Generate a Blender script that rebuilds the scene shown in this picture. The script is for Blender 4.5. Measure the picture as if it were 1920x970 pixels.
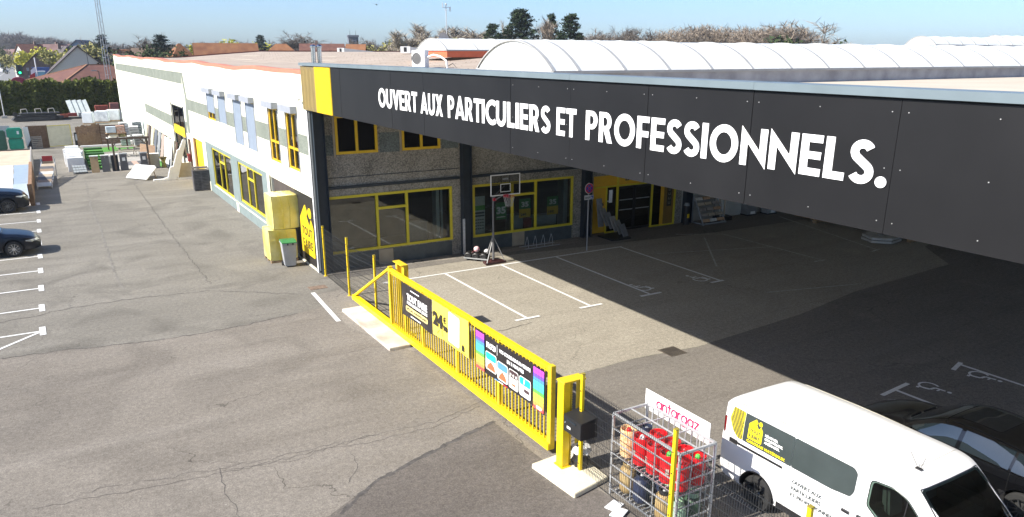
import bpy, bmesh, math, random
from mathutils import Vector, Matrix
from mathutils.bvhtree import BVHTree
R = math.radians
random.seed(7)
S = bpy.context.scene
col = S.collection
for o in list(bpy.data.objects):
    bpy.data.objects.remove(o)

# ------------------------------------------------------------------ camera
CAM = Vector((-8.29, -28.70, 8.2))
FPX, PCX, PCY = 1445.707, 960.0, 560.0
pit, rol, yaw = R(17.69487), R(-0.15854), R(59.33663)
fw = Vector((math.cos(yaw)*math.cos(pit), math.sin(yaw)*math.cos(pit), -math.sin(pit)))
rt0 = Vector((math.sin(yaw), -math.cos(yaw), 0)); dn0 = fw.cross(rt0)
rt = rt0*math.cos(rol) + dn0*math.sin(rol)
dn = -rt0*math.sin(rol) + dn0*math.cos(rol)
cd = bpy.data.cameras.new('camera'); cam = bpy.data.objects.new('camera', cd); col.objects.link(cam)
m3 = Matrix((rt, -dn, -fw)).transposed()
cam.matrix_world = Matrix.Translation(CAM) @ m3.to_4x4()
cd.sensor_width = 36.0; cd.lens = FPX/1920*36.0; cd.shift_y = (PCY-485.0)/1920
cd.clip_start = 0.1; cd.clip_end = 6000
S.camera = cam

# ------------------------------------------------------------------ light
SUN_EL, SUN_AZ = R(38.7), R(272.3)          # azimuth clockwise from +Y
w = bpy.data.worlds.new('World'); S.world = w; w.use_nodes = True
nt = w.node_tree; nt.nodes.clear()
sky = nt.nodes.new('ShaderNodeTexSky'); sky.sky_type = 'NISHITA'; sky.sun_disc = False
sky.sun_elevation = SUN_EL; sky.sun_rotation = SUN_AZ
sky.altitude = 50; sky.air_density = 0.8; sky.dust_density = 1.0; sky.ozone_density = 7.5
bg = nt.nodes.new('ShaderNodeBackground'); bg.inputs[1].default_value = 0.108
ow = nt.nodes.new('ShaderNodeOutputWorld')
nt.links.new(sky.outputs[0], bg.inputs[0]); nt.links.new(bg.outputs[0], ow.inputs[0])
sl = bpy.data.lights.new('sun', 'SUN'); sl.energy = 4.6; sl.angle = R(0.5); sl.color = (1.0, 0.94, 0.84)
so = bpy.data.objects.new('sun', sl); col.objects.link(so)
sv = Vector((math.sin(SUN_AZ)*math.cos(SUN_EL), math.cos(SUN_AZ)*math.cos(SUN_EL), math.sin(SUN_EL)))
so.rotation_euler = sv.to_track_quat('Z', 'Y').to_euler()
S.view_settings.view_transform = 'Standard'; S.view_settings.look = 'None'
S.view_settings.exposure = 1.0; S.view_settings.gamma = 1.0
try: S.view_settings.use_curve_mapping = False
except Exception: pass
S.render.engine = 'CYCLES'
S.cycles.max_bounces = 8; S.cycles.transparent_max_bounces = 12

# ------------------------------------------------------------------ geometry of the view, used for surveying distances
def ray(u, v):
    return rt*((u-PCX)/FPX) + dn*((v-PCY)/FPX) + fw
def GP(u, v, z=0.0):
    d = ray(u, v); return CAM + d*((z-CAM.z)/d.z)
def YP(u, v, y):
    d = ray(u, v); return CAM + d*((y-CAM.y)/d.y)
def XP(u, v, x):
    d = ray(u, v); return CAM + d*((x-CAM.x)/d.x)

# ------------------------------------------------------------------ helpers
def tag(o, label=None, cat=None, group=None, kind=None):
    if label: o['label'] = label
    if cat: o['category'] = cat
    if group: o['group'] = group
    if kind: o['kind'] = kind
    return o
def thing(name, label, cat, loc=(0,0,0), rz=0.0, group=None):
    o = bpy.data.objects.new(name, None); col.objects.link(o)
    o.location = loc; o.rotation_euler = (0, 0, rz); o.empty_display_size = 0.3
    return tag(o, label, cat, group)
def kids(o): return [c for c in bpy.data.objects if c.parent == o]
def copy_tree(o, loc=None, rz=None, label=None, scale=None):
    ch = {}
    for c in bpy.data.objects:
        if c.parent: ch.setdefault(c.parent.name, []).append(c)
    def rec(s, parent):
        c = s.copy(); col.objects.link(c); c.parent = parent
        for k in ch.get(s.name, []): rec(k, c)
        return c
    r = rec(o, None)
    if loc is not None: r.location = loc
    if rz is not None: r.rotation_euler = (0, 0, rz)
    if scale is not None: r.scale = (scale,)*3 if not hasattr(scale, '__len__') else scale
    if label: r['label'] = label
    return r

def srgb(h):
    if isinstance(h, str):
        c = [int(h[i:i+2], 16)/255 for i in (0, 2, 4)]
    else: c = h
    return tuple((x/12.92 if x <= 0.04045 else ((x+0.055)/1.055)**2.4) for x in c)
MATS = {}
def pm(name, c, rough=0.6, metal=0.0, var=0.12, scale=3.0, bump=0.0, bscale=40.0, c2=None, spec=0.5, coat=0.0, detail=4, coords='Object'):
    """Principled material with a noise driven tone and optional bump."""
    if name in MATS: return MATS[name]
    m = bpy.data.materials.new(name); m.use_nodes = True; n = m.node_tree.nodes; L = m.node_tree.links
    b = n['Principled BSDF']
    b.inputs['Roughness'].default_value = rough; b.inputs['Metallic'].default_value = metal
    b.inputs['Specular IOR Level'].default_value = spec
    b.inputs['Coat Weight'].default_value = coat; b.inputs['Coat Roughness'].default_value = 0.03
    tc = n.new('ShaderNodeTexCoord')
    nz = n.new('ShaderNodeTexNoise'); nz.inputs['Scale'].default_value = scale; nz.inputs['Detail'].default_value = detail
    L.new(tc.outputs[coords], nz.inputs['Vector'])
    mr = n.new('ShaderNodeMapRange'); mr.inputs[1].default_value = 0.3; mr.inputs[2].default_value = 0.7
    L.new(nz.outputs[0], mr.inputs[0])
    mx = n.new('ShaderNodeMix'); mx.data_type = 'RGBA'
    if c2 is None:
        mx.inputs[6].default_value = (*[max(0, x*(1-var)) for x in c], 1); mx.inputs[7].default_value = (*[min(1, x*(1+var)) for x in c], 1)
    else:
        mx.inputs[6].default_value = (*c, 1); mx.inputs[7].default_value = (*c2, 1)
    L.new(mr.outputs[0], mx.inputs[0]); L.new(mx.outputs[2], b.inputs['Base Color'])
    if bump:
        nb = n.new('ShaderNodeTexNoise'); nb.inputs['Scale'].default_value = bscale; nb.inputs['Detail'].default_value = 3
        L.new(tc.outputs[coords], nb.inputs['Vector'])
        bp = n.new('ShaderNodeBump'); bp.inputs['Strength'].default_value = bump; bp.inputs['Distance'].default_value = 0.01
        L.new(nb.outputs[0], bp.inputs['Height']); L.new(bp.outputs[0], b.inputs['Normal'])
    MATS[name] = m; return m

def glassmat(name, tint=(0.35, 0.38, 0.37), rough=0.015, refl=0.08):
    if name in MATS: return MATS[name]
    m = bpy.data.materials.new(name); m.use_nodes = True; n = m.node_tree.nodes; L = m.node_tree.links; n.clear()
    out = n.new('ShaderNodeOutputMaterial'); mx = n.new('ShaderNodeMixShader')
    tr = n.new('ShaderNodeBsdfTransparent'); tr.inputs[0].default_value = (*tint, 1)
    gl = n.new('ShaderNodeBsdfGlossy'); gl.inputs['Roughness'].default_value = rough
    fr = n.new('ShaderNodeFresnel'); fr.inputs[0].default_value = 1.5
    ad = n.new('ShaderNodeMath'); ad.operation = 'ADD'; ad.inputs[1].default_value = refl
    tc = n.new('ShaderNodeTexCoord'); nz = n.new('ShaderNodeTexNoise'); nz.inputs['Scale'].default_value = 0.8
    bp = n.new('ShaderNodeBump'); bp.inputs['Strength'].default_value = 0.03; bp.inputs['Distance'].default_value = 0.05
    L.new(tc.outputs['Object'], nz.inputs['Vector']); L.new(nz.outputs[0], bp.inputs['Height']); L.new(bp.outputs[0], gl.inputs['Normal'])
    L.new(fr.outputs[0], ad.inputs[0]); L.new(ad.outputs[0], mx.inputs[0]); L.new(tr.outputs[0], mx.inputs[1]); L.new(gl.outputs[0], mx.inputs[2])
    L.new(mx.outputs[0], out.inputs[0]); MATS[name] = m; return m

class MB:
    def __init__(s): s.v = []; s.f = []; s.m = []
    def poly(s, pts, mi=0):
        k = len(s.v); s.v += [tuple(p) for p in pts]; s.f.append(tuple(range(k, k+len(pts)))); s.m.append(mi); return s
    def box(s, x0, x1, y0, y1, z0, z1, mi=0, T=None):
        x0, x1 = min(x0, x1), max(x0, x1); y0, y1 = min(y0, y1), max(y0, y1); z0, z1 = min(z0, z1), max(z0, z1)
        P = [(x0,y0,z0),(x1,y0,z0),(x1,y1,z0),(x0,y1,z0),(x0,y0,z1),(x1,y0,z1),(x1,y1,z1),(x0,y1,z1)]
        if T is not None: P = [tuple(T @ Vector(p)) for p in P]
        k = len(s.v); s.v += P
        for q in ((0,3,2,1),(4,5,6,7),(0,1,5,4),(1,2,6,5),(2,3,7,6),(3,0,4,7)):
            s.f.append(tuple(k+i for i in q)); s.m.append(mi)
        return s
    def cbox(s, c, d, mi=0, rz=0.0, rx=0.0, ry=0.0):
        from mathutils import Euler
        T = Matrix.Translation(c) @ Euler((rx, ry, rz)).to_matrix().to_4x4()
        return s.box(-d[0]/2, d[0]/2, -d[1]/2, d[1]/2, -d[2]/2, d[2]/2, mi, T)
    def cyl(s, p0, p1, r0, r1=None, n=10, mi=0, caps=True):
        if r1 is None: r1 = r0
        p0, p1 = Vector(p0), Vector(p1); d = (p1-p0).normalized()
        a = d.cross(Vector((0,0,1)) if abs(d.z) < 0.95 else Vector((1,0,0))).normalized(); b = d.cross(a)
        k = len(s.v)
        for i in range(n):
            t = 2*math.pi*i/n; e = a*math.cos(t)+b*math.sin(t); s.v.append(tuple(p0+e*r0)); s.v.append(tuple(p1+e*r1))
        for i in range(n):
            j = (i+1) % n; s.f.append((k+2*i, k+2*i+1, k+2*j+1, k+2*j)); s.m.append(mi)
        if caps:
            s.f.append(tuple(k+2*i for i in range(n))); s.m.append(mi)
            s.f.append(tuple(k+2*i+1 for i in reversed(range(n)))); s.m.append(mi)
        return s
    def tube(s, pts, r, n=6, mi=0):
        for a, b in zip(pts[:-1], pts[1:]): s.cyl(a, b, r, r, n, mi)
        return s
    def bar(s, p0, p1, w_, h_, mi=0):
        p0, p1 = Vector(p0), Vector(p1); d = p1-p0; L = d.length; d.normalize()
        up = Vector((0,0,1)) if abs(d.z) < 0.95 else Vector((1,0,0))
        a = d.cross(up).normalized(); b = a.cross(d).normalized()
        T = Matrix((( *d,),( *a,),( *b,))).transposed().to_4x4(); T.translation = p0
        return s.box(0, L, -w_/2, w_/2, -h_/2, h_/2, mi, T)
    def lathe(s, prof, c=(0,0,0), n=20, mi=0, axis='z', caps=True):
        k = len(s.v); N = len(prof)
        for i in range(n):
            t = 2*math.pi*i/n; ct, st = math.cos(t), math.sin(t)
            for r, z in prof:
                if axis == 'z': p = (r*ct, r*st, z)
                elif axis == 'y': p = (r*ct, z, r*st)
                else: p = (z, r*ct, r*st)
                s.v.append((p[0]+c[0], p[1]+c[1], p[2]+c[2]))
        for i in range(n):
            j = (i+1) % n
            for q in range(N-1):
                s.f.append((k+i*N+q, k+j*N+q, k+j*N+q+1, k+i*N+q+1)); s.m.append(mi)
        if caps:
            if prof[0][0] > 1e-4: s.f.append(tuple(k+i*N for i in reversed(range(n)))); s.m.append(mi)
            if prof[-1][0] > 1e-4: s.f.append(tuple(k+i*N+N-1 for i in range(n))); s.m.append(mi)
        return s
    def prism(s, pts, axis, a, b, mi=0):
        """2D polygon extruded along an axis: 'x' -> (y,z), 'y' -> (x,z), 'z' -> (x,y)."""
        def P(p, t):
            if axis == 'x': return (t, p[0], p[1])
            if axis == 'y': return (p[0], t, p[1])
            return (p[0], p[1], t)
        k = len(s.v); N = len(pts)
        s.v += [P(p, a) for p in pts] + [P(p, b) for p in pts]
        s.f.append(tuple(range(k, k+N))); s.m.append(mi)
        s.f.append(tuple(range(k+2*N-1, k+N-1, -1))); s.m.append(mi)
        for i in range(N):
            j = (i+1) % N; s.f.append((k+i, k+N+i, k+N+j, k+j)); s.m.append(mi)
        return s
    def ball(s, c, r, n=10, mi=0, sz=1.0):
        prof = [(r*math.sin(math.pi*i/n), -r*sz*math.cos(math.pi*i/n)) for i in range(n+1)]
        prof[0] = (0.0005, prof[0][1]); prof[-1] = (0.0005, prof[-1][1])
        return s.lathe(prof, c, 2*n, mi)
    def build(s, name, mats, parent=None, loc=(0,0,0), rz=0.0, smooth=False, bevel=0.0, fix=True):
        me = bpy.data.meshes.new(name)
        me.from_pydata(s.v, [], s.f)
        if not isinstance(mats, (list, tuple)): mats = [mats]
        for m in mats: me.materials.append(m)
        me.polygons.foreach_set('material_index', s.m)
        if fix or bevel:
            bm = bmesh.new(); bm.from_mesh(me)
            if fix: bmesh.ops.recalc_face_normals(bm, faces=bm.faces)
            if bevel: bmesh.ops.bevel(bm, geom=bm.edges[:], offset=bevel, segments=2, affect='EDGES', clamp_overlap=True)
            bm.to_mesh(me); bm.free()
        if smooth:
            me.polygons.foreach_set('use_smooth', [True]*len(me.polygons))
            if smooth is not True: me.set_sharp_from_angle(angle=R(smooth))
        me.update()
        o = bpy.data.objects.new(name, me); col.objects.link(o)
        o.location = loc; o.rotation_euler = (0, 0, rz)
        if parent: o.parent = parent
        return o

def curve_obj(loops_list, name, mat, parent, O, U, V, depth=0.004, n_extra=None):
    """filled 2D loops (mm of geometry) laid on the plane O + u U + v V, as a mesh"""
    cu = bpy.data.curves.new(name, 'CURVE'); cu.dimensions = '2D'; cu.fill_mode = 'BOTH'; cu.extrude = depth
    for lp in loops_list:
        sp = cu.splines.new('POLY'); sp.points.add(len(lp)-1)
        for p, q in zip(sp.points, lp): p.co = (q[0], q[1], 0, 1)
        sp.use_cyclic_u = True
    return _curve_to_mesh(cu, name, mat, parent, O, U, V)
def _curve_to_mesh(cu, name, mat, parent, O, U, V):
    tmp = bpy.data.objects.new('tmp', cu); col.objects.link(tmp)
    dg = bpy.context.evaluated_depsgraph_get(); me = bpy.data.meshes.new_from_object(tmp.evaluated_get(dg))
    bpy.data.objects.remove(tmp); bpy.data.curves.remove(cu)
    U, V = Vector(U), Vector(V); N = U.cross(V)
    me.transform(Matrix((( *U,),( *V,),( *N,))).transposed().to_4x4())
    me.name = name; me.materials.clear(); me.materials.append(mat)
    o = bpy.data.objects.new(name, me); col.objects.link(o); o.location = O
    if parent: o.parent = parent
    return o
def text(s, name, mat, parent, O, U, V, h, width=None, bold=0.02, depth=0.002, align='LEFT', space=1.0):
    cu = bpy.data.curves.new(name, 'FONT'); cu.body = s; cu.size = 1.0; cu.extrude = depth
    cu.offset = bold; cu.space_character = space; cu.resolution_u = 3
    tmp = bpy.data.objects.new('tmp', cu); col.objects.link(tmp)
    dg = bpy.context.evaluated_depsgraph_get(); me = bpy.data.meshes.new_from_object(tmp.evaluated_get(dg))
    bpy.data.objects.remove(tmp); bpy.data.curves.remove(cu)
    xs_ = [v.co.x for v in me.vertices]; x0, x1 = min(xs_), max(xs_)
    sy = h/0.73; sx = sy if width is None else width/(x1-x0)
    off = -x0 if align == 'LEFT' else (-(x0+x1)/2 if align == 'CENTER' else -x1)
    for v in me.vertices: v.co.x = (v.co.x+off)*sx; v.co.y *= sy
    U, V = Vector(U), Vector(V); N = U.cross(V)
    me.transform(Matrix((( *U,),( *V,),( *N,))).transposed().to_4x4())
    me.name = name; me.materials.clear(); me.materials.append(mat)
    o = bpy.data.objects.new(name, me); col.objects.link(o); o.location = O
    if parent: o.parent = parent
    return o

# ------------------------------------------------------------------ geometric bold alphabet for the shop signs
def arc(cx, cy, rx, ry, a0, a1, n=14):
    return [(cx+rx*math.cos(R(a0+(a1-a0)*i/n)), cy+ry*math.sin(R(a0+(a1-a0)*i/n))) for i in range(n+1)]
def thick(path, h):
    L_, R_ = [], []
    for i, p in enumerate(path):
        a = path[max(0, i-1)]; b = path[min(len(path)-1, i+1)]
        d = Vector((b[0]-a[0], b[1]-a[1])).normalized(); n = Vector((-d.y, d.x))
        L_.append((p[0]+n.x*h, p[1]+n.y*h)); R_.append((p[0]-n.x*h, p[1]-n.y*h))
    return L_ + R_[::-1]
def glyph(c, s=0.2):
    h = s/2
    if c == 'O': return 0.95, [arc(.475,.5,.475,.52,0,360,36)[:-1], arc(.475,.5,.475-s,.52-s,360,0,36)[:-1]]
    if c == 'I': return s, [[(0,0),(s,0),(s,1),(0,1)]]
    if c == 'L': return .52, [[(0,0),(.52,0),(.52,s*.9),(s,s*.9),(s,1),(0,1)]]
    if c == 'T': return .62, [[(.31-h,0),(.31+h,0),(.31+h,1-s*.9),(.62,1-s*.9),(.62,1),(0,1),(0,1-s*.9),(.31-h,1-s*.9)]]
    if c == 'E':
        e = s*.88; return .56, [[(0,0),(.56,0),(.56,e),(s,e),(s,.5-e/2),(.54,.5-e/2),(.54,.5+e/2),(s,.5+e/2),(s,1-e),(.56,1-e),(.56,1),(0,1)]]
    if c == 'F':
        e = s*.88; return .52, [[(0,0),(s,0),(s,.46-e/2),(.5,.46-e/2),(.5,.46+e/2),(s,.46+e/2),(s,1-e),(.52,1-e),(.52,1),(0,1)]]
    if c == 'N': return .8, [[(0,0),(s,0),(s,.6),(.8,-.04),(.8,1),(.8-s,1),(.8-s,.42),(0,1.04)]]
    if c == 'A': return .86, [[(0,0),(.22,0),(.27,.17),(.59,.17),(.64,0),(.86,0),(.5,1.03),(.36,1.03)], [(.325,.34),(.43,.68),(.535,.34)]]
    if c == 'V': return .8, [[(.33,-.03),(.47,-.03),(.8,1),(.57,1),(.4,.42),(.23,1),(0,1)]]
    if c == 'X': return .78, [[(0,0),(.24,0),(.39,.3),(.54,0),(.78,0),(.515,.51),(.76,1),(.52,1),(.39,.73),(.26,1),(.02,1),(.265,.51)]]
    if c == 'U': return .74, [[(0,1),(0,.36)]+arc(.37,.35,.37,.37,180,360,16)+[(.74,.36),(.74,1),(.74-s,1),(.74-s,.36)]+arc(.37,.35,.37-s,.37-s,360,180,16)+[(s,.36),(s,1)]]
    if c == 'C': return .74, [arc(.52,.5,.52,.52,52,308,26)+arc(.52,.5,.52-s,.52-s,308,52,26)]
    if c in 'PR':
        o = [(0,0),(0,1),(.3,1)]+arc(.3,.69,.3,.31,88,-88,14)
        if c == 'P': o += [(s,.38),(s,0)]; wd = .6
        else: o = [(0,0),(0,1),(.3,1)]+arc(.3,.69,.3,.31,88,-52,12)+[(.66,0),(.42,0),(.25,.38),(s,.38),(s,0)]; wd = .66
        return wd, [o, [(s,.55),(s,.83),(.3,.83)]+arc(.3,.69,.11,.14,80,-80,8)+[(.3,.55)]]
    if c == 'S':
        p = arc(.3,.745,.2,.175,28,270,16)[:-1] + arc(.3,.33-.07,.21,.215,90,-158,18)[1:]
        p = arc(.3,.73,.19,.18,25,235,14) + arc(.3,.27,.2,.18,55,-155,14)
        return .58, [thick(p, h*.95)]
    if c == '.': return .24, [arc(.12,.1,.13,.13,0,360,20)[:-1]]
    return .3, []
def sign_word(word, name, mat, parent, O, U, V, h, width, depth=0.01, s=0.2, gap=0.09):
    x = 0; loops = []
    for c in word:
        wd, lp = glyph(c, s)
        g = gap
        if c in 'AVT': g = gap*0.55
        loops += [[(px+x, py) for px, py in l] for l in lp]; x += wd+g
    tot = x-g
    k = width/tot
    loops = [[(px*k, py*h) for px, py in l] for l in loops]
    return curve_obj(loops, name, mat, parent, O, U, V, depth)

def bool_cut(obj, cutters, op='DIFFERENCE'):
    for c in cutters:
        c.parent = obj.parent
    bpy.context.view_layer.update()
    for c in cutters:
        md = obj.modifiers.new('b', 'BOOLEAN'); md.operation = op; md.object = c; md.solver = 'EXACT'
    dg = bpy.context.evaluated_depsgraph_get(); dg.update()
    me = bpy.data.meshes.new_from_object(obj.evaluated_get(dg))
    old = obj.data; obj.modifiers.clear(); obj.data = me; me.name = obj.name
    for c in cutters: bpy.data.objects.remove(c)
    return obj
def bvh_of(o):
    bm = bmesh.new(); bm.from_mesh(o.data); t = BVHTree.FromBMesh(bm); bm.free(); return t
def decal(poly, O, U, V, D, bvh, off, name, mat, parent, res=10, smooth=True, thick_=0.0):
    """convex polygon (u,v) projected along D on to a surface, lifted off by `off`"""
    O, U, V, D = Vector(O), Vector(U), Vector(V), Vector(D).normalized()
    us = [p[0] for p in poly]; vs = [p[1] for p in poly]
    bm = bmesh.new(); nx = ny = res
    grid = [[bm.verts.new((min(us)+(max(us)-min(us))*i/nx, min(vs)+(max(vs)-min(vs))*j/ny, 0)) for j in range(ny+1)] for i in range(nx+1)]
    for i in range(nx):
        for j in range(ny): bm.faces.new((grid[i][j], grid[i+1][j], grid[i+1][j+1], grid[i][j+1]))
    ar = sum(poly[i][0]*poly[(i+1)%len(poly)][1]-poly[(i+1)%len(poly)][0]*poly[i][1] for i in range(len(poly)))
    pl = poly if ar > 0 else poly[::-1]
    for i in range(len(pl)):
        a, b = pl[i], pl[(i+1) % len(pl)]
        n = Vector((b[1]-a[1], -(b[0]-a[0]), 0))
        if n.length < 1e-6: continue
        bmesh.ops.bisect_plane(bm, geom=bm.verts[:]+bm.edges[:]+bm.faces[:], plane_co=(a[0], a[1], 0), plane_no=n, clear_outer=True)
    for v in bm.verts:
        p = O + U*v.co.x + V*v.co.y
        h = bvh.ray_cast(p - D*6, D)
        if h[0] is None: v.co = p
        else:
            nn = h[1] if h[1].dot(D) < 0 else -h[1]
            v.co = h[0] - D*off
    me = bpy.data.meshes.new(name); bm.to_mesh(me); bm.free(); me.materials.append(mat)
    if smooth: me.polygons.foreach_set('use_smooth', [True]*len(me.polygons))
    o = bpy.data.objects.new(name, me); col.objects.link(o); o.parent = parent
    return o
def rrect(x0, x1, y0, y1, r, n=4):
    P = []
    for cx, cy, a in ((x1-r,y1-r,0),(x0+r,y1-r,90),(x0+r,y0+r,180),(x1-r,y0+r,270)):
        P += arc(cx, cy, r, r, a, a+90, n)
    return P
def rpoly(pts, r, n=3):
    out = []
    N = len(pts)
    for i in range(N):
        p = Vector(pts[i]); a = Vector(pts[i-1]); b = Vector(pts[(i+1)%N])
        u = (a-p); v = (b-p); q = min(r, u.length/2.2, v.length/2.2)
        A = p+u.normalized()*q; B = p+v.normalized()*q
        for k in range(n+1):
            t = k/n; out.append(tuple(A*(1-t)**2 + p*2*t*(1-t) + B*t**2))
    return out

# ------------------------------------------------------------------ shared materials
YEL = pm('yellow_paint', (0.80, 0.56, 0.015), 0.45, var=0.08, scale=6)
YEL2 = pm('yellow_window_frame', (0.62, 0.50, 0.02), 0.4, var=0.06)
YELO = pm('orange_yellow_frame', (0.72, 0.45, 0.012), 0.4, var=0.06)
BLK = pm('black_plastic', (0.018, 0.018, 0.019), 0.5)
WHT = pm('white_paint', (0.78, 0.78, 0.76), 0.5, var=0.04)
SIGNW = pm('white_letters', (0.86, 0.86, 0.85), 0.6, var=0.02)
GALV = pm('galvanised_steel', (0.50, 0.51, 0.52), 0.45, metal=0.35, var=0.15, scale=20)
DSTEEL = pm('dark_blue_grey_steel', (0.018, 0.026, 0.034), 0.5, var=0.15)
WOODT = pm('timber', (0.33, 0.22, 0.12), 0.8, var=0.3, scale=5)
WOODD = pm('dark_brown_timber', (0.075, 0.040, 0.022), 0.8, var=0.35, scale=6)
GREYP = pm('grey_plastic', (0.30, 0.31, 0.31), 0.55)
RUB = pm('tyre_rubber', (0.02, 0.02, 0.02), 0.85)
CONC = pm('concrete', (0.42, 0.40, 0.36), 0.9, var=0.15, scale=3, bump=0.3)
# ================================================================== GROUND
def ground_mat(name, c1, c2, c3, rough=0.88, cracks=0.6, stains=0.5, big=0.12):
    m = bpy.data.materials.new(name); m.use_nodes = True; n = m.node_tree.nodes; L = m.node_tree.links
    b = n['Principled BSDF']; b.inputs['Roughness'].default_value = rough; b.inputs['Specular IOR Level'].default_value = 0.25
    tc = n.new('ShaderNodeTexCoord'); P = tc.outputs['Object']
    def noise(sc, det=4, vec=None, dist=0.0):
        z = n.new('ShaderNodeTexNoise'); z.inputs['Scale'].default_value = sc; z.inputs['Detail'].default_value = det
        z.inputs['Distortion'].default_value = dist; L.new(vec or P, z.inputs['Vector']); return z.outputs[0]
    def rng(x, a, b_, c=0.0, d=1.0):
        r = n.new('ShaderNodeMapRange'); r.inputs[1].default_value = a; r.inputs[2].default_value = b_; r.inputs[3].default_value = c; r.inputs[4].default_value = d
        L.new(x, r.inputs[0]); return r.outputs[0]
    def mix(f, a, b_, mode='MIX'):
        x = n.new('ShaderNodeMix'); x.data_type = 'RGBA'; x.blend_type = mode
        if isinstance(f, float): x.inputs[0].default_value = f
        else: L.new(f, x.inputs[0])
        for i, q in ((6, a), (7, b_)):
            if isinstance(q, tuple): x.inputs[i].default_value = (*q, 1)
            else: L.new(q, x.inputs[i])
        return x.outputs[2]
    def math_(op, a, b_):
        x = n.new('ShaderNodeMath'); x.operation = op
        for i, q in ((0, a), (1, b_)):
            if isinstance(q, (int, float)): x.inputs[i].default_value = q
            else: L.new(q, x.inputs[i])
        return x.outputs[0]
    base = mix(rng(noise(big, 5, dist=0.6), 0.35, 0.65), c1, c2)
    # stretched wheel tracks along y
    mp = n.new('ShaderNodeMapping'); mp.inputs['Scale'].default_value = (0.10, 0.75, 1); L.new(P, mp.inputs[0])
    base = mix(rng(noise(1.0, 6, mp.outputs[0], 0.5), 0.48, 0.70, 0, 0.75), base, c3)
    base = mix(rng(noise(1.7, 5, mp.outputs[0], 0.3), 0.52, 0.72, 0, 0.40), base, tuple(x*0.72 for x in c1))
    # blotches
    base = mix(rng(noise(0.34, 9, dist=1.3), 0.50, 0.68, 0, stains), base, tuple(x*0.62 for x in c1))
    base = mix(rng(noise(0.55, 6, dist=0.4), 0.60, 0.80, 0, 0.5), base, tuple(min(1, x*1.35) for x in c2))
    # aggregate grain
    g0 = noise(9, 6); base = mix(1.0, base, mix(rng(g0, 0.3, 0.7), (0.84, 0.84, 0.84), (1.16, 1.16, 1.16)), 'MULTIPLY')
    g0 = noise(26, 4); base = mix(1.0, base, mix(rng(g0, 0.3, 0.7), (0.78, 0.78, 0.78), (1.22, 1.22, 1.22)), 'MULTIPLY')
    g = noise(55, 2); g2 = noise(170, 1)
    base = mix(1.0, base, mix(rng(g, 0.3, 0.7), (0.80, 0.80, 0.80), (1.18, 1.18, 1.18)), 'MULTIPLY')
    base = mix(1.0, base, mix(rng(g2, 0.3, 0.7), (0.72, 0.72, 0.72), (1.26, 1.26, 1.26)), 'MULTIPLY')
    # little pale specks
    vo = n.new('ShaderNodeTexVoronoi'); vo.inputs['Scale'].default_value = 1.3; L.new(P, vo.inputs['Vector'])
    sp = math_('LESS_THAN', vo.outputs['Distance'], 0.028)
    base = mix(math_('MULTIPLY', sp, 0.45), base, (0.42, 0.40, 0.37))
    # cracks
    dn_ = n.new('ShaderNodeTexNoise'); dn_.inputs['Scale'].default_value = 1.1; dn_.inputs['Detail'].default_value = 5; L.new(P, dn_.inputs['Vector'])
    va = n.new('ShaderNodeVectorMath'); va.operation = 'MULTIPLY_ADD'; L.new(dn_.outputs['Color'], va.inputs[0]); va.inputs[1].default_value = (1.6, 1.6, 0); L.new(P, va.inputs[2])
    vc = n.new('ShaderNodeTexVoronoi'); vc.feature = 'DISTANCE_TO_EDGE'; vc.inputs['Scale'].default_value = 0.16; L.new(va.outputs[0], vc.inputs['Vector'])
    ck = math_('LESS_THAN', vc.outputs['Distance'], 0.0022)
    ck = math_('MULTIPLY', ck, rng(noise(0.22, 3), 0.47, 0.56))
    base = mix(math_('MULTIPLY', ck, cracks), base, (0.02, 0.018, 0.016))
    L.new(base, b.inputs['Base Color'])
    bp = n.new('ShaderNodeBump'); bp.inputs['Strength'].default_value = 0.45; bp.inputs['Distance'].default_value = 0.012
    h = math_('ADD', math_('MULTIPLY', g, 0.7), g2); L.new(h, bp.inputs['Height']); L.new(bp.outputs[0], b.inputs['Normal'])
    return m
A_MAIN = ground_mat('asphalt_worn', (0.188, 0.174, 0.147), (0.224, 0.208, 0.177), (0.252, 0.234, 0.201), cracks=0.30, stains=0.60)
A_FORE = ground_mat('asphalt_foreground', (0.205, 0.182, 0.152), (0.240, 0.215, 0.182), (0.262, 0.236, 0.202), cracks=0.5, stains=0.4)
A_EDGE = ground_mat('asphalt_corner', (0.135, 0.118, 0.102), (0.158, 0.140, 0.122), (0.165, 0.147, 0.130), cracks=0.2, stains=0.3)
A_LOT = ground_mat('asphalt_bleached', (0.318, 0.288, 0.234), (0.355, 0.325, 0.268), (0.342, 0.312, 0.258), stains=0.15, cracks=0.3)
A_DARK = ground_mat('asphalt_newer', (0.190, 0.172, 0.150), (0.215, 0.196, 0.172), (0.208, 0.192, 0.172), stains=0.2, cracks=0.3)
C_SLAB = ground_mat('concrete_slab', (0.25, 0.225, 0.19), (0.29, 0.26, 0.22), (0.27, 0.25, 0.22), stains=0.35, cracks=0.7, big=0.5)
PAINT = pm('road_paint', (0.66, 0.66, 0.64), 0.7, var=0.25, scale=9, c2=(0.80, 0.80, 0.78), detail=8)
PAINTW = pm('road_paint_worn', (0.30, 0.28, 0.24), 0.8, c2=(0.62, 0.62, 0.60), scale=7, detail=9)
FIELD = pm('field_grass', (0.055, 0.075, 0.03), 0.95, c2=(0.12, 0.12, 0.055), scale=0.02, detail=8)
ROADM = pm('far_road', (0.20, 0.20, 0.195), 0.9, var=0.1, scale=0.5)
SEAL = pm('sealed_joint', (0.185, 0.172, 0.150), 0.9, var=0.25, scale=3)
CRACK = pm('crack_dark', (0.085, 0.077, 0.070), 0.95, var=0.4, scale=8)  # dark tone of the cracks and the rough patch edge

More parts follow.
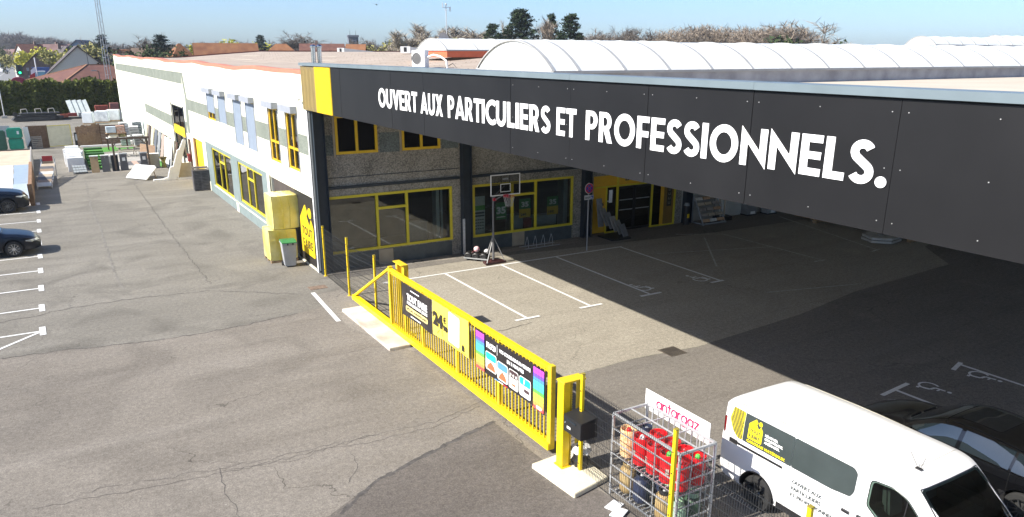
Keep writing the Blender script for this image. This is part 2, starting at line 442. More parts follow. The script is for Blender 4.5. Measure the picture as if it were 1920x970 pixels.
def struct(name, mb, mats, **k):
    o = mb.build(name, mats, **k); o['kind'] = 'structure'; return o
def sheet(pts, z): return MB().poly([(x, y, z) for x, y in pts])

struct('ground', sheet([(-2500,-2500),(2500,-2500),(2500,2500),(-2500,2500)], -0.03), FIELD)
struct('asphalt_yard', sheet([(-60,-70),(45,-70),(45,2),(62,86),(4,98),(-13,98),(-60,98)], 0.0), A_MAIN)
struct('asphalt_bay', sheet([(0.35,-13.35),(4.9,-13.1),(7.2,-13.32),(12.1,-12.85),(16,-12.1),(22.6,-11.6),(24.6,-9.3),(26.3,-8.8),(26.3,-2.7),(18.7,-2.5),(7.2,-1.25),(0.35,-1.25)], 0.004), A_LOT)
struct('asphalt_forecourt', sheet([(0.35,-60),(26.3,-60),(26.3,-8.85),(24.6,-9.36),(22.6,-11.66),(16,-12.16),(12.1,-12.91),(7.2,-13.38),(4.9,-13.16),(0.35,-13.41)], 0.004), A_DARK)
struct('asphalt_strip', sheet([(0.35,-1.19),(7.2,-1.19),(18.7,-2.44),(26.3,-2.64),(26.3,0.0),(0.35,0.0)], 0.004), A_DARK)
struct('concrete_apron', sheet([(2.75,-0.62),(5.6,-0.72),(5.45,-0.02),(2.75,-0.02)], 0.008), C_SLAB)
struct('concrete_threshold', sheet([(-0.95,-2.75),(-0.15,-2.6),(0.4,-2.4),(0.3,-9.5),(-0.2,-9.5),(-1.1,-6.6)], 0.008), C_SLAB)
struct('concrete_strip', sheet([(6.9,-0.9),(12.0,-0.9),(12.0,-0.35),(6.9,-0.35)], 0.008), C_SLAB)

# marked bays inside the forecourt
m = MB()
def line(x0, y0, x1, y1, wd=0.10, z=0.014, mb=None):
    a, b = Vector((x0, y0, 0)), Vector((x1, y1, 0)); d = (b-a).normalized(); n_ = Vector((-d.y, d.x, 0))*wd/2
    (mb or m).poly([(a-n_)+Vector((0,0,z)), (b-n_)+Vector((0,0,z)), (b+n_)+Vector((0,0,z)), (a+n_)+Vector((0,0,z))])
line(1.62, -2.55, 12.86, -2.55, 0.11)
line(1.62,-2.6,2.55,-3.2,0.10,0.018)
for x, t in ((4.17, 1), (6.70, 1), (9.33, 2), (12.76, 3)):
    line(x, -2.56, x-0.02, -8.62, 0.10, 0.018)
    if t == 1: line(x-0.48, -8.70, x+0.45, -8.70, 0.13, 0.022)
    elif t == 2: line(x-0.50, -8.70, x+0.45, -8.70, 0.13, 0.022)
    else: line(x-0.55, -8.70, x+0.1, -8.70, 0.13, 0.022)
line(12.45,-18.0,12.55,-26,0.10,0.018); line(11.9,-18.15,12.6,-17.95,0.12,0.022)
line(9.35,-18.1,9.45,-27,0.10,0.018); line(8.75,-18.2,10.0,-18.08,0.12,0.022)
struct('road_marking', m, PAINT)
m = MB()
line(18.6,-2.9,18.64,-8.5,0.08); line(18.1,-8.6,18.75,-8.6,0.1,0.018); line(24.2,-1.5,22.2,-8.6,0.08); line(21.7,-8.7,22.4,-8.6,0.1,0.018)
line(17.3,-3.1,14.1,-7.1,0.07); line(13.4,-4.3,18.6,-5.9,0.06); line(13.1,-10.6,17.0,-11.6,0.05); line(16.6,-1.9,18.6,-3.0,0.07)
struct('worn_marking', m, PAINTW)
# wheelchair symbols painted on the ground
def wheelchair(x, y, k=1.0, rz=0.0, mt=PAINT):
    b = MB(); w_ = 0.055
    P = [(-.10,.42),(-.06,.12),(.16,.10),(.26,-.22),(.38,-.18)]
    c, s = math.cos(rz), math.sin(rz)
    def q(p): return (x+k*(p[0]*c-p[1]*s), y+k*(p[0]*s+p[1]*c))
    i = 0
    for a, d in zip(P[:-1], P[1:]):
        A, D = q(a), q(d); line(*A, *D, w_*1.5*k, 0.016+0.001*i, b); i += 1
    pts = [q(p) for p in arc(.0, -.05, .27, .27, 140, 395, 18)]
    for a, d in zip(pts[:-1], pts[1:]): line(*a, *d, w_*1.3*k, 0.022+0.0004*i, b); i += 1
    hd = [q(p) for p in arc(-.10,.54,.07,.07,0,360,10)[:-1]]
    b.poly([(p[0], p[1], 0.017) for p in hd])
    line(*q((-.06,.28)), *q((.12,.28)), w_*k, 0.0215, b)
    return struct('wheelchair_marking', b, mt)
wheelchair(9.55, -7.95, 1.0, 0.0); wheelchair(12.2, -8.1, 1.0, 0.0)
wheelchair(12.15, -18.75, 0.85, math.pi); wheelchair(10.3, -18.5, 0.85, math.pi)

# customer bays on the left edge of the yard
m = MB()
for i, y in enumerate((-2.19, 0.42, 3.04, 5.77, 8.37, 11.05, 13.95, 16.56, 19.26, 21.9)):
    line(-9.32, y, -15.0, y-0.05, 0.10, 0.008)
    line(-9.33, y-0.42, -9.35, y+0.42, 0.17, 0.012)
line(-9.35, -2.2, -14.5, -7.6, 0.10, 0.010)
line(-1.0,-2.45,-1.2,-5.9,0.15,0.012)
struct('road_marking', m, PAINT)
m = MB()
def poly_line(pts, wd, z, mb, jit=0.05):
    q = []
    for a, b in zip(pts[:-1], pts[1:]):
        k = max(2, int(math.dist(a, b)/0.16))
        for i in range(k): t = i/k; q.append((a[0]+(b[0]-a[0])*t+random.uniform(-jit, jit), a[1]+(b[1]-a[1])*t+random.uniform(-jit, jit)))
    q.append(pts[-1])
    for i in range(len(q)-1):
        p = Vector(q[i]); r = Vector(q[i+1]); d = (r-p).normalized(); n_ = Vector((-d.y, d.x)); ww = wd*random.uniform(0.4, 1.0)/2
        mb.poly([(p.x-n_.x*ww, p.y-n_.y*ww, z), (r.x-n_.x*ww, r.y-n_.y*ww, z), (r.x+n_.x*ww, r.y+n_.y*ww, z), (p.x+n_.x*ww, p.y+n_.y*ww, z)])
def g2(*px): return [tuple(GP(u, v)[:2]) for u, v in px]
poly_line(g2((160,336),(171,390),(190,432),(205,480),(215,510),(232,543)), 0.10, 0.006, m)
struct('sealed_joint', m, SEAL)
m = MB()
poly_line(g2((252,345),(285,390),(310,425),(345,470),(395,533)), 0.03, 0.006, m, 0.06)
poly_line(g2((0,605),(60,595),(130,578),(250,560),(400,545),(560,552)), 0.035, 0.006, m, 0.08)
poly_line(g2((410,880),(425,925),(452,972)), 0.02, 0.006, m, 0.04)
poly_line(g2((0,674),(120,657),(280,641),(420,618),(560,588)), 0.05, 0.006, m, 0.08)
poly_line(g2((900,760),(820,799),(720,824),(600,845),(430,885),(250,920),(60,955)), 0.016, 0.006, m, 0.06)
poly_line(g2((640,830),(500,862),(330,893),(150,925)), 0.014, 0.006, m, 0.07)
poly_line(g2((640,665),(700,650),(790,655)), 0.02, 0.006, m, 0.05)
poly_line(g2((660,850),(670,880),(655,905)), 0.014, 0.006, m, 0.05)
poly_line(g2((700,470+345),(560,860),(420,884)), 0.012, 0.0061, m, 0.09)
poly_line(g2((905,752),(820,790),(720,812),(640,830)), 0.016, 0.006, m, 0.035)
poly_line(g2((925,790),(860,822),(770,868),(700,905),(640,965)), 0.15, 0.0062, m, 0.03)
poly_line(g2((1000,605),(910,628),(870,640)), 0.03, 0.010, m, 0.05)
poly_line(g2((700,470+40),(590,525)), 0.03, 0.006, m, 0.05)
struct('asphalt_crack', m, CRACK)
m = MB()
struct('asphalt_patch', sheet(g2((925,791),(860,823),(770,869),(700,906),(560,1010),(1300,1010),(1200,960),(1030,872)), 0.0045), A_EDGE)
fore = g2((0,674),(120,657),(280,641),(420,618),(560,588),(640,566),(668,572))
struct('asphalt_foreground', sheet([(-60,-9)]+[(x,y) for x,y in fore]+[(-0.8,-5.2),(0.34,-9.0),(0.34,-60),(-60,-60)], 0.0022), A_FORE)
# rusty manhole plate and a steel drain grating
RUST = pm('rusty_plate', (0.20, 0.14, 0.10), 0.85, var=0.35, scale=9)
o = MB().box(-.32,.32,-.22,.22,-0.05,0.012).build('manhole_cover', RUST, loc=(-0.65,-1.9,0), bevel=0.004)
tag(o, 'rusty rectangular manhole plate set in the asphalt near the yellow fence posts', 'manhole cover')
t = thing('drain_grating', 'square steel drain grating in the asphalt near the edge of the canopy shade', 'drain', (6.25,-13.25,0))
MB().box(-.30,.30,-.30,-.26,0,0.014).box(-.30,.30,.26,.30,0,0.014).box(-.30,-.26,-.26,.26,0,0.014).box(.26,.30,-.26,.26,0,0.014).build('frame', pm('drain_iron', (0.12,0.10,0.08), 0.7, metal=0.4, var=0.3), t)
MB().box(-.26,.26,-.26,.26,0.004,0.006).build('pit', BLK, t)
b = MB()
for i in range(7): b.box(-.26+.075*i, -.235+.075*i, -.26, .26, 0.008, 0.014)
for i in range(4): b.box(-.26,.26,-.2+.13*i,-.185+.13*i,0.0085,0.0135)
b.build('grate', MATS['drain_iron'], t)
# far roads on the left
m = MB(); rd = [(-19.5,99),(-19.2,140),(-19,210),(-18,300),(-17,420),(-12,700),(0,1400)]
for (a, b_), (c, d) in zip(rd[:-1], rd[1:]): m.poly([(a-9,b_,0.0),(a+9,b_,0.0),(c+9,d,0.0),(c-9,d,0.0)])
struct('far_road', m, ROADM)
m = MB()
for y in range(120, 420, 12): m.poly([(-19.4,y,0.02),(-19.1,y,0.02),(-19.1,y+5,0.02),(-19.4,y+5,0.02)])
struct('road_marking', m, PAINT)
# ================================================================== MAIN BUILDING
W_WHITE = pm('cream_render', (0.71, 0.69, 0.54), 0.85, c2=(0.77, 0.75, 0.61), scale=0.7, detail=9, bump=0.25, bscale=60)
W_PALE = pm('pale_green_render', (0.63, 0.72, 0.66), 0.85, c2=(0.68, 0.76, 0.70), scale=0.7, detail=8)
def pebble(name, a, b_, sc=38, bump=0.6):
    m = bpy.data.materials.new(name); m.use_nodes = True; n = m.node_tree.nodes; L = m.node_tree.links; b = n['Principled BSDF']
    b.inputs['Roughness'].default_value = 0.85
    tc = n.new('ShaderNodeTexCoord'); v = n.new('ShaderNodeTexVoronoi'); v.inputs['Scale'].default_value = sc; L.new(tc.outputs['Object'], v.inputs['Vector'])
    nz = n.new('ShaderNodeTexNoise'); nz.inputs['Scale'].default_value = 0.8; nz.inputs['Detail'].default_value = 8; L.new(tc.outputs['Object'], nz.inputs['Vector'])
    sp = n.new('ShaderNodeSeparateColor'); L.new(v.outputs['Color'], sp.inputs[0])
    ad = n.new('ShaderNodeMath'); ad.operation = 'MULTIPLY_ADD'; L.new(nz.outputs[0], ad.inputs[0]); ad.inputs[1].default_value = 0.9
    mm = n.new('ShaderNodeMath'); mm.operation = 'MULTIPLY'; L.new(sp.outputs[0], mm.inputs[0]); mm.inputs[1].default_value = 0.55; L.new(mm.outputs[0], ad.inputs[2])
    r = n.new('ShaderNodeMapRange'); r.inputs[1].default_value = 0.3; r.inputs[2].default_value = 1.1; L.new(ad.outputs[0], r.inputs[0])
    x = n.new('ShaderNodeMix'); x.data_type = 'RGBA'; x.inputs[6].default_value = (*a, 1); x.inputs[7].default_value = (*b_, 1); L.new(r.outputs[0], x.inputs[0])
    L.new(x.outputs[2], b.inputs['Base Color'])
    bp = n.new('ShaderNodeBump'); bp.inputs['Strength'].default_value = bump; bp.inputs['Distance'].default_value = 0.01; L.new(v.outputs['Distance'], bp.inputs['Height']); L.new(bp.outputs[0], b.inputs['Normal'])
    MATS[name] = m; return m
PEB_G = pebble('grey_pebble_band', (0.12, 0.14, 0.115), (0.24, 0.26, 0.215), 26)
PEB_D = pebble('dark_green_pebble', (0.045, 0.055, 0.053), (0.20, 0.23, 0.22), 26, 0.8)
PEB_B = pebble('brown_pebbledash', (0.09, 0.082, 0.068), (0.42, 0.385, 0.32), 26, 0.8)
TILEB = pm('blue_grey_tile', (0.20, 0.25, 0.245), 0.5, var=0.12, scale=2.0)
TILED = pm('dark_slate_tile', (0.06, 0.075, 0.078), 0.35, var=0.25, scale=3.0)
BEIGEP = pm('beige_panel', (0.36, 0.30, 0.21), 0.8)
ROOFT = pm('tan_fibre_roof', (0.33, 0.265, 0.205), 0.9, c2=(0.42, 0.345, 0.275), scale=0.5, detail=9, bump=0.2, bscale=12)
ROOFP = pm('pale_roof_felt', (0.47, 0.40, 0.31), 0.9, c2=(0.56, 0.49, 0.39), scale=0.4, detail=9)
REDF = pm('salmon_flashing', (0.50, 0.19, 0.12), 0.6, var=0.12, scale=4)
REDD = pm('dark_red_flashing', (0.14, 0.035, 0.03), 0.6, var=0.2)
COP = pm('grey_blue_coping', (0.15, 0.19, 0.21), 0.45, var=0.08, scale=2)
FASC = pm('anthracite_panel', (0.0068, 0.0067, 0.0074), 0.5, c2=(0.0118, 0.0116, 0.0125), scale=0.8, detail=9, spec=0.3)
SHUT = pm('blue_grey_shutter', (0.25, 0.30, 0.37), 0.5, var=0.06)
BOXG = pm('grey_shutter_box', (0.30, 0.32, 0.36), 0.5, var=0.06)
GLD = glassmat('dark_glass', (0.30, 0.33, 0.33), 0.012, 0.05); GLN = glassmat('night_glass', (0.10,0.11,0.12), 0.02, -0.03); GLF = glassmat('front_glass', (0.80, 0.84, 0.83), 0.012, 0.04)
GLU = glassmat('upper_glass', (0.22, 0.25, 0.26), 0.02, 0.04)
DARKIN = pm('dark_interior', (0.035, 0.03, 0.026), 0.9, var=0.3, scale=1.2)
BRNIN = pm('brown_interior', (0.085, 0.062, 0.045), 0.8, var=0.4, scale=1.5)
BLOCKW = pm('painted_block_wall', (0.45, 0.44, 0.40), 0.85, var=0.12, scale=2)

B = thing('builders_merchant_building', 'long cream builders merchant building with black canopy fascia, white barrel skylights and yellow windows', 'building', (0,0,0))
def wall_holes(axis, a0, a1, z0, z1, holes, t0, t1, mb, mi=0):
    """slab between t0 (outside) and t1 (inside) with rectangular openings; axis 'y' = wall in the x plane"""
    As = sorted(set([a0, a1]+[h[0] for h in holes]+[h[1] for h in holes])); Zs = sorted(set([z0, z1]+[h[2] for h in holes]+[h[3] for h in holes]))
    def P(a, t, z): return (t, a, z) if axis == 'y' else (a, t, z)
    def inside(a, z): return any(h[0] < a < h[1] and h[2] < z < h[3] for h in holes)
    for i in range(len(As)-1):
        for j in range(len(Zs)-1):
            if inside((As[i]+As[i+1])/2, (Zs[j]+Zs[j+1])/2): continue
            mb.poly([P(As[i],t0,Zs[j]), P(As[i+1],t0,Zs[j]), P(As[i+1],t0,Zs[j+1]), P(As[i],t0,Zs[j+1])], mi)
            mb.poly([P(As[i],t1,Zs[j]), P(As[i+1],t1,Zs[j]), P(As[i+1],t1,Zs[j+1]), P(As[i],t1,Zs[j+1])], mi)
    for h in holes:
        for q in (((h[0],h[2]),(h[1],h[2])), ((h[1],h[2]),(h[1],h[3])), ((h[1],h[3]),(h[0],h[3])), ((h[0],h[3]),(h[0],h[2]))):
            (a, z), (c, d) = q; mb.poly([P(a,t0,z), P(c,t0,d), P(c,t1,d), P(a,t1,z)], mi)
    mb.poly([P(a0,t0,z1), P(a1,t0,z1), P(a1,t1,z1), P(a0,t1,z1)], mi)
    return mb
# --- left flank (plane x = 0, facing -x)
UP = [(1.48,3.08,3.70,5.96),(4.33,5.88,3.70,5.96),(8.45,10.15,3.75,5.96),(11.2,12.95,3.75,5.96),(14.95,16.85,4.50,5.96),(18.0,20.2,4.45,5.96)]
SH = [(7.95,13.15,0.72,2.80),(14.9,20.25,0.55,2.80)]
DOORS = [(30.0,35.2,0.9,4.5),(23.6,27.1,0.0,2.78),(0.06,6.4,0.05,2.90)]
mb = MB(); wall_holes('y', 0.0, 80.0, 0.0, 7.5, UP+SH+DOORS, 0.0, 0.32, mb)
mb.box(0.0, 50, 80, 80.3, 0, 7.5)
mb.build('wall', W_WHITE, B)
# parapet strip whose flashing sags slightly between fixings
mb = MB(); mf = MB(); ys = [i*2.0 for i in range(41)]
tz = lambda y: 7.50 + 0.05*math.sin(y*0.33) + 0.035*math.sin(y*0.81+1.0) + 0.0035*y
for a, c in zip(ys[:-1], ys[1:]):
    mb.poly([(0,a,7.5-0.001),(0,c,7.5-0.001),(0,c,tz(c)),(0,a,tz(a))]); 
    mf.poly([(-0.03,a,tz(a)-0.10),(-0.03,c,tz(c)-0.10),(-0.03,c,tz(c)+0.04),(-0.03,a,tz(a)+0.04)])
    mf.poly([(-0.03,a,tz(a)+0.04),(-0.03,c,tz(c)+0.04),(0.42,c,tz(c)+0.03),(0.42,a,tz(a)+0.03)])
    mf.poly([(-0.03,a,tz(a)-0.10),(-0.03,c,tz(c)-0.10),(-0.002,c,tz(c)-0.10),(-0.002,a,tz(a)-0.10)])
mb.build('parapet', W_WHITE, B); mf.build('flashing', REDF, B)
# painted / pebble bands
mb = MB(); x = -0.006
def bandp(y0, y1, z0, z1): MB().box(x, 0.0, y0, y1, z0, z1).build('pebble_band', PEB_G, B)
for a, c in ((0.0,1.42),(3.16,4.26),(5.95,8.38),(10.22,11.14),(13.02,14.88),(16.92,17.94),(20.26,27.5)): bandp(a, c, 4.50, 5.22)
mb.prism([(27.5,5.22),(27.5,4.5),(27.75,3.0),(28.6,2.85),(28.9,3.62),(28.3,5.2),(28.9,6.87),(28.2,6.87)], 'x', x, 0)
bandp(28.9, 79.0, 6.12, 6.87); bandp(28.9, 29.9, 2.85, 3.62); bandp(35.3, 53.0, 2.80, 3.60)
mb.build('pebble_band', PEB_G, B)
MB().box(-0.004, 0, 53.2, 79.9, 0.0, 5.75).build('pale_panel', W_PALE, B)
mb = MB(); wall_holes('y', 6.9, 22.3, 0.0, 2.98, SH, -0.05, 0.001, mb); mb.build('tiled_dado', TILEB, B)
mb = MB()
for a in (13.75, 7.15, 21.6): mb.box(-0.075, -0.051, a, a+0.55, 0.0, 0.55)
mb.box(-0.075, -0.051, 7.8, 20.4, 0.50, 0.56)
for a in (6.45, 22.0): mb.box(-0.075,-0.051,a,a+0.42,0.0,2.98)
mb.build('white_pilaster', W_WHITE, B)
MB().box(-0.02,0.0,0.0,0.12,0.0,6.2).build('white_corner_trim', WHT, B)
def window_x(y0, y1, z0, z1, fr, depth=0.10, mull=(), trans=(), glass=GLU, fw_=0.09, name='window', X0=0.0):
    mb = MB(); a, b_ = X0+depth-0.07, X0+depth
    mb.box(a,b_,y0,y1,z0,z0+fw_); mb.box(a,b_,y0,y1,z1-fw_,z1); mb.box(a,b_,y0,y0+fw_,z0+fw_,z1-fw_); mb.box(a,b_,y1-fw_,y1,z0+fw_,z1-fw_)
    for y in mull: mb.box(a-0.01,b_,y-fw_/2,y+fw_/2,z0+fw_,z1-fw_)
    for (c, d, z) in trans: mb.box(a-0.006,b_,c,d,z-fw_/2,z+fw_/2)
    f = mb.build(name, fr, B)
    MB().box(b_-0.035,b_-0.025,y0+fw_*.5,y1-fw_*.5,z0+fw_*.5,z1-fw_*.5).build('pane', glass, f)
    return f
for i, (a, c, d, e) in enumerate(UP):
    mid = (a+c)/2
    window_x(a, c, d, e, YELO if i < 2 else YELO, mull=(mid,), trans=((a, mid, d+0.85),(mid, c, d+0.85)) if i < 2 else ())
    bx = MB().box(-0.26, 0.0, a-0.12, c+0.12, 5.97, 6.22).build('shutter_box', BOXG, B)
    for y in (a, c): MB().box(-0.03,-0.001,y-0.03 if y==a else y, y if y==a else y+0.03, d, 5.96).build('shutter_rail', BOXG, B)
    if i >= 2:
        zb = d+(0.42 if i == 5 else 0.02); k = MB(); n_ = int((5.96-zb)/0.055)
        for q in range(n_): k.box(-0.012, 0.02, a+0.01, c-0.01, zb+q*0.055, zb+q*0.055+0.049)
        k.build('roller_shutter', SHUT, B)
for a, c, d, e in SH:
    m1, m2 = a+(c-a)*0.36, a+(c-a)*0.62
    window_x(a, c, d, e, YEL2, depth=0.06, mull=(m1, m2), trans=((m1, m2, e-0.62),), glass=GLD, fw_=0.10, name='shop_window')
# tall dark glazed bay, yellow doors
window_x(30.0, 35.2, 0.9, 4.5, pm('dark_frame',(0.02,0.022,0.025),0.4), mull=(32.4,), glass=GLD, name='tall_window')
MB().box(-0.02,0.06,30.1,35.1,2.45,3.05).build('yellow_panel', YEL, B)
MB().box(-0.03,0.05,29.6,29.9,0.0,4.6).box(-0.03,0.05,35.3,35.55,0.0,4.6).build('dark_post', DSTEEL, B)
dr = MB().box(0.05,0.10,23.7,26.3,0.02,2.70).build('yellow_door', YEL, B)
MB().box(-0.02,0.09,26.35,26.95,0.02,2.74).build('brown_panel', pm('brown_board',(0.24,0.13,0.04),0.7), B)
MB().box(-0.05,0.0,28.2,29.0,0.0,2.5).build('dark_door', WOODD, B)
# recess with dark boarding and the shop's house sign
BRD = pm('dark_boarding', (0.075, 0.060, 0.050), 0.7, var=0.2, scale=2)
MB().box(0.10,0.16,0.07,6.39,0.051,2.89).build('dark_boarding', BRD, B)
sb = MB().box(0.02,0.05,0.10,2.75,0.10,2.85).build('sign_board', pm('sign_black',(0.02,0.017,0.014),0.6), B)
def house_sign(w_, h_, O, U, V, matY, matK, parent, depth=0.006, textname='lettering'):
    L1 = [(.0,.03),(.03,.0),(.97,.0),(1.,.03),(1.,.60),(.84,.76),(.70,.60),(.52,.78),(.60,.87),(.46,1.0),(.42,1.0),(.0,.70)]
    L2 = [(.76,.66),(.88,.78)]+arc(.80,.875,.125,.105,-40,150,10)+[(.66,.78)]
    L1 = [(a*w_, b*h_) for a, b in rpoly(L1, 0.025)]; L2 = [(a*w_, b*h_) for a, b in rpoly([(.615,.88),(.70,.97),(.82,.985),(.915,.88),(.865,.775),(.735,.77)], .05)]
    o = curve_obj([L1], 'house_emblem', matY, parent, O, U, V, depth); curve_obj([L2], 'house_emblem', matY, parent, O, U, V, depth)
    U_, V_ = Vector(U), Vector(V); N = U_.cross(V_)
    sign_word('TOUT', textname, matK, o, (0,0,0), U, V, .17*h_, .74*w_, 0.002, s=.21, gap=.12).location = U_*(.13*w_)+V_*(.38*h_)+N*(depth+0.003)
    sign_word('FAIRE', textname, matK, o, (0,0,0), U, V, .17*h_, .74*w_, 0.002, s=.21, gap=.12).location = U_*(.13*w_)+V_*(.13*h_)+N*(depth+0.003)
    return o
KSGN = pm('sign_dark_text', (0.03, 0.024, 0.01), 0.6)
house_sign(1.75, 2.0, (0.012, 2.15, 0.45), (0,-1,0), (0,0,1), YEL, KSGN, sb)
# interior volume seen through the glass
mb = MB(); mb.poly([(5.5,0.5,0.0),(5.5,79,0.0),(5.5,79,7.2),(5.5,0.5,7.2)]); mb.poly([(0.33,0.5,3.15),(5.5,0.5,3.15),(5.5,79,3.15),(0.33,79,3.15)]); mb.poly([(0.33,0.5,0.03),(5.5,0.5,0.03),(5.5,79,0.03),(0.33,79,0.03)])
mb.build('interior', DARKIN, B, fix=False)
# --- front (plane y = 0, facing -y)
UW = [(0.98,2.65,4.50,5.95),(3.66,5.32,4.50,5.95),(7.3,8.95,4.5,5.95),(9.95,11.6,4.5,5.95)]
FS = [(0.48,5.80,0.66,2.92),(6.77,11.94,0.62,2.88)]; EN = [(13.1,18.15,0.0,2.75)]
mb = MB(); wall_holes('x', 0.0, 18.6, 0.0, 7.28, UW+FS+EN, 0.001, 0.30, mb); mb.build('pebbledash_wall', PEB_B, B)
mb = MB(); x = 0
for a, c in ((0.55,0.92),(2.72,3.60),(5.38,6.15),(6.65,7.24),(9.0,9.9),(11.66,12.2)): MB().box(a, c, -0.006, 0.0, 4.48, 5.24).build('dark_pebble_band', PEB_D, B)
for a, c in ((0.5,2.46),(3.1,5.75),(6.75,8.7),(9.35,11.9)): MB().box(a,c,-0.03,0,0.0,0.61).build('slate_dado', TILED, B)
for a, c in ((2.47,3.09),(8.71,9.34)): MB().box(a,c,-0.035,0,0.0,0.62).build('beige_dado_panel', BEIGEP, B)
# diagonal joints of the slate tiles
mb = MB()
for (a, c) in ((0.5,2.46),(3.1,5.75),(6.75,8.7),(9.35,11.9)):
    k = a
    while k < c-0.45:
        mb.bar((k,-0.0315,0.02),(k+0.42,-0.0315,0.58),0.008,0.003); mb.bar((k+0.42,-0.0312,0.02),(k,-0.0312,0.58),0.008,0.003); k += 0.42
mb.build('tile_joint', pm('tile_joint',(0.12,0.13,0.13),0.8), B)
MB().box(0.5,6.14,-0.10,-0.001,3.20,3.30).build('service_rail', DSTEEL, B); MB().box(6.66,12.25,-0.10,-0.001,3.20,3.30).build('service_rail', DSTEEL, B); MB().box(0.5,6.1,-0.02,-0.001,3.62,3.64).build('wall_joint', DSTEEL, B)
def window_y(x0, x1, z0, z1, fr, mull=(), trans=(), glass=GLD, fw_=0.10, name='window', yf=-0.03):
    mb = MB(); a, b_ = yf, yf+0.09
    mb.box(x0,x1,a,b_,z0,z0+fw_); mb.box(x0,x1,a,b_,z1-fw_,z1); mb.box(x0,x0+fw_,a,b_,z0+fw_,z1-fw_); mb.box(x1-fw_,x1,a,b_,z0+fw_,z1-fw_)
    for q in mull: mb.box(q-fw_/2,q+fw_/2,a-0.005,b_,z0+fw_,z1-fw_)
    for (c, d, z) in trans: mb.box(c,d,a-0.003,b_,z-fw_/2,z+fw_/2)
    f = mb.build(name, fr, B)
    MB().box(x0+fw_*.5,x1-fw_*.5,b_-0.03,b_-0.02,z0+fw_*.5,z1-fw_*.5).build('pane', glass, f)
    return f
for a, c, d, e in UW:
    window_y(a, c, d, e, YELO, mull=((a+c)/2,), glass=GLN)
    MB().box(a-0.10,a-0.02,-0.05,-0.007,4.4,6.05).build('window_trim', BEIGEP, B)
window_y(*FS[0], YEL2, mull=(2.50,3.77), trans=((2.55,3.72,2.30),), glass=GLF, name='shop_window')
window_y(*FS[1], YEL2, mull=(8.72,9.93), trans=((8.77,9.88,2.28),), glass=GLF, name='shop_window')
# shop interior behind the front glass
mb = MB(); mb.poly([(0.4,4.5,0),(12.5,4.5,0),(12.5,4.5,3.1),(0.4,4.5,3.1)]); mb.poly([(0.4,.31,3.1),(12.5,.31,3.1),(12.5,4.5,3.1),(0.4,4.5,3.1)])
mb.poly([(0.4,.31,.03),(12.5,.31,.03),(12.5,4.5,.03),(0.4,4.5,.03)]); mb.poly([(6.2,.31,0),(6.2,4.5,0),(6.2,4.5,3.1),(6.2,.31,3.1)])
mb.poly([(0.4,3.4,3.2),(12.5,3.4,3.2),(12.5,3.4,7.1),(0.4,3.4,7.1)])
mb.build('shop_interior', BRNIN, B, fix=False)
# posters and display goods inside the second shop window
YPS = pm('poster_yellow', (0.80,0.52,0.03), 0.6); GPS = pm('poster_green', (0.07,0.27,0.09), 0.6); WPS = pm('poster_white', (0.85,0.86,0.85), 0.6)
def poster(x0, x1, z0, z1, kind, lab):
    t = thing('window_poster', lab, 'poster', ((x0+x1)/2, 0.085, z0), 0, 'posters inside the second shop window'); hw = (x1-x0)/2; h = z1-z0
    if kind == 'split':
        MB().box(-hw,hw,0,0.004,h*.46,h).build('green_sheet', GPS, t); MB().box(-hw,hw,0,0.004,0,h*.455).build('yellow_sheet', YPS, t)
        text('35', 'number', WPS, t, (0,-0.004,h*.58), (1,0,0), (0,0,1), h*.26, width=hw*1.25, bold=0.04, align='CENTER')
        text(lab[-4:-1] if False else ('24€' if x0 < 10 else '19€'), 'price', KSGN, t, (-hw*.75,-0.004,h*.10), (1,0,0), (0,0,1), h*.14, width=hw*1.0, bold=0.03)
    else:
        MB().box(-hw,hw,0,0.004,0,h).build('green_sheet', GPS, t)
        text('35', 'number', WPS, t, (0,-0.004,h*.36), (1,0,0), (0,0,1), h*.38, width=hw*1.7, bold=0.05, align='CENTER')
        MB().box(-hw*.8,hw*.8,-0.003,0,h*.12,h*.18).build('text_bar', WPS, t)
poster(7.94,8.48,1.24,2.0,'g','green poster with a big white 35 behind the left pane of the second shop window')
poster(9.13,9.73,1.21,2.05,'split','green and yellow poster with 35 in the middle pane of the second shop window')
poster(10.6,11.21,1.20,2.03,'split','green and yellow poster with 35 in the right pane of the second shop window')
t = thing('banner_stand', 'pale roll-up banner with green stripe standing inside the left of the second shop window', 'banner', (7.18,0.16,0.66))
MB().box(-.27,.27,0,0.01,0,1.68).build('banner_sheet', pm('banner_pale',(0.50,0.56,0.53),0.6), t); MB().box(-.268,.268,-0.004,0,1.08,1.28).build('green_stripe', pm('lime_green',(0.12,0.40,0.08),0.6), t)
b = MB()
for i in range(4):
    for j in range(4): b.box(-.2+.11*i,-.13+.11*i,-0.004,0,0.25+.13*j,0.30+.13*j)
b.box(-.24,.24,-.004,0,.92,1.0); b.box(-.24,.24,-.004,0,.80,.87); b.build('printed_icons', pm('banner_dark',(0.08,0.10,0.11),0.6), t)
t = thing('display_cabinet', 'pale blue-white cupboards standing inside the second shop window', 'cabinet', (10.0,0.7,0.04))
MB().box(-.9,-.3,0,.5,0,1.15).build('cupboard', pm('pale_cupboard',(0.45,0.52,0.53),0.5), t); MB().box(.35,1.6,.1,.5,0,1.0).build('cupboard', MATS['pale_cupboard'], t)
MB().box(-.2,.2,.05,.4,.0,.95).build('red_topped_unit', [pm('red_box',(0.35,0.03,0.03),0.5)], t); MB().box(1.70,1.92,-.3,.2,.0,2.7).build('side_curtain', MATS['pale_cupboard'], t)
t = thing('shelving_unit', 'low pale shelf of goods just inside the first shop window', 'shelf', (4.6,0.9,0.04))
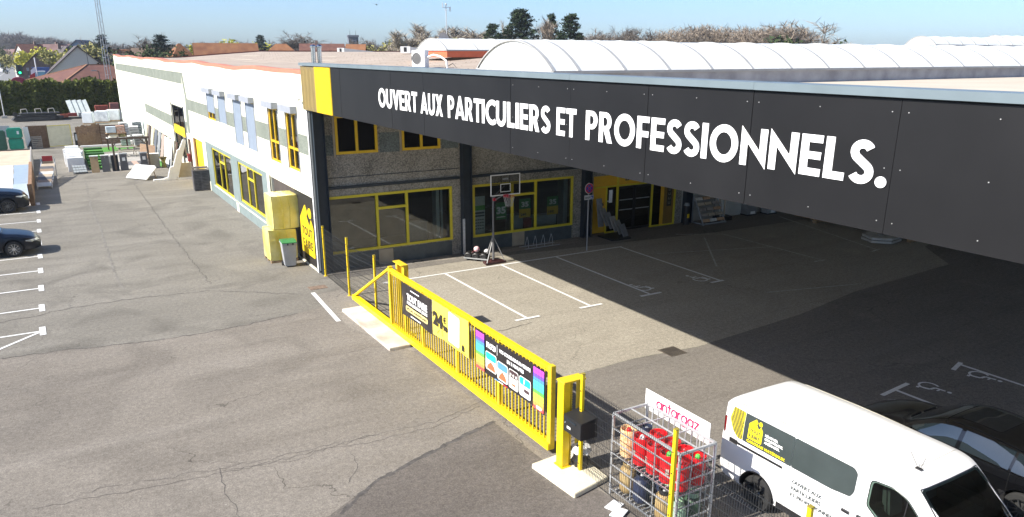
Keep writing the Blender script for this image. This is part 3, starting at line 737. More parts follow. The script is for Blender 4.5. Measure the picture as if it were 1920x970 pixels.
MB().box(-.45,.45,0,.35,0,1.35).build('shelf_body', pm('shelf_grey',(0.20,0.21,0.21),0.6), t); MB().box(.75,1.05,-.3,.1,0,2.75).build('side_panel', MATS['pale_cupboard'], t)
# --- entrance
YEN = pm('entrance_yellow', (0.68,0.37,0.015), 0.5, var=0.06)
mb = MB(); mb.box(13.1,18.15,-0.01,0.05,2.26,2.75); mb.box(13.1,13.84,-0.01,0.05,0.06,2.20); mb.box(17.22,17.42,-0.01,0.05,0.06,2.2); en = mb.build('entrance_panel', YEN, B)
text('ENTRÉE', 'lettering', KSGN, en, (14.95,-0.014,2.44), (1,0,0), (0,0,1), 0.17, width=1.15, bold=0.05)
text('6', 'lettering', KSGN, en, (13.62,-0.014,1.35), (1,0,0), (0,0,1), 0.15, bold=0.04)
b = MB()
for i in range(9): b.box(13.48,13.48+0.24+0.06*((i*7)%3),-0.013,-0.01,1.20-i*.085,1.225-i*.085)
b.build('opening_hours_text', KSGN, en)
BRP = pm('brown_board_dark',(0.20,0.11,0.02),0.6)
bp_ = MB().box(17.42,18.06,-0.012,0.05,0.06,2.3).build('brown_sign_panel', BRP, B)
b = MB().box(17.62,17.92,-0.016,-0.012,0.95,1.95).build('sign_strip', KSGN, bp_)
for i in range(4): MB().box(17.70,17.84,-0.020,-0.0165,1.72-i*.22,1.75-i*.22).box(17.70,17.73,-0.020,-0.0165,1.75-i*.22,1.84-i*.22).box(17.81,17.84,-0.020,-0.0165,1.75-i*.22,1.84-i*.22).build('sign_mark', pm('dull_gold',(0.22,0.20,0.16),0.5), b)
mb = MB(); mb.box(13.1,18.15,-0.05,0.02,2.19,2.26)
for q in (14.5,16.62,18.1): mb.box(q-.05,q+.05,-0.055,0.05,0,2.76 if q < 15 else 2.26)
mb.box(13.84,14.45,-0.05,0.02,0.0,0.07); mb.box(16.67,18.05,-0.05,0.02,0.0,0.07); mb.box(13.82,13.88,-.05,.02,.07,2.19)
mb.build('entrance_frame', YEL2, B)
for a, c in ((13.9,14.44),(16.68,17.2)): MB().box(a,c,0.0,0.01,0.08,2.18).build('side_pane', GLD, B)
for a, c in ((14.56,15.52),(15.56,16.56)):
    dd = MB().box(a,a+.07,-.02,.03,.04,2.17).box(c-.07,c,-.02,.03,.04,2.17).box(a+.07,c-.07,-.02,.03,.04,.14).box(a+.07,c-.07,-.02,.03,2.05,2.17).build('sliding_door', pm('door_black',(0.012,0.012,0.013),0.35), B)
    MB().box(a+.07,c-.07,.0,.008,.14,2.05).build('pane', GLD, dd)
    MB().box(a+.08,c-.08,-.025,-.018,1.02,1.06).box(a+.08,c-.08,-.0252,-.018,1.50,1.54).build('push_bar', GREYP, dd)
MB().box(13.1,18.15,0.35,0.4,0,3).poly([(12.9,.3,.02),(18.5,.3,.02),(18.5,4,.02),(12.9,4,.02)]).build('entrance_lobby', DARKIN, B)
MB().box(14.02,14.22,-0.004,-0.002,1.45,2.05).box(13.95,14.0,-.004,-.002,1.5,1.56).build('door_sticker', WPS, B)
mb = MB(); mb.box(18.6,26.6,0.001,0.3,0,7.28)
for i in range(1, 12): mb.box(18.2,26.5,-0.002,0.0005,i*.4-.008,i*.4)
mb.build('block_wall', BLOCKW, B)
# right end wall of the canopy bay
mb = MB().box(26.4,26.7,-32,0,0,7.28); mb.build('end_wall', pm('end_wall_grey',(0.60,0.59,0.55),0.9), B)
MB().box(26.15,26.38,-20,-9,0.25,3.4).build('end_wall_cladding', pm('end_cladding',(0.30,0.30,0.29),0.7), B)
# steel columns
for xx in (0.30,6.40,12.60,18.87,25.2):
    c_ = MB(); c_.box(xx-.21,xx-.19,-.30,-.02,0.0,6.9); c_.box(xx+.19,xx+.21,-.30,-.02,0,6.9); c_.box(xx-.19,xx+.19,-.17,-.15,0,6.9); c_.box(xx-.26,xx+.26,-.34,0,0,.015)
    c_.build('steel_column', DSTEEL, B)
MB().box(6.13,6.24,-.32,-.305,0.02,1.55).build('column_guard', GALV, B)
MB().cyl((0.06,-.06,0.1),(0.06,-.06,6.2),0.045,n=10).build('downpipe', pm('downpipe_grey',(0.12,0.13,0.13),0.5), B)
# --- canopy
CANX = 26.4; CY0 = -29.5
mb = MB()
for (xa,xb,ya,yb_) in ((0.35,3.42,CY0,0.2),(3.42,CANX,CY0,-11.08),(3.42,CANX,-6.92,0.2)): mb.poly([(xa,ya,7.30),(xb,ya,7.30),(xb,yb_,7.30),(xa,yb_,7.30)])
mb.box(0.35,26.7,CY0-.02,CY0+.2,6.6,7.75)
mb.build('canopy_roof', ROOFP, B, fix=False)
mb = MB(); mb.box(0.25,3.42,CY0+.2,-0.02,7.02,7.27); mb.box(3.42,CANX,CY0+.2,-11.08,7.02,7.27); mb.box(3.42,CANX,-6.92,-0.02,7.02,7.27)
for i in range(5): mb.box(0.3,CANX,-6.2*i-3.2,-6.2*i-3.0,6.6,7.02)
mb.build('canopy_soffit', pm('soffit_grey',(0.60,0.60,0.57),0.8), B)
# fascia cladding
seam = [0.12,-1.60,-3.30,-4.20,-6.30,-8.42,-10.54,-12.66,-14.80,-16.93,-19.06,-21.20,-23.34,-25.5,-27.6,-29.5]
fasc = None
for i, (a, c) in enumerate(zip(seam[:-1], seam[1:])):
    if i < 2: continue
    off = [0,.002,-.0015,.001,-.002][i % 5]
    f = MB().box(-0.10+off,-0.05,c+0.004,a-0.004,6.20,7.715).build('fascia_panel', FASC, B)
    rv = MB()
    for yy in (a-0.10, c+0.10, (a+c)/2):
        for zz in (6.34, 6.95, 7.58):
            if i > 7: rv.cyl((-0.106+off,yy,zz),(-0.098,yy,zz),0.0065,n=8)
    if i > 7: rv.build('rivet', pm('rivet_alu',(0.45,0.45,0.45),0.4), f)
    if fasc is None: fasc = f
MB().box(-0.05,0.25,CY0,0.12,6.19,7.71).build('fascia_core', pm('seam_dark',(0.01,0.01,0.011),0.7), B)
# corrugated yellow and patterned tan end bays
mb = MB()
for i in range(34):
    a = -1.60-i*0.05; mb.prism([(-0.085,a),(-0.125,a-0.0125),(-0.125,a-0.0375),(-0.085,a-0.05)], 'z', 6.20, 7.715)
yb = mb.build('yellow_fascia_bay', YEL, B)
PAT = pm('tan_cladding', (0.21,0.155,0.06), 0.5, var=0.05)
pb = MB().box(-0.10,-0.05,-1.59,0.12,6.20,7.715).build('patterned_fascia_bay', PAT, B)
mb = MB()
for k in range(24):
    z = 6.14+k*0.072
    for j in range(4):
        y0 = 0.10-j*0.42
        pts = [(y0, z), (y0-.21, z+.16), (y0-.42, z)]
        for p, q in zip(pts[:-1], pts[1:]):
            if min(p[1], q[1]) > 6.21 and max(p[1], q[1]) < 7.70: mb.bar((-0.103,p[0],p[1]),(-0.103,q[0],q[1]),0.004,0.018)
mb.build('chevron_ribs', pm('chevron_ochre',(0.34,0.25,0.08),0.5), pb)
mb = MB(); mb.box(-0.15,0.28,CY0,0.16,7.738,7.835)
for yy in seam[3::2]: mb.box(-0.153,0.283,yy-.03,yy+.03,7.741,7.838)
mb.build('coping', COP, B)
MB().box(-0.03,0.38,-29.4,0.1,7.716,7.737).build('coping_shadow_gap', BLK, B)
# the big sign
words = [('OUVERT',708,781,165),('AUX',787,829,180),('PARTICULIERS',838.5,1031,190),('ET',1043,1080,205),('PROFESSIONNELS.',1098,1668,215)]
yy = lambda u: XP(u, 150+(u-600)*0.13, -0.12).y
sg = bpy.data.objects.new('fascia_lettering', None); col.objects.link(sg); sg.parent = B
for wd, a, c, v in words:
    y0, y1 = yy(a), yy(c)
    sign_word(wd, 'sign_word', SIGNW, sg, (-0.108, y0, 6.735), (0,-1,0), (0,0,1), 0.505, abs(y1-y0), 0.004, s=0.21, gap=0.085)
# --- main roof behind
mb = MB(); prof = [(0.42,7.46),(3.5,7.38),(7.5,7.45),(12,7.82),(17.5,8.22),(30,8.24),(50,8.2),(62,7.6)]
N_ = 41
for i in range(len(prof)-1):
    a, b_ = prof[i], prof[i+1]
    mb.poly([(a[0],0.16,a[1]),(b_[0],0.16,b_[1]),(b_[0],80.2,b_[1]),(a[0],80.2,a[1])])
    mb.poly([(a[0],0.161,5.0),(b_[0],0.161,5.0),(b_[0],0.161,b_[1]),(a[0],0.161,a[1])])
rf = mb.build('main_roof', ROOFT, B)
mb = MB(); rr = random.Random(3)
for i in range(30):           # lines of bolt heads on the sheets
    y = 3+i*2.4
    for k in range(34):
        x = 8.2+k*0.27*1.1; z = 7.45+(x-7.5)*0.0825 if x < 12 else 7.82+(x-12)*0.0727
        if x < 17.4 and rr.random() < .6: mb.box(x,x+.05,y,y+.06,z,z+.012)
mb.build('roof_bolts', pm('bolt_dark',(0.16,0.12,0.10),0.8), rf)
mb = MB()
for (x, y, l, wd) in ((6,30,9,.5),(9,24,6,.4),(8,44,10,.6),(12,33,5,.5),(5,52,8,.7),(14,28,4,.4),(11,55,8,.8)):
    def zz(x): return (7.38+(x-3.5)*.0175 if x < 7.5 else 7.45+(x-7.5)*.0825 if x < 12 else 7.82+(x-12)*.0727)+.012
    MB().poly([(x,y,zz(x)),(x+wd,y,zz(x+wd)),(x+wd,y+l,zz(x+wd)),(x,y+l,zz(x))]).build('roof_pale_sheet', pm('roof_pale',(0.50,0.43,0.33),0.8), rf)
mb = MB()
for a, b_ in zip(prof[:-1], prof[1:]): mb.poly([(a[0],80.21,a[1]-.25),(b_[0],80.21,b_[1]-.25),(b_[0],80.21,b_[1]+.12),(a[0],80.21,a[1]+.12)]); mb.poly([(a[0],80.0,a[1]+.03),(b_[0],80.0,b_[1]+.03),(b_[0],80.0,b_[1]+.14),(a[0],80.0,a[1]+.14)])
mb.build('gable_flashing', REDD, B)
# --- barrel skylights
VWH = pm('skylight_white', (0.80,0.82,0.80), 0.35, c2=(0.70,0.70,0.64), scale=0.9, detail=9, spec=0.6)
_n = VWH.node_tree.nodes; _l = VWH.node_tree.links; _tr = _n.new('ShaderNodeBsdfTranslucent'); _tr.inputs[0].default_value = (0.9,0.92,0.88,1); _mx = _n.new('ShaderNodeMixShader'); _mx.inputs[0].default_value = 0.025
_l.new(_n['Principled BSDF'].outputs[0], _mx.inputs[1]); _l.new(_tr.outputs[0], _mx.inputs[2]); _l.new(_mx.outputs[0], _n['Material Output'].inputs[0])
RIBG = pm('skylight_rib', (0.36,0.36,0.35), 0.5, var=0.1)
CURB = pm('weathered_curb', (0.24,0.24,0.25), 0.8, c2=(0.42,0.42,0.43), scale=1.6, detail=8)
def vault(x0, x1, yc, hw, z, rise, ribs, curbz, curbmat, n=22, rib_w=0.10):
    rad = (hw*hw+rise*rise)/(2*rise); a = math.asin(min(1, hw/rad))
    P = [(yc+rad*math.sin(-a+2*a*i/n), z+rad*math.cos(-a+2*a*i/n)-(rad-rise)) for i in range(n+1)]
    mb = MB(); X = [x0]+[r for r in ribs if x0 < r < x1]+[x1]
    for xa, xb in zip(X[:-1], X[1:]):
        for p, q in zip(P[:-1], P[1:]):
            mb.poly([(xa,p[0],p[1]),(xb,p[0],p[1]),(xb,q[0],q[1]),(xa,q[0],q[1])])
    mb.poly([(x0,p[0],p[1]) for p in P]); mb.poly([(x1,p[0],p[1]) for p in P[::-1]])
    v = mb.build('barrel_skylight', VWH, B, smooth=40)
    mb = MB()
    for r in X:
        for p, q in zip(P[:-1], P[1:]):
            c0 = Vector((0,yc,z-(rad-rise)))
            def o_(pt, e): d = Vector((0,pt[0]-yc,pt[1]-c0.z)).normalized(); return (pt[0]+d.y*e, pt[1]+d.z*e)
            a0, a1 = o_(p,-.01), o_(q,-.01); b0, b1 = o_(p,.03), o_(q,.03)
            for xx in (r-rib_w/2, r+rib_w/2): mb.poly([(xx,*a0),(xx,*a1),(xx,*b1),(xx,*b0)])
            mb.poly([(r-rib_w/2,*b0),(r+rib_w/2,*b0),(r+rib_w/2,*b1),(r-rib_w/2,*b1)])
    mb.box(x0-.05,x1+.05,P[0][0]-.06,P[0][0]+.02,z-.05,z+.02); mb.box(x0-.05,x1+.05,P[-1][0]-.02,P[-1][0]+.06,z-.05,z+.02); mb.box(x0-.06,x0-.005,P[0][0],P[-1][0],z-.04,z+.03)
    mb.build('skylight_rib', RIBG, v, smooth=False)
    MB().box(x0,x1,yc-hw,yc-hw+.12,curbz,z-.051).box(x0,x1,yc+hw-.12,yc+hw,curbz,z-.051).box(x0,x0+.12,yc-hw+.12,yc+hw-.12,curbz,z-.051).box(x1-.12,x1,yc-hw+.12,yc+hw-.12,curbz,z-.051).build('skylight_curb', curbmat, B)
    return v
vault(3.4, 37.5, -9.0, 2.1, 7.72, 0.80, [4.22,5.79,7.39,9.07,10.78,12.52,14.32,16.17,18.1,20.1,22.1,24.1,26.1,28.1,30.1,32.1,34.1,36.1], 7.29, CURB)
RCURB = pm('red_curb', (0.62,0.14,0.06), 0.6, var=0.1)
p = Vector(CAM)+Vector(ray(838,93)).normalized()*0
def along(u, v, dist):
    d = ray(u, v); d2 = d/math.hypot(d.x, d.y); return CAM+d2*dist
q = along(838, 94, 44)
vault(q.x, q.x+17, q.y+2.0, 2.0, q.z, 0.62, [q.x+1.9*i for i in range(1,9)], q.z-.38, RCURB, rib_w=0.06)
q = along(1754, 84, 62)
vault(q.x, q.x+30, q.y+1.1, 1.1, q.z, 0.55, [q.x+1.6*i for i in range(1,19)], q.z-.5, CURB, rib_w=0.08)
q = along(1888, 79, 75)
vault(q.x, q.x+20, q.y+1.0, 1.0, q.z, 0.5, [q.x+1.6*i for i in range(1,12)], q.z-.6, CURB, rib_w=0.08)
# --- things on the roof
t = thing('air_conditioner', 'white boxy outdoor air conditioner standing on the tan roof behind the black fascia', 'air conditioner', (7.35,6.2,7.47), R(-62))
MB().box(-.38,.38,-.17,.17,.06,.82).build('casing', WHT, t, bevel=0.02); MB().box(-.36,-.30,-.2,.2,0,.06).box(.30,.36,-.2,.2,0,.06).box(-.6,.7,-.3,.3,-.06,-.001).build('feet', BLK, t)
f = MB().lathe([(.27,-.172),(.27,-.19),(.25,-.192),(.25,-.172)],(-.08,0,.45),24,axis='y',caps=False)
f.build('fan_ring', GREYP, t); MB().lathe([(.25,-.171),(.001,-.173)],(-.08,0,.45),24,axis='y',caps=False).build('fan_grille', pm('fan_dark',(0.10,0.10,0.10),0.6), t)
MB().lathe([(.20,-.372-.01),(.001,-.384)],(0,0,.45),24,axis='x',caps=False).box(-.386,-.381,-.12,.12,.12,.16).build('side_vent', pm('fan_dark2',(0.25,0.25,0.25),0.6), t)
MB().tube([(.38,0,.5),(.75,.02,.62),(1.15,.03,.55),(1.5,.02,.35),(1.55,0,.02)],.045,8).build('lagged_pipe', WHT, t)
MB().tube([(1.3,.2,.05),(1.8,.1,.25),(2.1,0,.02)],.015,6).build('cable', BLK, t)
t = thing('flue_pipes', 'pair of shiny metal flue pipes rising behind the left end of the fascia', 'chimney', (0.75,0.85,7.30))
for xx in (-.11,.12):
    MB().cyl((xx,0,0),(xx,0,1.12 if xx < 0 else 1.05),.085,n=16).lathe([(.085,1.05),(.11,1.06),(.11,1.1),(.06,1.16)],(xx,0,0),16).build('flue_pipe', pm('bright_steel',(0.55,0.55,0.55),0.18,metal=1.0), t, smooth=30)
q = along(838, 96, 56)
t = thing('antenna_mast', 'thin grey antenna mast on the roof beside the satellite dish', 'antenna', (q.x,q.y,8.2))
MB().cyl((0,0,0),(0,0,3.1),.03,n=8).build('mast', GALV, t); MB().bar((-.3,0,2.9),(.35,0,2.9),.03,.03).bar((0,-.25,2.75),(0,.25,2.75),.03,.03).cyl((-.25,0,2.9),(-.25,0,3.2),.03,n=6).cyl((.3,0,2.65),(.3,0,2.95),.04,n=6).ball((0,0,3.1),.07,5).build('sensor_arms', GALV, t)
q2 = along(831, 90, 54)
t = thing('satellite_dish', 'round pale grey satellite dish on the roof left of the skylight', 'satellite dish', (q2.x,q2.y,8.2), R(200))
dsh = MB().lathe([(.001,.0),(.15,.01),(.32,.045),(.46,.10),(.52,.13)],(0,0,0),26,axis='y',caps=False).build('dish', pm('dish_grey',(0.50,0.48,0.45),0.5), t, loc=(0,0,.72), smooth=True)
dsh.rotation_euler = (R(12),0,0); MB().cyl((0,-.08,0),(0,-.08,.75),.035,n=8).build('post', GALV, t); MB().tube([(0,0,.25),(0,.55,.6)],.02,6).cbox((0,.58,.62),(.1,.14,.1)).build('feed_arm', GALV, t)
for (u, v, d, lab) in ((761,97,60,'small white rooftop housing with a dark opening, nearest the satellite dish'),(640,97,85,'small white rooftop housing furthest along the tan roof')):
    q = along(u, v, d); t = thing('rooftop_housing', lab, 'rooftop housing', (q.x,q.y,8.15), R(-28))
    MB().box(-.35,.35,-.4,.4,0,.45).build('housing', WHT, t); MB().box(-.12,.1,-.41,-.401,.08,.4).build('opening', BLK, t)
    MB().prism([(.36,.42),(4.2,.0),(.36,.0)],'y',-.4,.4).build('sloping_cover', pm('sheet_grey',(0.22,0.23,0.25),0.6), t)
t = thing('security_camera', 'small white security camera on a bracket at the building corner below the fascia', 'security camera', (-0.02,0.45,6.55))
MB().bar((0,0,0),(-.16,.02,-.02),.03,.03).build('bracket', WHT, t); MB().cyl((-.16,-.12,-.02),(-.22,.2,.05),.04,n=10).build('camera_body', WHT, t)
# ================================================================== GATE, FENCE, BANNERS
GY = pm('gate_yellow', (0.84, 0.60, 0.012), 0.42, var=0.07, scale=5)
GYP = pm('gate_yellow_worn', (0.80, 0.56, 0.02), 0.5, c2=(0.66, 0.47, 0.03), scale=14, detail=8)
struct('gate_plinth', MB().box(-0.78,-0.12,-9.15,-5.0,0.0,0.10), pm('whitewashed_concrete',(0.38,0.30,0.23),0.9,c2=(0.76,0.73,0.64),scale=1.1,detail=9,bump=0.4), bevel=0.012)
G = thing('sliding_gate', 'long bright yellow sliding gate with vertical bars, triangular tail brace and three banners', 'gate', (-0.05,0,0))
MB().box(-.09,.09,-16.46,-4.15,0.10,0.27).build('bottom_rail', GY, G, bevel=0.012)
MB().box(-.05,.05,-16.46,-7.60,1.93,2.03).build('top_rail', GY, G, bevel=0.008)
MB().box(-.06,.06,-7.68,-7.56,0.27,2.08).build('end_post', GYP, G, bevel=0.008)
MB().box(-.06,.06,-16.50,-16.36,0.27,2.05).build('end_post', GYP, G, bevel=0.008)
for y in (-9.93,-12.06,-14.24): MB().box(-.04,.04,y-.05,y+.05,0.27,1.93).build('intermediate_post', GYP, G)
MB().bar((0,-7.60,2.02),(0,-4.30,0.28),.09,.07).build('diagonal_brace', GY, G)
k = 0; y = -7.78
bar0 = None
while y > -16.3:
    if min(abs(y-q) for q in (-9.93,-12.06,-14.24)) > .07:
        if bar0 is None: bar0 = MB().box(-.014,.014,-.014,.014,.272,1.928).build('gate_bar', GYP, G); b = bar0
        else: b = bar0.copy(); col.objects.link(b); b.parent = G
        b.location = (0,y,0)
    y -= 0.150
MB().box(-.03,.03,-16.36,-7.68,1.87,1.885).build('comb_strip', GYP, G)
MB().cyl((.02,-5.1,.05),(.10,-5.1,.05),.07,n=14).cyl((.02,-8.9,.05),(.10,-8.9,.05),.07,n=14).build('roller_wheel', GALV, G)
# rear guide frame and catch post
t = thing('gate_guide_frame', 'yellow steel guide frame the sliding gate runs through at its tail end', 'gate post', (0.12,-8.0,0))
MB().box(.02,.14,-.22,-.10,0,2.2).build('guide_post', GYP, t, bevel=0.006); MB().box(.02,.14,.30,.42,0,2.2).build('guide_post', GYP, t, bevel=0.006)
MB().box(-.06,.15,-.24,.44,2.2,2.225).build('top_plate', GYP, t); MB().box(.141,.155,-.24,.44,1.75,2.2).build('side_plate', pm('ochre_plate',(0.55,0.33,0.02),0.5), t)
MB().box(-.3,.3,-.4,.6,0,.02).build('base_plate', GYP, t)
struct('post_plinth', MB().prism([(-.72,-16.75),(.35,-16.65),(.33,-17.95),(-.62,-18.15)],'z',0.0,0.11), pm('cream_concrete',(0.66,0.60,0.44),0.9,c2=(0.76,0.70,0.54),scale=3,detail=8,bump=0.3), bevel=0.012)
t = thing('gate_catch_post', 'tall yellow steel catch frame at the closing end of the gate carrying the black letterbox', 'gate post', (-0.12,-17.1,0.11))
MB().box(-.17,.0,-.12,.10,0,1.86).build('catch_post', GY, t, bevel=0.008); MB().box(.26,.33,-.02,.06,0,1.85).build('rear_post', GYP, t)
MB().box(-.17,.36,-.14,.14,1.86,1.90).build('top_plate', GYP, t, bevel=0.005)
MB().box(.05,.08,-.06,.08,0,1.85).build('toothed_rail', GYP, t)
b = MB()
for i in range(34): b.box(.08,.10,-.05,.07,.03+i*.053,.055+i*.053)
b.build('rail_teeth', MATS['gate_yellow_worn'], t); MB().box(-.2,.03,-.16,.14,0,.015).build('base_plate', GYP, t)
t = thing('letterbox', 'black metal letterbox with a small white name label fixed to the yellow catch post', 'letterbox', (-0.12,-17.55,1.02))
MB().box(-.20,.20,-.32,.26,0,.36).prism([(-.20,.36),(.20,.36),(.20,.42)],'y',-.32,.26).build('box_body', BLK, t, bevel=0.008)
MB().box(-.215,-.201,-.16,.14,.27,.30).build('letter_slot', DSTEEL, t); MB().box(-.206,-.201,.02,.14,.10,.15).build('name_label', WHT, t); MB().cyl((-.2,.20,.2),(-.215,.20,.2),.013,n=8).build('lock', GALV, t)
t = thing('post_cover', 'crumpled white and black plastic wrap around the foot of the yellow catch post', 'wrapping', (0.13,-17.28,0.11))
b = MB().lathe([(.17,.0),(.20,.12),(.15,.26),(.18,.36)],(0,0,0),9,caps=False)
for i in range(len(b.v)): x, y_, z = b.v[i]; b.v[i] = (x+random.uniform(-.03,.03), y_+random.uniform(-.03,.03), z+random.uniform(-.03,.03))
b.build('black_sleeve', pm('black_film',(0.02,0.02,0.02),0.25), t, smooth=False)
b = MB().lathe([(.21,.33),(.20,.42),(.10,.44)],(0,0,0),9,caps=False)
for i in range(len(b.v)): x, y_, z = b.v[i]; b.v[i] = (x+random.uniform(-.03,.03), y_+random.uniform(-.03,.03), z+random.uniform(-.03,.03))
b.build('white_wrap', WHT, t)
MB().cyl((0,0,0),(0,0,.4),.1,n=10).build('core', GALV, t)
# round yellow fence posts and dark mesh panels
def post(x, y, h, lab, r=0.035):
    t = thing('fence_post', lab, 'fence post', (x,y,0))
    MB().box(-r,r,-r,r,0,h).build('post_tube', GY, t, bevel=0.006); MB().box(-.07,.07,-.07,.07,0,.012).build('base_plate', GYP, t); MB().box(-r-.004,r+.004,-r-.004,r+.004,h,h+.012).build('post_cap', pm('cap_dark',(0.30,0.24,0.04),0.6), t)
    b = MB()
    for i in range(5): b.box(-r-.008,-r,-.012,.012,.25+i*.4,.28+i*.4)
    b.build('fence_clip', BLK, t); return t
post(0.09,-0.55,1.95,'yellow square fence post standing beside the black corner column of the building')
post(0.03,-3.44,2.10,'tallest-looking yellow fence post in front of the first shop window')
post(0.22,-5.55,1.92,'yellow fence post rising behind the triangular tail of the sliding gate')
post(0.0,-17.45,2.22,'yellow fence post directly behind the black letterbox')
post(-0.10,-20.22,2.28,'yellow fence post in front of the gas bottle cage')
post(-0.10,-22.9,2.30,'yellow fence post beside the white van at the bottom edge')
WIRE = pm('dark_mesh_wire', (0.03,0.032,0.034), 0.5)
def mesh_panel(y0, y1, x0, x1, h, lab, fold=True):
    t = thing('mesh_fence_panel', lab, 'fence panel', (0,0,0)); L_ = abs(y1-y0); n_ = int(L_/0.05)
    P = lambda s, dx, z: (x0+(x1-x0)*s+dx, y0+(y1-y0)*s, z)
    folds = [(0,.03),(.0,.22),(.03,.27),(0,.32),(0,.9),(.03,.95),(0,1.0),(0,h-.32),(.03,h-.27),(0,h-.22),(0,h)]
    b = MB(); r = 0.003
    for i in range(n_+1):
        s = i/n_
        for (d0, z0), (d1, z1) in zip(folds[:-1], folds[1:]): b.bar(P(s,d0,z0), P(s,d1,z1), r*1.7, r*1.7)
    b.build('vertical_wires', WIRE, t)
    b = MB(); zs = [.05,.22,.32]+[.32+.19*k for k in range(1,4)]+[1.0]+[1.0+.17*k for k in range(1,int((h-1.32)/.17)+1)]+[h-.32,h-.22,h-.04]
    for z in zs: b.bar(P(0,-.004,z), P(1,-.004,z), r*2.0, r*2.0)
    b.build('horizontal_wires', WIRE, t)
mesh_panel(-0.6,-3.4,0.09,0.03,1.90,'dark wire mesh panel between the corner column post and the next yellow post')
mesh_panel(-3.5,-5.5,0.03,0.22,1.85,'dark wire mesh panel between the second and third yellow posts')
mesh_panel(-5.6,-7.6,0.22,0.30,1.85,'dark wire mesh panel behind the tail of the sliding gate')
mesh_panel(-17.5,-20.15,0.02,-0.03,2.0,'dark wire mesh panel between the letterbox and the gas bottle cage')
mesh_panel(-20.3,-22.85,-0.06,-0.06,2.0,'dark wire mesh panel between the gas bottle cage and the white van')
mesh_panel(-22.95,-25.5,-0.06,-0.06,2.0,'dark wire mesh panel running out of the bottom right corner')
# ---- banners on the gate
BX = -0.155
def rip(y0, y1, z0, z1, name, mt, parent, nx=26, nz=8, amp=0.012, seed=1, sag=0.02):
    r = random.Random(seed); b = MB(); g = []
    for i in range(nx+1):
        c = []
        for j in range(nz+1):
            u, v = i/nx, j/nz
            x = amp*(math.sin(u*9+seed)+0.6*math.sin(v*5+u*14+seed*2)) + amp*.5*r.uniform(-1,1)*0.3
            z = z0+(z1-z0)*v + sag*math.sin(u*math.pi)*(-1 if v > .5 else 1)*abs(2*v-1)*(1+.4*math.sin(u*25))
            c.append((x, y0+(y1-y0)*u, z))
        g.append(c)
    for i in range(nx):
        for j in range(nz): b.poly([g[i][j],g[i+1][j],g[i+1][j+1],g[i][j+1]])
    return b.build(name, mt, parent, smooth=True)
BNK = pm('banner_black', (0.022,0.018,0.019), 0.42, var=0.2); BNY = pm('banner_yellow', (0.84,0.68,0.10), 0.5, var=0.04)
TX = -0.021
U_, V_ = (0,-1,0), (0,0,1)
t = thing('banner_black', 'black banner with bold white lettering and a pale yellow pill tied to the gate', 'banner', (BX,-9.75,0.92))
rip(1.02,-1.04,0,1.0,'banner_sheet',BNK,t,seed=3)
text('TOUT FAIRE','lettering',SIGNW,t,(TX,.62,.56),U_,V_,.19,width=1.38,bold=.05,depth=.001)
text('POUR LES BEAUX JOURS','lettering',SIGNW,t,(TX,.62,.43),U_,V_,.085,width=1.38,bold=.045,depth=.001)
BPY = pm('banner_pill',(0.78,0.64,0.25),0.5)
curve_obj([rrect(0,1.50,0,.155,.07)],'pill',BPY,t,(TX,.72,.21),U_,V_,.001)
text('SPÉCIAL ANNIVERSAIRE','lettering',BNK,t,(TX-.003,.66,.25),U_,V_,.075,width=1.38,bold=.02,depth=.001)
MB().box(TX-.003,TX-.001,-.25,.35,.865,.895).build('text_bar', SIGNW, t)
MB().box(TX-.003,TX-.001,-.30,.38,.095,.13).build('text_bar', SIGNW, t)
t = thing('banner_yellow', 'yellow banner with the price 24€90 and a blank white patch tied to the gate', 'banner', (BX,-11.85,0.97))
rip(1.03,-1.03,0,.98,'banner_sheet',BNY,t,seed=5,amp=.007)
text('24','price',BNK,t,(TX,.98,.33),U_,V_,.36,width=.58,bold=.055,depth=.001); text('€','price',BNK,t,(TX,.36,.52),U_,V_,.17,bold=.03,depth=.001); text('90','price',BNK,t,(TX,.38,.31),U_,V_,.15,width=.27,bold=.04,depth=.001)
curve_obj([rpoly([(0,.02),(.62,0),(.66,.80),(.04,.84)],.06)],'white_patch',SIGNW,t,(TX,.06,.10),U_,V_,.001)
BG_ = MB(); BG_.bar((TX,.75,.12),(TX,.60,.28),.012,.02).bar((TX,.60,.28),(TX,.45,.25),.012,.02).bar((TX,.45,.25),(TX,.42,.12),.012,.02).build('faint_drawing', pm('banner_olive',(0.60,0.50,0.12),0.6), t)
curve_obj([[(0,0),(.12,0),(.12,.12),(.06,.18),(0,.12)]],'small_emblem',BNK,t,(TX,-.70,.10),U_,V_,.001); MB().box(TX-.002,TX,-.9,-.66,.05,.065).build('small_text_bar', BNK, t)
t = thing('banner_colour', 'black banner edged with rainbow colour grids, white lettering and four small pictures on the gate', 'banner', (BX,-14.82,0.90))
rip(1.52,-1.55,0,1.0,'banner_sheet',BNK,t,seed=8,nx=32)
import colorsys
HUE = [0.84,0.78,0.69,0.62,0.56,0.50,0.42,0.32,0.20,0.15,0.11,0.06,0.0]
hm = [pm('swatch_%02d' % i, tuple(0.75*c for c in colorsys.hsv_to_rgb(h, .88, 1.0)), 0.5, var=0.03) for i, h in enumerate(HUE)]
MATS.update({})
for ya in (1.50,-1.10):
    b = MB()
    for r_ in range(13):
        for c_ in range(4):
            y0 = ya-c_*.105; z1 = .975-r_*.0735
            b.box(TX-.003,TX-.001,y0-.099,y0,z1-.068,z1,r_)
    b.build('colour_grid', hm, t)
text("PRO'20",'lettering',SIGNW,t,(TX,.98,.72),U_,V_,.13,width=.44,bold=.06,depth=.001); MB().box(TX-.002,TX,.46,.475,.66,.92).build('divider', SIGNW, t)
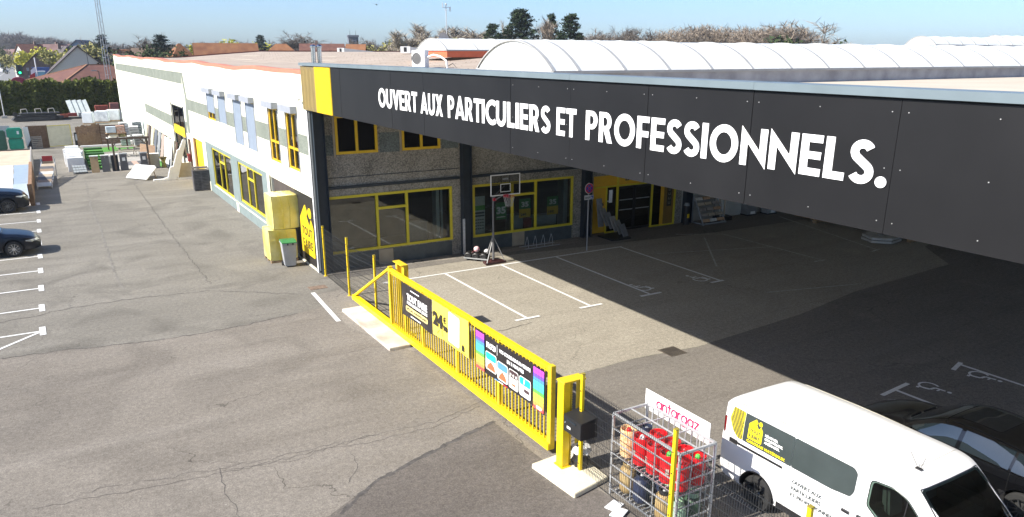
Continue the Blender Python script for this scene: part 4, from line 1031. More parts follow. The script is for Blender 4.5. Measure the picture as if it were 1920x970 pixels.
text('VOS COULEURS SUR-MESURE','lettering',SIGNW,t,(TX,.38,.78),U_,V_,.082,width=1.36,bold=.04,depth=.001); text('EN 3 MINUTES','lettering',SIGNW,t,(TX,.02,.64),U_,V_,.082,width=.72,bold=.04,depth=.001)
CY = pm('picture_teal',(0.02,0.45,0.38),0.5); CW = pm('picture_white',(0.78,0.76,0.72),0.5); CR = pm('picture_brown',(0.42,0.14,0.06),0.5); CB = pm('picture_blue',(0.10,0.28,0.58),0.5); CD = pm('picture_dark',(0.07,0.04,0.045),0.5)
pics = [(1.02,.50,CY),(.46,-.02,CB),(-.06,-.48,CD),(-.52,-1.0,CY)]
for i, (ya, yb_, cm) in enumerate(pics):
    p_ = curve_obj([rrect(0,ya-yb_,0,.46,.06)],'picture',CW,t,(TX,ya,.10 if i else .16),U_,V_,.001); q_ = p_
    w_ = ya-yb_
    curve_obj([rrect(.02,w_-.02,.27,.44,.05)],'picture_detail',cm,q_,(-.0025,0,0),U_,V_,.001)
    if i in (0,1): curve_obj([[(.06,.03),(w_-.05,.03),(w_-.1,.15),(w_*.5,.24),(.10,.12)]],'picture_detail',CR,q_,(-.0025,0,0),U_,V_,.001)
    if i == 3: curve_obj([rrect(.2,.42,.12,.2,.03)],'picture_detail',CD,q_,(-.0025,0,0),U_,V_,.001); curve_obj([[(.18,.3),(.22,.3),(.24,.42),(.19,.42)]],'picture_detail',CW,q_,(-.0045,0,0),U_,V_,.001)
    if i == 2:
        for k in range(3): curve_obj([arc(.09+k*.12,.33,.035,.035,0,360,10)[:-1]],'picture_detail',CW,q_,(-.0045,0,0),U_,V_,.001)
        curve_obj([[(.15,.08),(.30,.08),(.30,.13),(.15,.13)]],'picture_detail',CR,q_,(-.0025,0,0),U_,V_,.001)
for k, c_ in enumerate((CB, SIGNW, pm('flag_red',(0.6,0.03,0.05),0.5))): MB().box(TX-.003,TX-.001,.58-k*.2-.19,.58-k*.2,.035,.06).build('stripe', c_, t)
curve_obj([rrect(0,.22,0,.07,.035)],'small_emblem',SIGNW,t,(TX-.004,-1.22,.05),U_,V_,.001)
# ---- fallen white tiles by the cage
for i, (u, v, lab) in enumerate(((1152,950,'square white tile lying on the asphalt, the one partly tucked under the other'),(1160,966,'square white tile lying on the asphalt at the very bottom edge'))):
    g = GP(u, v); o = MB().box(-.16,.16,-.12,.12,0,.03).build('loose_tile', pm('white_tile',(0.72,0.73,0.74),0.4), loc=(g.x,g.y,.0+.032*i), rz=R(20+8*i), bevel=.004); tag(o, lab, 'tile')

# ================================================================== GAS BOTTLE CAGE
K = thing('gas_bottle_cage', 'galvanised two-shelf cage of bars holding red gas bottles with an open top', 'cage', (0.10,-18.33,0))
X0,X1,Y0,Y1,ZT = 0.0,0.82,0.0,-1.82,1.72
for (x, y) in ((X0,Y0),(X0,Y1),(X1,Y0),(X1,Y1)): MB().box(x-.02,x+.02,y-.02,y+.02,0,ZT).build('corner_post', GALV, K)
def bars(name, L_, w_=.022):
    b = MB()
    for p, q in L_: b.bar(p, q, w_, w_)
    return b.build(name, GALV, K)
bars('top_frame', [((X0,Y0,ZT),(X0,Y1,ZT)),((X1,Y0,ZT),(X1,Y1,ZT)),((X0,Y0,ZT),(X1,Y0,ZT)),((X0,Y1,ZT),(X1,Y1,ZT))], .04)
bars('roof_bar', [((X0+.02,Y1*k/3,ZT),(X1-.02,Y1*k/3,ZT)) for k in (1,2)]+[((.41,Y0,ZT+.005),(.41,Y1,ZT+.005))], .02)
for z in (.12,.90): bars('shelf', [((X0,Y0,z),(X0,Y1,z)),((X1,Y0,z),(X1,Y1,z)),((X0,Y0,z),(X1,Y0,z)),((X0,Y1,z),(X1,Y1,z))]+[((X0+.03,Y1*k/16,z),(X1-.03,Y1*k/16,z)) for k in range(1,16)], .024)
bars('front_bar', [((X0,Y0,z),(X0,Y1,z)) for z in (.38,.64,1.16,1.42)], .022)
bars('back_bar', [((X1,Y0,z),(X1,Y1,z)) for z in (.38,.64,1.16,1.42)], .022)
bars('end_bar', [((X0,y,z),(X1,y,z)) for z in (.38,.64,1.16,1.42) for y in (Y0,Y1)], .022)
bars('front_upright', [((X0-.012,Y1*k/3,.1),(X0-.012,Y1*k/3,ZT)) for k in (1,2)], .018)
bars('back_upright', [((X1+.012,Y1*k/12,.1),(X1+.012,Y1*k/12,ZT)) for k in range(1,12)], .014)
bars('end_upright', [((X1*k/3,Y1-.012,.1),(X1*k/3,Y1-.012,ZT)) for k in (1,2)], .016)
SW = thing('gas_brand_sign', 'white sign panel with raspberry pink lowercase lettering on top of the cage', 'sign', (0.96,-18.22,1.58))
MB().box(-.008,.008,-1.74,0,0,.42).build('panel', WHT, SW, bevel=.003)
RSP = pm('raspberry',(0.42,0.004,0.08),0.5)
def stroke_word(word, mt, parent, x, y0, z0, h, wd, lw):
    """rounded single-storey lowercase letters drawn as strokes on the plane facing -x"""
    C_ = lambda a0, a1: arc(.5,.5,.5,.5,a0,a1,16)
    G_ = dict(a=(1.0,[C_(0,360),[(1,0),(1,1)]]), n=(.85,[[(0,0),(0,1)],[(0,.58)]+arc(.42,.58,.42,.42,180,0,10)+[(.84,0)]]), t=(.45,[[(.2,0),(.2,1.4)],[(-.08,1),(.5,1)]]),
              r=(.45,[[(0,0),(0,1)],[(0,.62)]+arc(.36,.62,.36,.38,180,75,7)]), g=(1.0,[C_(0,360),[(1,1),(1,-.15)]+arc(.5,-.12,.5,.42,0,-155,10)]), z=(.75,[[(0,1),(.75,1),(.03,0),(.78,0)]]))
    tot = sum(G_[c][0]+.30 for c in word)-.30; k = wd/tot; u = 0; i = 0; mb = MB()
    for c in word:
        for path in G_[c][1]:
            for p, q in zip(path[:-1], path[1:]):
                i += 1; A = Vector((0, y0-(u+p[0])*k, z0+p[1]*h)); Q = Vector((0, y0-(u+q[0])*k, z0+q[1]*h)); d = (Q-A).normalized(); n = Vector((0, -d.z, d.y))*lw/2; A -= d*lw*.3; Q += d*lw*.3; o_ = Vector((x-.0002-.0003*(i%11),0,0))
                mb.poly([A-n+o_, Q-n+o_, Q+n+o_, A+n+o_])
        u += G_[c][0]+.30
    return mb.build('lettering', mt, parent)
stroke_word('antargaz', RSP, SW, -.0105, -.34, .15, .135, 1.12, .032)
MB().bar((.02,-.2,-.5),(.02,-.2,.1),.02,.02).bar((.02,-1.5,-.5),(.02,-1.5,.1),.02,.02).build('bracket', GALV, SW)
def bottle(x, y, z, h, r, c, kind, lab, collar=None, cat='gas bottle'):
    t = thing('gas_bottle', lab, cat, (x,y,z), random.uniform(0,6), 'gas bottles in the cage')
    if kind == 'cage':      # tall ribbed composite casing with an open handle ring
        MB().lathe([(r*.88,0),(r*.92,.02),(r*.96,h*.45),(r,h*.80),(r*1.02,h*.97),(r*.97,h),(r*.88,h*.985),(r*.84,h*.86),(.02,h*.84)],(0,0,0),26).build('bottle_body', c, t, smooth=40)
        MB().lathe([(.055,0),(.05,.06),(.03,.09)],(0,0,h*.845),12).build('valve_cap', WHT if kind == 'cage' and collar is None else collar, t)
        b = MB()
        for a in (0.4, 3.5): b.cbox((math.cos(a)*r*.985, math.sin(a)*r*.985, h*.45),(.012,.06,.10),rz=a)
        b.build('hand_slot_mark', pm('pale_label',(0.5,0.42,0.35),0.6), t)
    else:
        MB().lathe([(r*.75,0),(r*.97,.05),(r,.12),(r,h*.68),(r*.85,h*.80),(r*.45,h*.86),(.05,h*.87)],(0,0,0),24).build('bottle_body', c, t, smooth=50)
        MB().lathe([(.03,h*.85),(.035,h*.93),(.02,h*.96)],(0,0,0),10).build('valve', GALV, t)
        MB().lathe([(r*.62,h*.82),(r*.66,h),(r*.63,h*1.0),(r*.59,h*.82)],(0,0,0),20,caps=False).build('collar', collar or c, t, smooth=40)
    return t
RED = pm('gas_red',(0.62,0.012,0.018),0.35,var=0.08); REDB = pm('gas_red_dull',(0.42,0.02,0.02),0.45,var=0.15)
ORB = pm('gas_ochre',(0.33,0.22,0.09),0.55,c2=(0.45,0.33,0.15),scale=5); NAVY = pm('gas_navy',(0.025,0.035,0.075),0.4); GRN = pm('gas_pale_green',(0.30,0.44,0.30),0.5,var=0.1); DGN = pm('gas_dark_green',(0.04,0.09,0.05),0.5); LIME = pm('gas_lime',(0.10,0.55,0.08),0.5); STR = pm('gas_yellow_red',(0.72,0.36,0.10),0.5,c2=(0.85,0.70,0.45),scale=25)
zb, zt = .135, .915
ox, oy = .10, -18.33
bottle(ox+.19,oy-.24,zt,.56,.165,STR,'cage','gas bottle with orange and white flame pattern at the far left of the top shelf',RED)
bottle(ox+.21,oy-.60,zt,.56,.17,RED,'cage','red gas bottle with white valve cap, second from the left on the top shelf')
bottle(ox+.22,oy-.97,zt,.56,.17,RED,'cage','red gas bottle in the middle of the front row on the top shelf',RED)
bottle(ox+.22,oy-1.33,zt,.56,.17,RED,'cage','red gas bottle with lime green ring just left of the yellow post',LIME)
bottle(ox+.22,oy-1.64,zt,.54,.155,RED,'cage','red gas bottle at the front right corner of the top shelf',RED)
bottle(ox+.62,oy-.25,zt,.50,.15,NAVY,'steel','dark bottle at the back left of the top shelf')
bottle(ox+.60,oy-.60,zt,.52,.165,RED,'cage','red gas bottle at the back of the top shelf beside the dark one',RED)
bottle(ox+.60,oy-.98,zt,.52,.165,REDB,'cage','dull red gas bottle at the back middle of the top shelf',RED)
bottle(ox+.60,oy-1.32,zt,.52,.16,RED,'cage','red gas bottle at the back of the top shelf behind the yellow post',RED)
bottle(ox+.61,oy-1.63,zt,.54,.155,RED,'cage','red gas bottle with bright green handle ring at the back right corner',LIME)
bottle(ox+.21,oy-.26,zb,.62,.165,ORB,'steel','ochre brown gas bottle at the left of the bottom shelf')
bottle(ox+.21,oy-.66,zb,.58,.165,NAVY,'steel','navy blue gas bottle second from the left on the bottom shelf')
bottle(ox+.60,oy-.80,zb,.58,.16,NAVY,'steel','navy blue gas bottle at the back of the bottom shelf')
bottle(ox+.55,oy-1.10,zb,.60,.15,GRN,'steel','pale green gas bottle in the back row behind the yellow post')
bottle(ox+.20,oy-1.30,zb,.60,.165,ORB,'steel','ochre brown gas bottle on the bottom shelf left of the yellow post',BLK)
bottle(ox+.20,oy-1.64,zb,.56,.155,GRN,'steel','pale green gas bottle at the front right of the bottom shelf')
bottle(ox+.60,oy-1.60,zb,.58,.16,DGN,'steel','dark green gas bottle at the back right of the bottom shelf',GRN)
bottle(ox+.60,oy-.30,zb,.56,.15,DGN,'steel','dark green gas bottle at the back left of the bottom shelf')
MB_ = None
# ================================================================== VEHICLES
def lerp_tab(tab, x):
    if x <= tab[0][0]: return tab[0][1]
    if x >= tab[-1][0]: return tab[-1][1]
    for (a, p), (b, q) in zip(tab[:-1], tab[1:]):
        if a <= x <= b:
            t = (x-a)/(b-a); return p+(q-p)*t
def smooth_tab(tab, x, s=0.08):
    return sum(lerp_tab(tab, x+s*k/3) for k in range(-3, 4))/7
def loft_body(name, mat, parent, L_, tabs, nst=64, sm=0.06, sharp=38):
    """car shell: local x forward, y left, z up.  tabs: h (centre line height), w (half width), zb (belt), wr (half width of roof edge), z0 (sill)"""
    x0, x1 = tabs['h'][0][0], tabs['h'][-1][0]; b = MB(); rings = []
    for i in range(nst+1):
        t = i/nst; t = 0.5-0.5*math.cos(math.pi*t) if False else t
        x = x0+(x1-x0)*t
        h, w_, zb, wr, z0 = [smooth_tab(tabs[k], x, sm) for k in ('h','w','zb','wr','z0')]
        zb = min(zb, h-.035)
        dz = zb-z0; half = [(w_*.80, z0), (w_*.955, z0+min(.05,.15*dz)), (w_*.99, z0+min(.20,.35*dz)), (w_, z0+dz*.55), (w_*.985, zb-min(.07,.2*dz)), (w_*.955, zb)]
        re = h-.055 if h-zb > .15 else h-(h-zb)*.5
        for k in range(1, 5):
            s = k/4; bulge = .012*math.sin(s*math.pi) if h-zb > .15 else 0
            half.append((w_*.955+(wr-w_*.955)*s+bulge, zb+(re-zb)*s))
        half += [(wr*.93, re+(h-re)*.55), (wr*.70, re+(h-re)*.85), (wr*.35, h-.004), (0, h)]
        ring = [(x, -p[0], p[1]) for p in half] + [(x, p[0], p[1]) for p in half[-2::-1]]
        rings.append(ring)
    N = len(rings[0]); b.v = [p for r_ in rings for p in r_]
    for i in range(nst):
        for j in range(N-1):
            b.f.append((i*N+j, (i+1)*N+j, (i+1)*N+j+1, i*N+j+1)); b.m.append(0)
        b.f.append((i*N+N-1, (i+1)*N+N-1, (i+1)*N, i*N)); b.m.append(0)
    b.f.append(tuple(range(N))); b.m.append(0); b.f.append(tuple(nst*N+j for j in reversed(range(N)))); b.m.append(0)
    return b.build(name, [mat, BLK], parent, smooth=sharp)
def wheel(parent, x, y, r, wd, side, rimmat, spokes=10, steel=False):
    t = bpy.data.objects.new('wheel', None); col.objects.link(t); t.parent = parent; t.location = (x, y, r)
    s = side
    MB().lathe([(r*.66,-wd/2),(r*.93,-wd/2),(r,-wd*.32),(r,wd*.32),(r*.93,wd/2),(r*.66,wd/2),(r*.64,0)],(0,0,0),36,axis='y',caps=False).build('tyre', RUB, t, smooth=30)
    b = MB(); b.lathe([(r*.68,s*wd*.50),(r*.64,s*wd*.50),(r*.60,s*wd*.20),(r*.60,-s*wd*.3)],(0,0,0),36,axis='y',caps=False)
    b.lathe([(.0001,s*wd*.42),(r*.16,s*wd*.42),(r*.20,s*wd*.30)],(0,0,0),16,axis='y',caps=False)
    for i in range(spokes):
        a = 2*math.pi*i/spokes
        b.bar((math.cos(a)*r*.14, s*wd*.36, math.sin(a)*r*.14), (math.cos(a)*r*.65, s*wd*.42, math.sin(a)*r*.65), .030 if spokes > 7 else .055, .022)
    b.build('rim', rimmat, t, smooth=30)
    MB().lathe([(.0001,s*wd*.02),(r*.60,s*wd*.02)],(0,0,0),24,axis='y',caps=False).build('brake_disc', pm('brake_dark',(0.05,0.05,0.05),0.6,metal=.3), t)
    return t
def arches(body, xs_, w_, r, zc):
    for x in xs_:
        for s in (-1, 1):
            c = MB().cyl((x, s*(w_-.34), zc), (x, s*(w_+.3), zc), r, n=36)
            co = c.build('cut', [body.data.materials[0], BLK]); co.data.polygons.foreach_set('material_index', [1]*len(co.data.polygons)); bool_cut(body, [co])
    body.data.set_sharp_from_angle(angle=R(38))
ALU = pm('alloy_silver', (0.55,0.56,0.58), 0.25, metal=0.9, var=0.05); ALUD = pm('alloy_dark', (0.16,0.165,0.17), 0.3, metal=0.8, var=0.05)
GLC = pm('car_glass_dark', (0.012,0.018,0.022), 0.02, spec=0.9, var=0.0, coat=1.0)
CHR = pm('chrome', (0.7,0.7,0.7), 0.12, metal=1.0, var=0.0)
LENS = pm('headlamp_lens', (0.42,0.45,0.48), 0.08, metal=.3, spec=0.8, var=0.3, scale=14, coat=1.0)

# ---------------- white panel van
VAN = pm('van_white', (0.80,0.80,0.80), 0.30, var=0.015, spec=0.5, coat=0.6)
V = thing('panel_van', 'white panel van with charcoal side stickers parked behind the gas bottle cage', 'van', (3.06,-21.72,0), R(-90))
vt = dict(h=[(-2.56,1.80),(-2.54,1.90),(-2.46,1.95),(-2.25,1.97),(-1.0,2.0),(0.6,2.0),(1.0,1.985),(1.22,1.95),(1.45,1.76),(1.80,1.46),(2.10,1.20),(2.30,1.09),(2.44,.98),(2.52,.85),(2.56,.62)],
          w=[(-2.56,.90),(-2.52,.95),(-2.40,.975),(-2,.985),(1.5,.985),(1.95,.975),(2.2,.94),(2.38,.87),(2.48,.79),(2.56,.62)],
          zb=[(-2.56,1.25),(1.2,1.25),(1.5,1.17),(2.0,1.03),(2.3,.93),(2.46,.80),(2.56,.5)],
          wr=[(-2.56,.82),(-2.4,.86),(-2,.875),(1.0,.865),(1.25,.82),(1.8,.80),(2.2,.76),(2.4,.68),(2.56,.5)],
          z0=[(-2.56,.34),(-2.45,.28),(-1,.26),(2.2,.24),(2.5,.28),(2.56,.34)])
vb = loft_body('body', VAN, V, 5.1, vt, nst=90, sm=0.07)
bv = bvh_of(vb)
# glazing shapes (side view x,z) and windscreen (front view y,z)
SIDEW = rpoly([(.60,1.28),(.60,1.74),(.98,1.78),(1.20,1.70),(1.62,1.33),(1.66,1.22),(.85,1.16)], .07)
WSC = rpoly([(-.74,1.86),(.74,1.86),(.82,1.27),(.45,1.20),(-.45,1.20),(-.82,1.27)], .05)
glass_parts = []
GLV = glassmat('van_glass', (0.34,0.42,0.38), 0.01, 0.0)
for s in (-1, 1): decal(SIDEW if True else 0, (0,0,0), (1,0,0), (0,0,1), (0,-s,0), bv, 0.004, 'side_window', GLV, V, 12)
ws = decal(WSC, (0,0,0), (0,1,0), (0,0,1), (-1,0,0), bv, 0.004, 'windscreen', GLV, V, 16)
arches(vb, (-1.57,1.55), .985, .40, .36)
# open the cab behind the glass
def shrink(P, k, c): return [(c[0]+(p[0]-c[0])*k, c[1]+(p[1]-c[1])*k) for p in P]
def black_cut(mb): 
    o = mb.build('cut', [VAN, BLK]); o.data.polygons.foreach_set('material_index', [1]*len(o.data.polygons)); return o
bool_cut(vb, [black_cut(MB().prism(shrink(SIDEW,.93,(1.1,1.48)),'y',-1.3,1.3))])
bool_cut(vb, [black_cut(MB().prism(shrink(WSC,.93,(0,1.54)),'x',.62,3.2))])
bool_cut(vb, [black_cut(MB().box(.60,1.52,-.74,.74,1.0,1.25))])
vb.data.set_sharp_from_angle(angle=R(38))
bv2 = bvh_of(vb)
SEATM = pm('van_seat', (0.13,0.14,0.135), 0.8); DASH = pm('van_dash', (0.09,0.10,0.095), 0.7)
for y in (-.45,.12,.52):
    sx = MB().cbox((.72,y,1.30),(.14,.40 if y < 0 else .36,.55),ry=R(-8)).build('seat', SEATM, V, bevel=.04); MB().cbox((.70,y,1.66),(.10,.24,.17)).build('headrest', SEATM, sx, bevel=.03)
MB().box(1.40,1.78,-.72,.72,1.10,1.24).build('dashboard', DASH, V, bevel=.03)
sw = MB(); P = [(1.28+.10*math.sin(a)*.6, -.38+.19*math.cos(a), 1.30+.19*math.sin(a)*.75) for a in [2*math.pi*i/22 for i in range(23)]]
sw.tube(P,.014,6).bar((1.28,-.38,1.30),(1.45,-.38,1.22),.04,.04).bar((1.28,-.56,1.30),(1.28,-.20,1.30),.02,.03).build('steering_wheel', BLK, V)
BLKT = pm('black_trim', (0.02,0.02,0.022), 0.35)
def strip(pts, wd, name, mt, D, lift=.006, bvh=None, parent=V):
    """thin strip following the body along a polyline given in side view (x,z)"""
    q = []; 
    for a, b_ in zip(pts[:-1], pts[1:]):
        n_ = max(2, int(math.dist(a, b_)/.06))
        q += [((a[0]+(b_[0]-a[0])*i/n_), (a[1]+(b_[1]-a[1])*i/n_)) for i in range(n_)]
    q.append(pts[-1]); mb = MB(); out = []
    for (x, z) in q:
        h = (bvh or bv2).ray_cast(Vector((x, 0, z))-Vector(D)*4, Vector(D))
        if h[0] is not None: out.append(h[0]-Vector(D)*lift*.3)
    for a, b_ in zip(out[:-1], out[1:]): mb.bar(a, b_, lift*2 if abs(D[1]) < .5 else wd, wd if abs(D[1]) < .5 else lift*2) if False else mb.bar(a, b_, lift*2, wd)
    return mb.build(name, mt, parent)
for s in (-1, 1):
    D = (0,-s,0)
    strip([(-2.30,1.15),(-1.05,1.15)], .045, 'sliding_rail' if s < 0 else 'sliding_rail', BLKT, D, .008)
    strip([(-2.32,1.15),(-2.12,1.15)], .085, 'rail_end', BLKT, D, .012)
    strip([(.42,.45),(.42,1.86)], .008, 'door_gap', pm('panel_gap',(0.12,0.12,0.12),0.8), D, .003)
    strip([(-.98,.45),(-.98,1.86)], .008, 'door_gap', MATS['panel_gap'], D, .003)
    strip([(1.66,1.18),(1.60,.75),(1.35,.42)], .008, 'door_gap', MATS['panel_gap'], D, .003)
    strip([(-1.1,.40),(1.1,.40)], .16, 'sill_moulding', BLKT, D, .008)
    strip([(.22,1.02),(.42-.06,1.02)], .04, 'door_handle', BLKT, D, .03) ; strip([(.50,1.05),(.68,1.05)], .04, 'door_handle', BLKT, D, .03)
    # roof gutters
    g = []
    for i in range(50):
        x = -2.35+i*.071
        h = bv2.ray_cast(Vector((x, s*.870, 3)), Vector((0,0,-1)))
        if h[0] is not None: g.append(h[0]+Vector((0,0,.004)))
    mb = MB(); mb.tube(g[:-1], .011, 5); mb.build('roof_gutter', pm('gutter_beige',(0.34,0.32,0.26),0.7), V)  # dull beige of the gutter line itself, shared with the front roof seam
for x in (-1.6,-.75,.1,.92):
    g = [bv2.ray_cast(Vector((x+(.05*math.cos(y*1.8) if x > .8 else 0), y, 3)), Vector((0,0,-1)))[0]+Vector((0,0,.001)) for y in [(-.78+.078*i) for i in range(21)]]
    MB().tube(g, .004 if x > .8 else .003, 4).build('roof_seam', MATS['gutter_beige'] if x > .8 else pm('faint_seam',(0.60,0.60,0.57),0.5), V)
wm = []
for side in (-1, 1):
    wheel(V, -1.57, side*.86, .34, .22, side, GREYP if False else ALUD, 7); wheel(V, 1.55, side*.86, .34, .22, side, ALUD, 7)
    for k in (-1.57, 1.55):
        ar = MB(); pr = [(k+.41*math.cos(a), .36+.41*math.sin(a)) for a in [math.pi*i/16 for i in range(17)]]
        pts3 = []
        for (x, z) in pr:
            h = bv.ray_cast(Vector((x, side*3, z)), Vector((0,-side,0)))
            if h[0] is not None: pts3.append(h[0]+Vector((0,side*.004,0)))
        ar.tube(pts3, .014, 5).build('wheel_arch_trim', BLKT, V)
# stickers on the flank we see (vehicle right, local -y)
STK = pm('sticker_charcoal', (0.045,0.058,0.058), 0.35, var=0.1); STY = pm('sticker_yellow', (0.80,0.66,0.02), 0.4)
Dm = (0,1,0)
decal([(-2.03,1.24),(-.90,1.24),(-.90,1.80),(-2.03,1.80)], (0,0,0),(1,0,0),(0,0,1),Dm,bv,.006,'charcoal_sticker',STK,V,14)
decal(rpoly([(-.896,1.24),(-.05,1.24),(.30,1.28),(.36,1.40),(.36,1.72),(.28,1.79),(-.896,1.80)],.04), (0,0,0),(1,0,0),(0,0,1),Dm,bv,.006,'charcoal_sticker',STK,V,14)
hz = decal(rpoly([(-2.04,1.24),(-2.04,1.80),(-2.34,1.80),(-2.40,1.55),(-2.28,1.33),(-2.16,1.24)],.03), (0,0,0),(1,0,0),(0,0,1),Dm,bv,.005,'hatched_sticker',STY,V,12)
for i in range(16):
    a = Vector((-2.46+i*.042,1.80)); e_ = Vector((-2.46+i*.042+.26,1.24))
    # clip to the yellow field
    pts = []
    for k in range(15):
        p_ = a.lerp(e_, k/14)
        xl = -2.36 if p_.y > 1.6 else lerp_tab([(1.24,-2.16),(1.33,-2.28),(1.55,-2.39),(1.6,-2.39)], p_.y)
        if xl+.01 < p_.x < -2.05: pts.append((p_.x, p_.y))
    if len(pts) > 2: strip([pts[0], pts[-1]], .020, 'hatch_line', STK, Dm, .009, bv)
def on_flank(o, x0, z0, lift=.011):
    """drape flat lettering (built in the x,z plane) on the van side"""
    for v in o.data.vertices:
        x, z = v.co.x+x0, v.co.z+z0; h = bv.ray_cast(Vector((x,-4,z)), Vector((0,1,0)))
        yb = h[0].y if h[0] is not None else -1.0
        v.co = Vector((x, yb-lift+v.co.y*.3, z))
    o.location = (0,0,0); return o
UX, UZ = (1,0,0), (0,0,1)
def vtext(s, x, z, h, w_, mt, bold=.03, lift=.011):
    o = text(s, 'lettering', mt, V, (0,0,0), UX, UZ, h, width=w_, bold=bold, depth=.0005); return on_flank(o, x, z, lift)
L1 = [(.0,.03),(.03,.0),(.97,.0),(1.,.03),(1.,.60),(.84,.76),(.70,.60),(.52,.78),(.60,.87),(.46,1.0),(.42,1.0),(.0,.70)]
hs = curve_obj([[(a*.33,b*.42) for a, b in rpoly(L1,.03)]],'house_emblem',STY,V,(0,0,0),UX,UZ,.0005); on_flank(hs,-1.92,1.345,.010)
hs = curve_obj([[(a*.33,b*.42) for a, b in rpoly([(.615,.88),(.70,.97),(.82,.985),(.915,.88),(.865,.775),(.735,.77)],.05)]],'house_emblem',STY,V,(0,0,0),UX,UZ,.0005); on_flank(hs,-1.92,1.345,.010)
o = sign_word('TOUT','lettering',STK,V,(0,0,0),UX,UZ,.072,.25,(.0004),s=.20,gap=.13); on_flank(o,-1.885,1.49,.014)
o = sign_word('FAIRE','lettering',STK,V,(0,0,0),UX,UZ,.072,.25,(.0004),s=.20,gap=.13); on_flank(o,-1.885,1.385,.014)
vtext('CAROBAIS MATÉRIAUX', -1.93, 1.272, .052, .90, STY, .05)
for i, s in enumerate(('RÉNOVER.','CONSTRUIRE.','AMÉNAGER.')): vtext(s, -1.53, 1.54-i*.068, .045, (.30,.42,.36)[i], SIGNW, .05)
for i, s in enumerate(('OUVERT AUX','PARTICULIERS','ET PROFESSIONNELS')): vtext(s, -.80, .98-i*.125, .07, (.62,.62,.92)[i], STK, .022)
# lamps, bumper, mirrors, aerial
for s in (-1, 1):
    MB().cbox((-2.515,s*.895,1.30),(.04,.07,.50)).build('tail_lamp', pm('tail_red',(0.22,0.006,0.010),0.2,coat=1.0), V, bevel=.02)
    MB().cbox((2.33,s*.68,.86),(.26,.30,.17),rz=R(-22*s)).build('headlamp', LENS, V, bevel=.04)
    mi = MB().cbox((1.55,s*1.10,1.28),(.12,.20,.26)).box(1.50,1.60,min(s*.93,s*1.05),max(s*.93,s*1.05),1.18,1.24).build('door_mirror', BLKT, V, bevel=.02)
    MB().bar((1.22,s*.775,1.90),(2.0,s*.83,1.20),.012,.012).build('screen_pillar_trim', BLKT, V) if False else None
mb = MB(); prf = []
for i in range(21):
    y = -.74+i*.074; h = bv.ray_cast(Vector((1.15,y,3)), Vector((0,0,-1)))
for yy_ in (-1, 1):
    seal = []
    for k in range(12):
        z = 1.27+(1.86-1.27)*k/11; y = yy_*(.82-.08*k/11); h = bv.ray_cast(Vector((4,y,z)), Vector((-1,0,0)))
        if h[0] is not None: seal.append(h[0])
    MB().tube(seal,.010,5).build('screen_seal', BLKT, V)
seal = [bv.ray_cast(Vector((4,-.74+.074*k,1.865)), Vector((-1,0,0)))[0] for k in range(21)]
MB().tube(seal,.011,5).build('screen_seal', BLKT, V)
pts3 = []
for (x, z) in SIDEW+SIDEW[:1]:
    h = bv.ray_cast(Vector((x,-3,z)), Vector((0,1,0))); pts3.append(h[0]+Vector((0,-.002,0)))
MB().tube(pts3,.009,5).build('window_seal', BLKT, V); h = bv.ray_cast(Vector((1.22,-3,1.3)), Vector((0,1,0))); h2 = bv.ray_cast(Vector((1.22,-3,1.66)), Vector((0,1,0)))
MB().tube([h[0],h2[0]],.012,5).build('window_divider', BLKT, V)
MB().cbox((1.02,-.38,1.995),(.10,.05,.025)).tube([(1.0,-.38,2.0),(.86,-.40,2.22)],.004,5).tube([(1.04,-.38,2.0),(1.0,-.20,2.12)],.004,5).build('roof_aerial', BLKT, V)
MB().box(-2.60,-2.52,-.84,.84,.34,.58).build('rear_bumper', BLKT, V, bevel=.03); MB().cbox((2.50,0,.45),(.16,1.5,.20)).build('front_bumper', VAN, V, bevel=.05)
for s in (-1,1): MB().box(2.46,2.545,s*.03 if s > 0 else -.55, .55 if s > 0 else -.03,.66,.74).build('grille', BLKT, V)

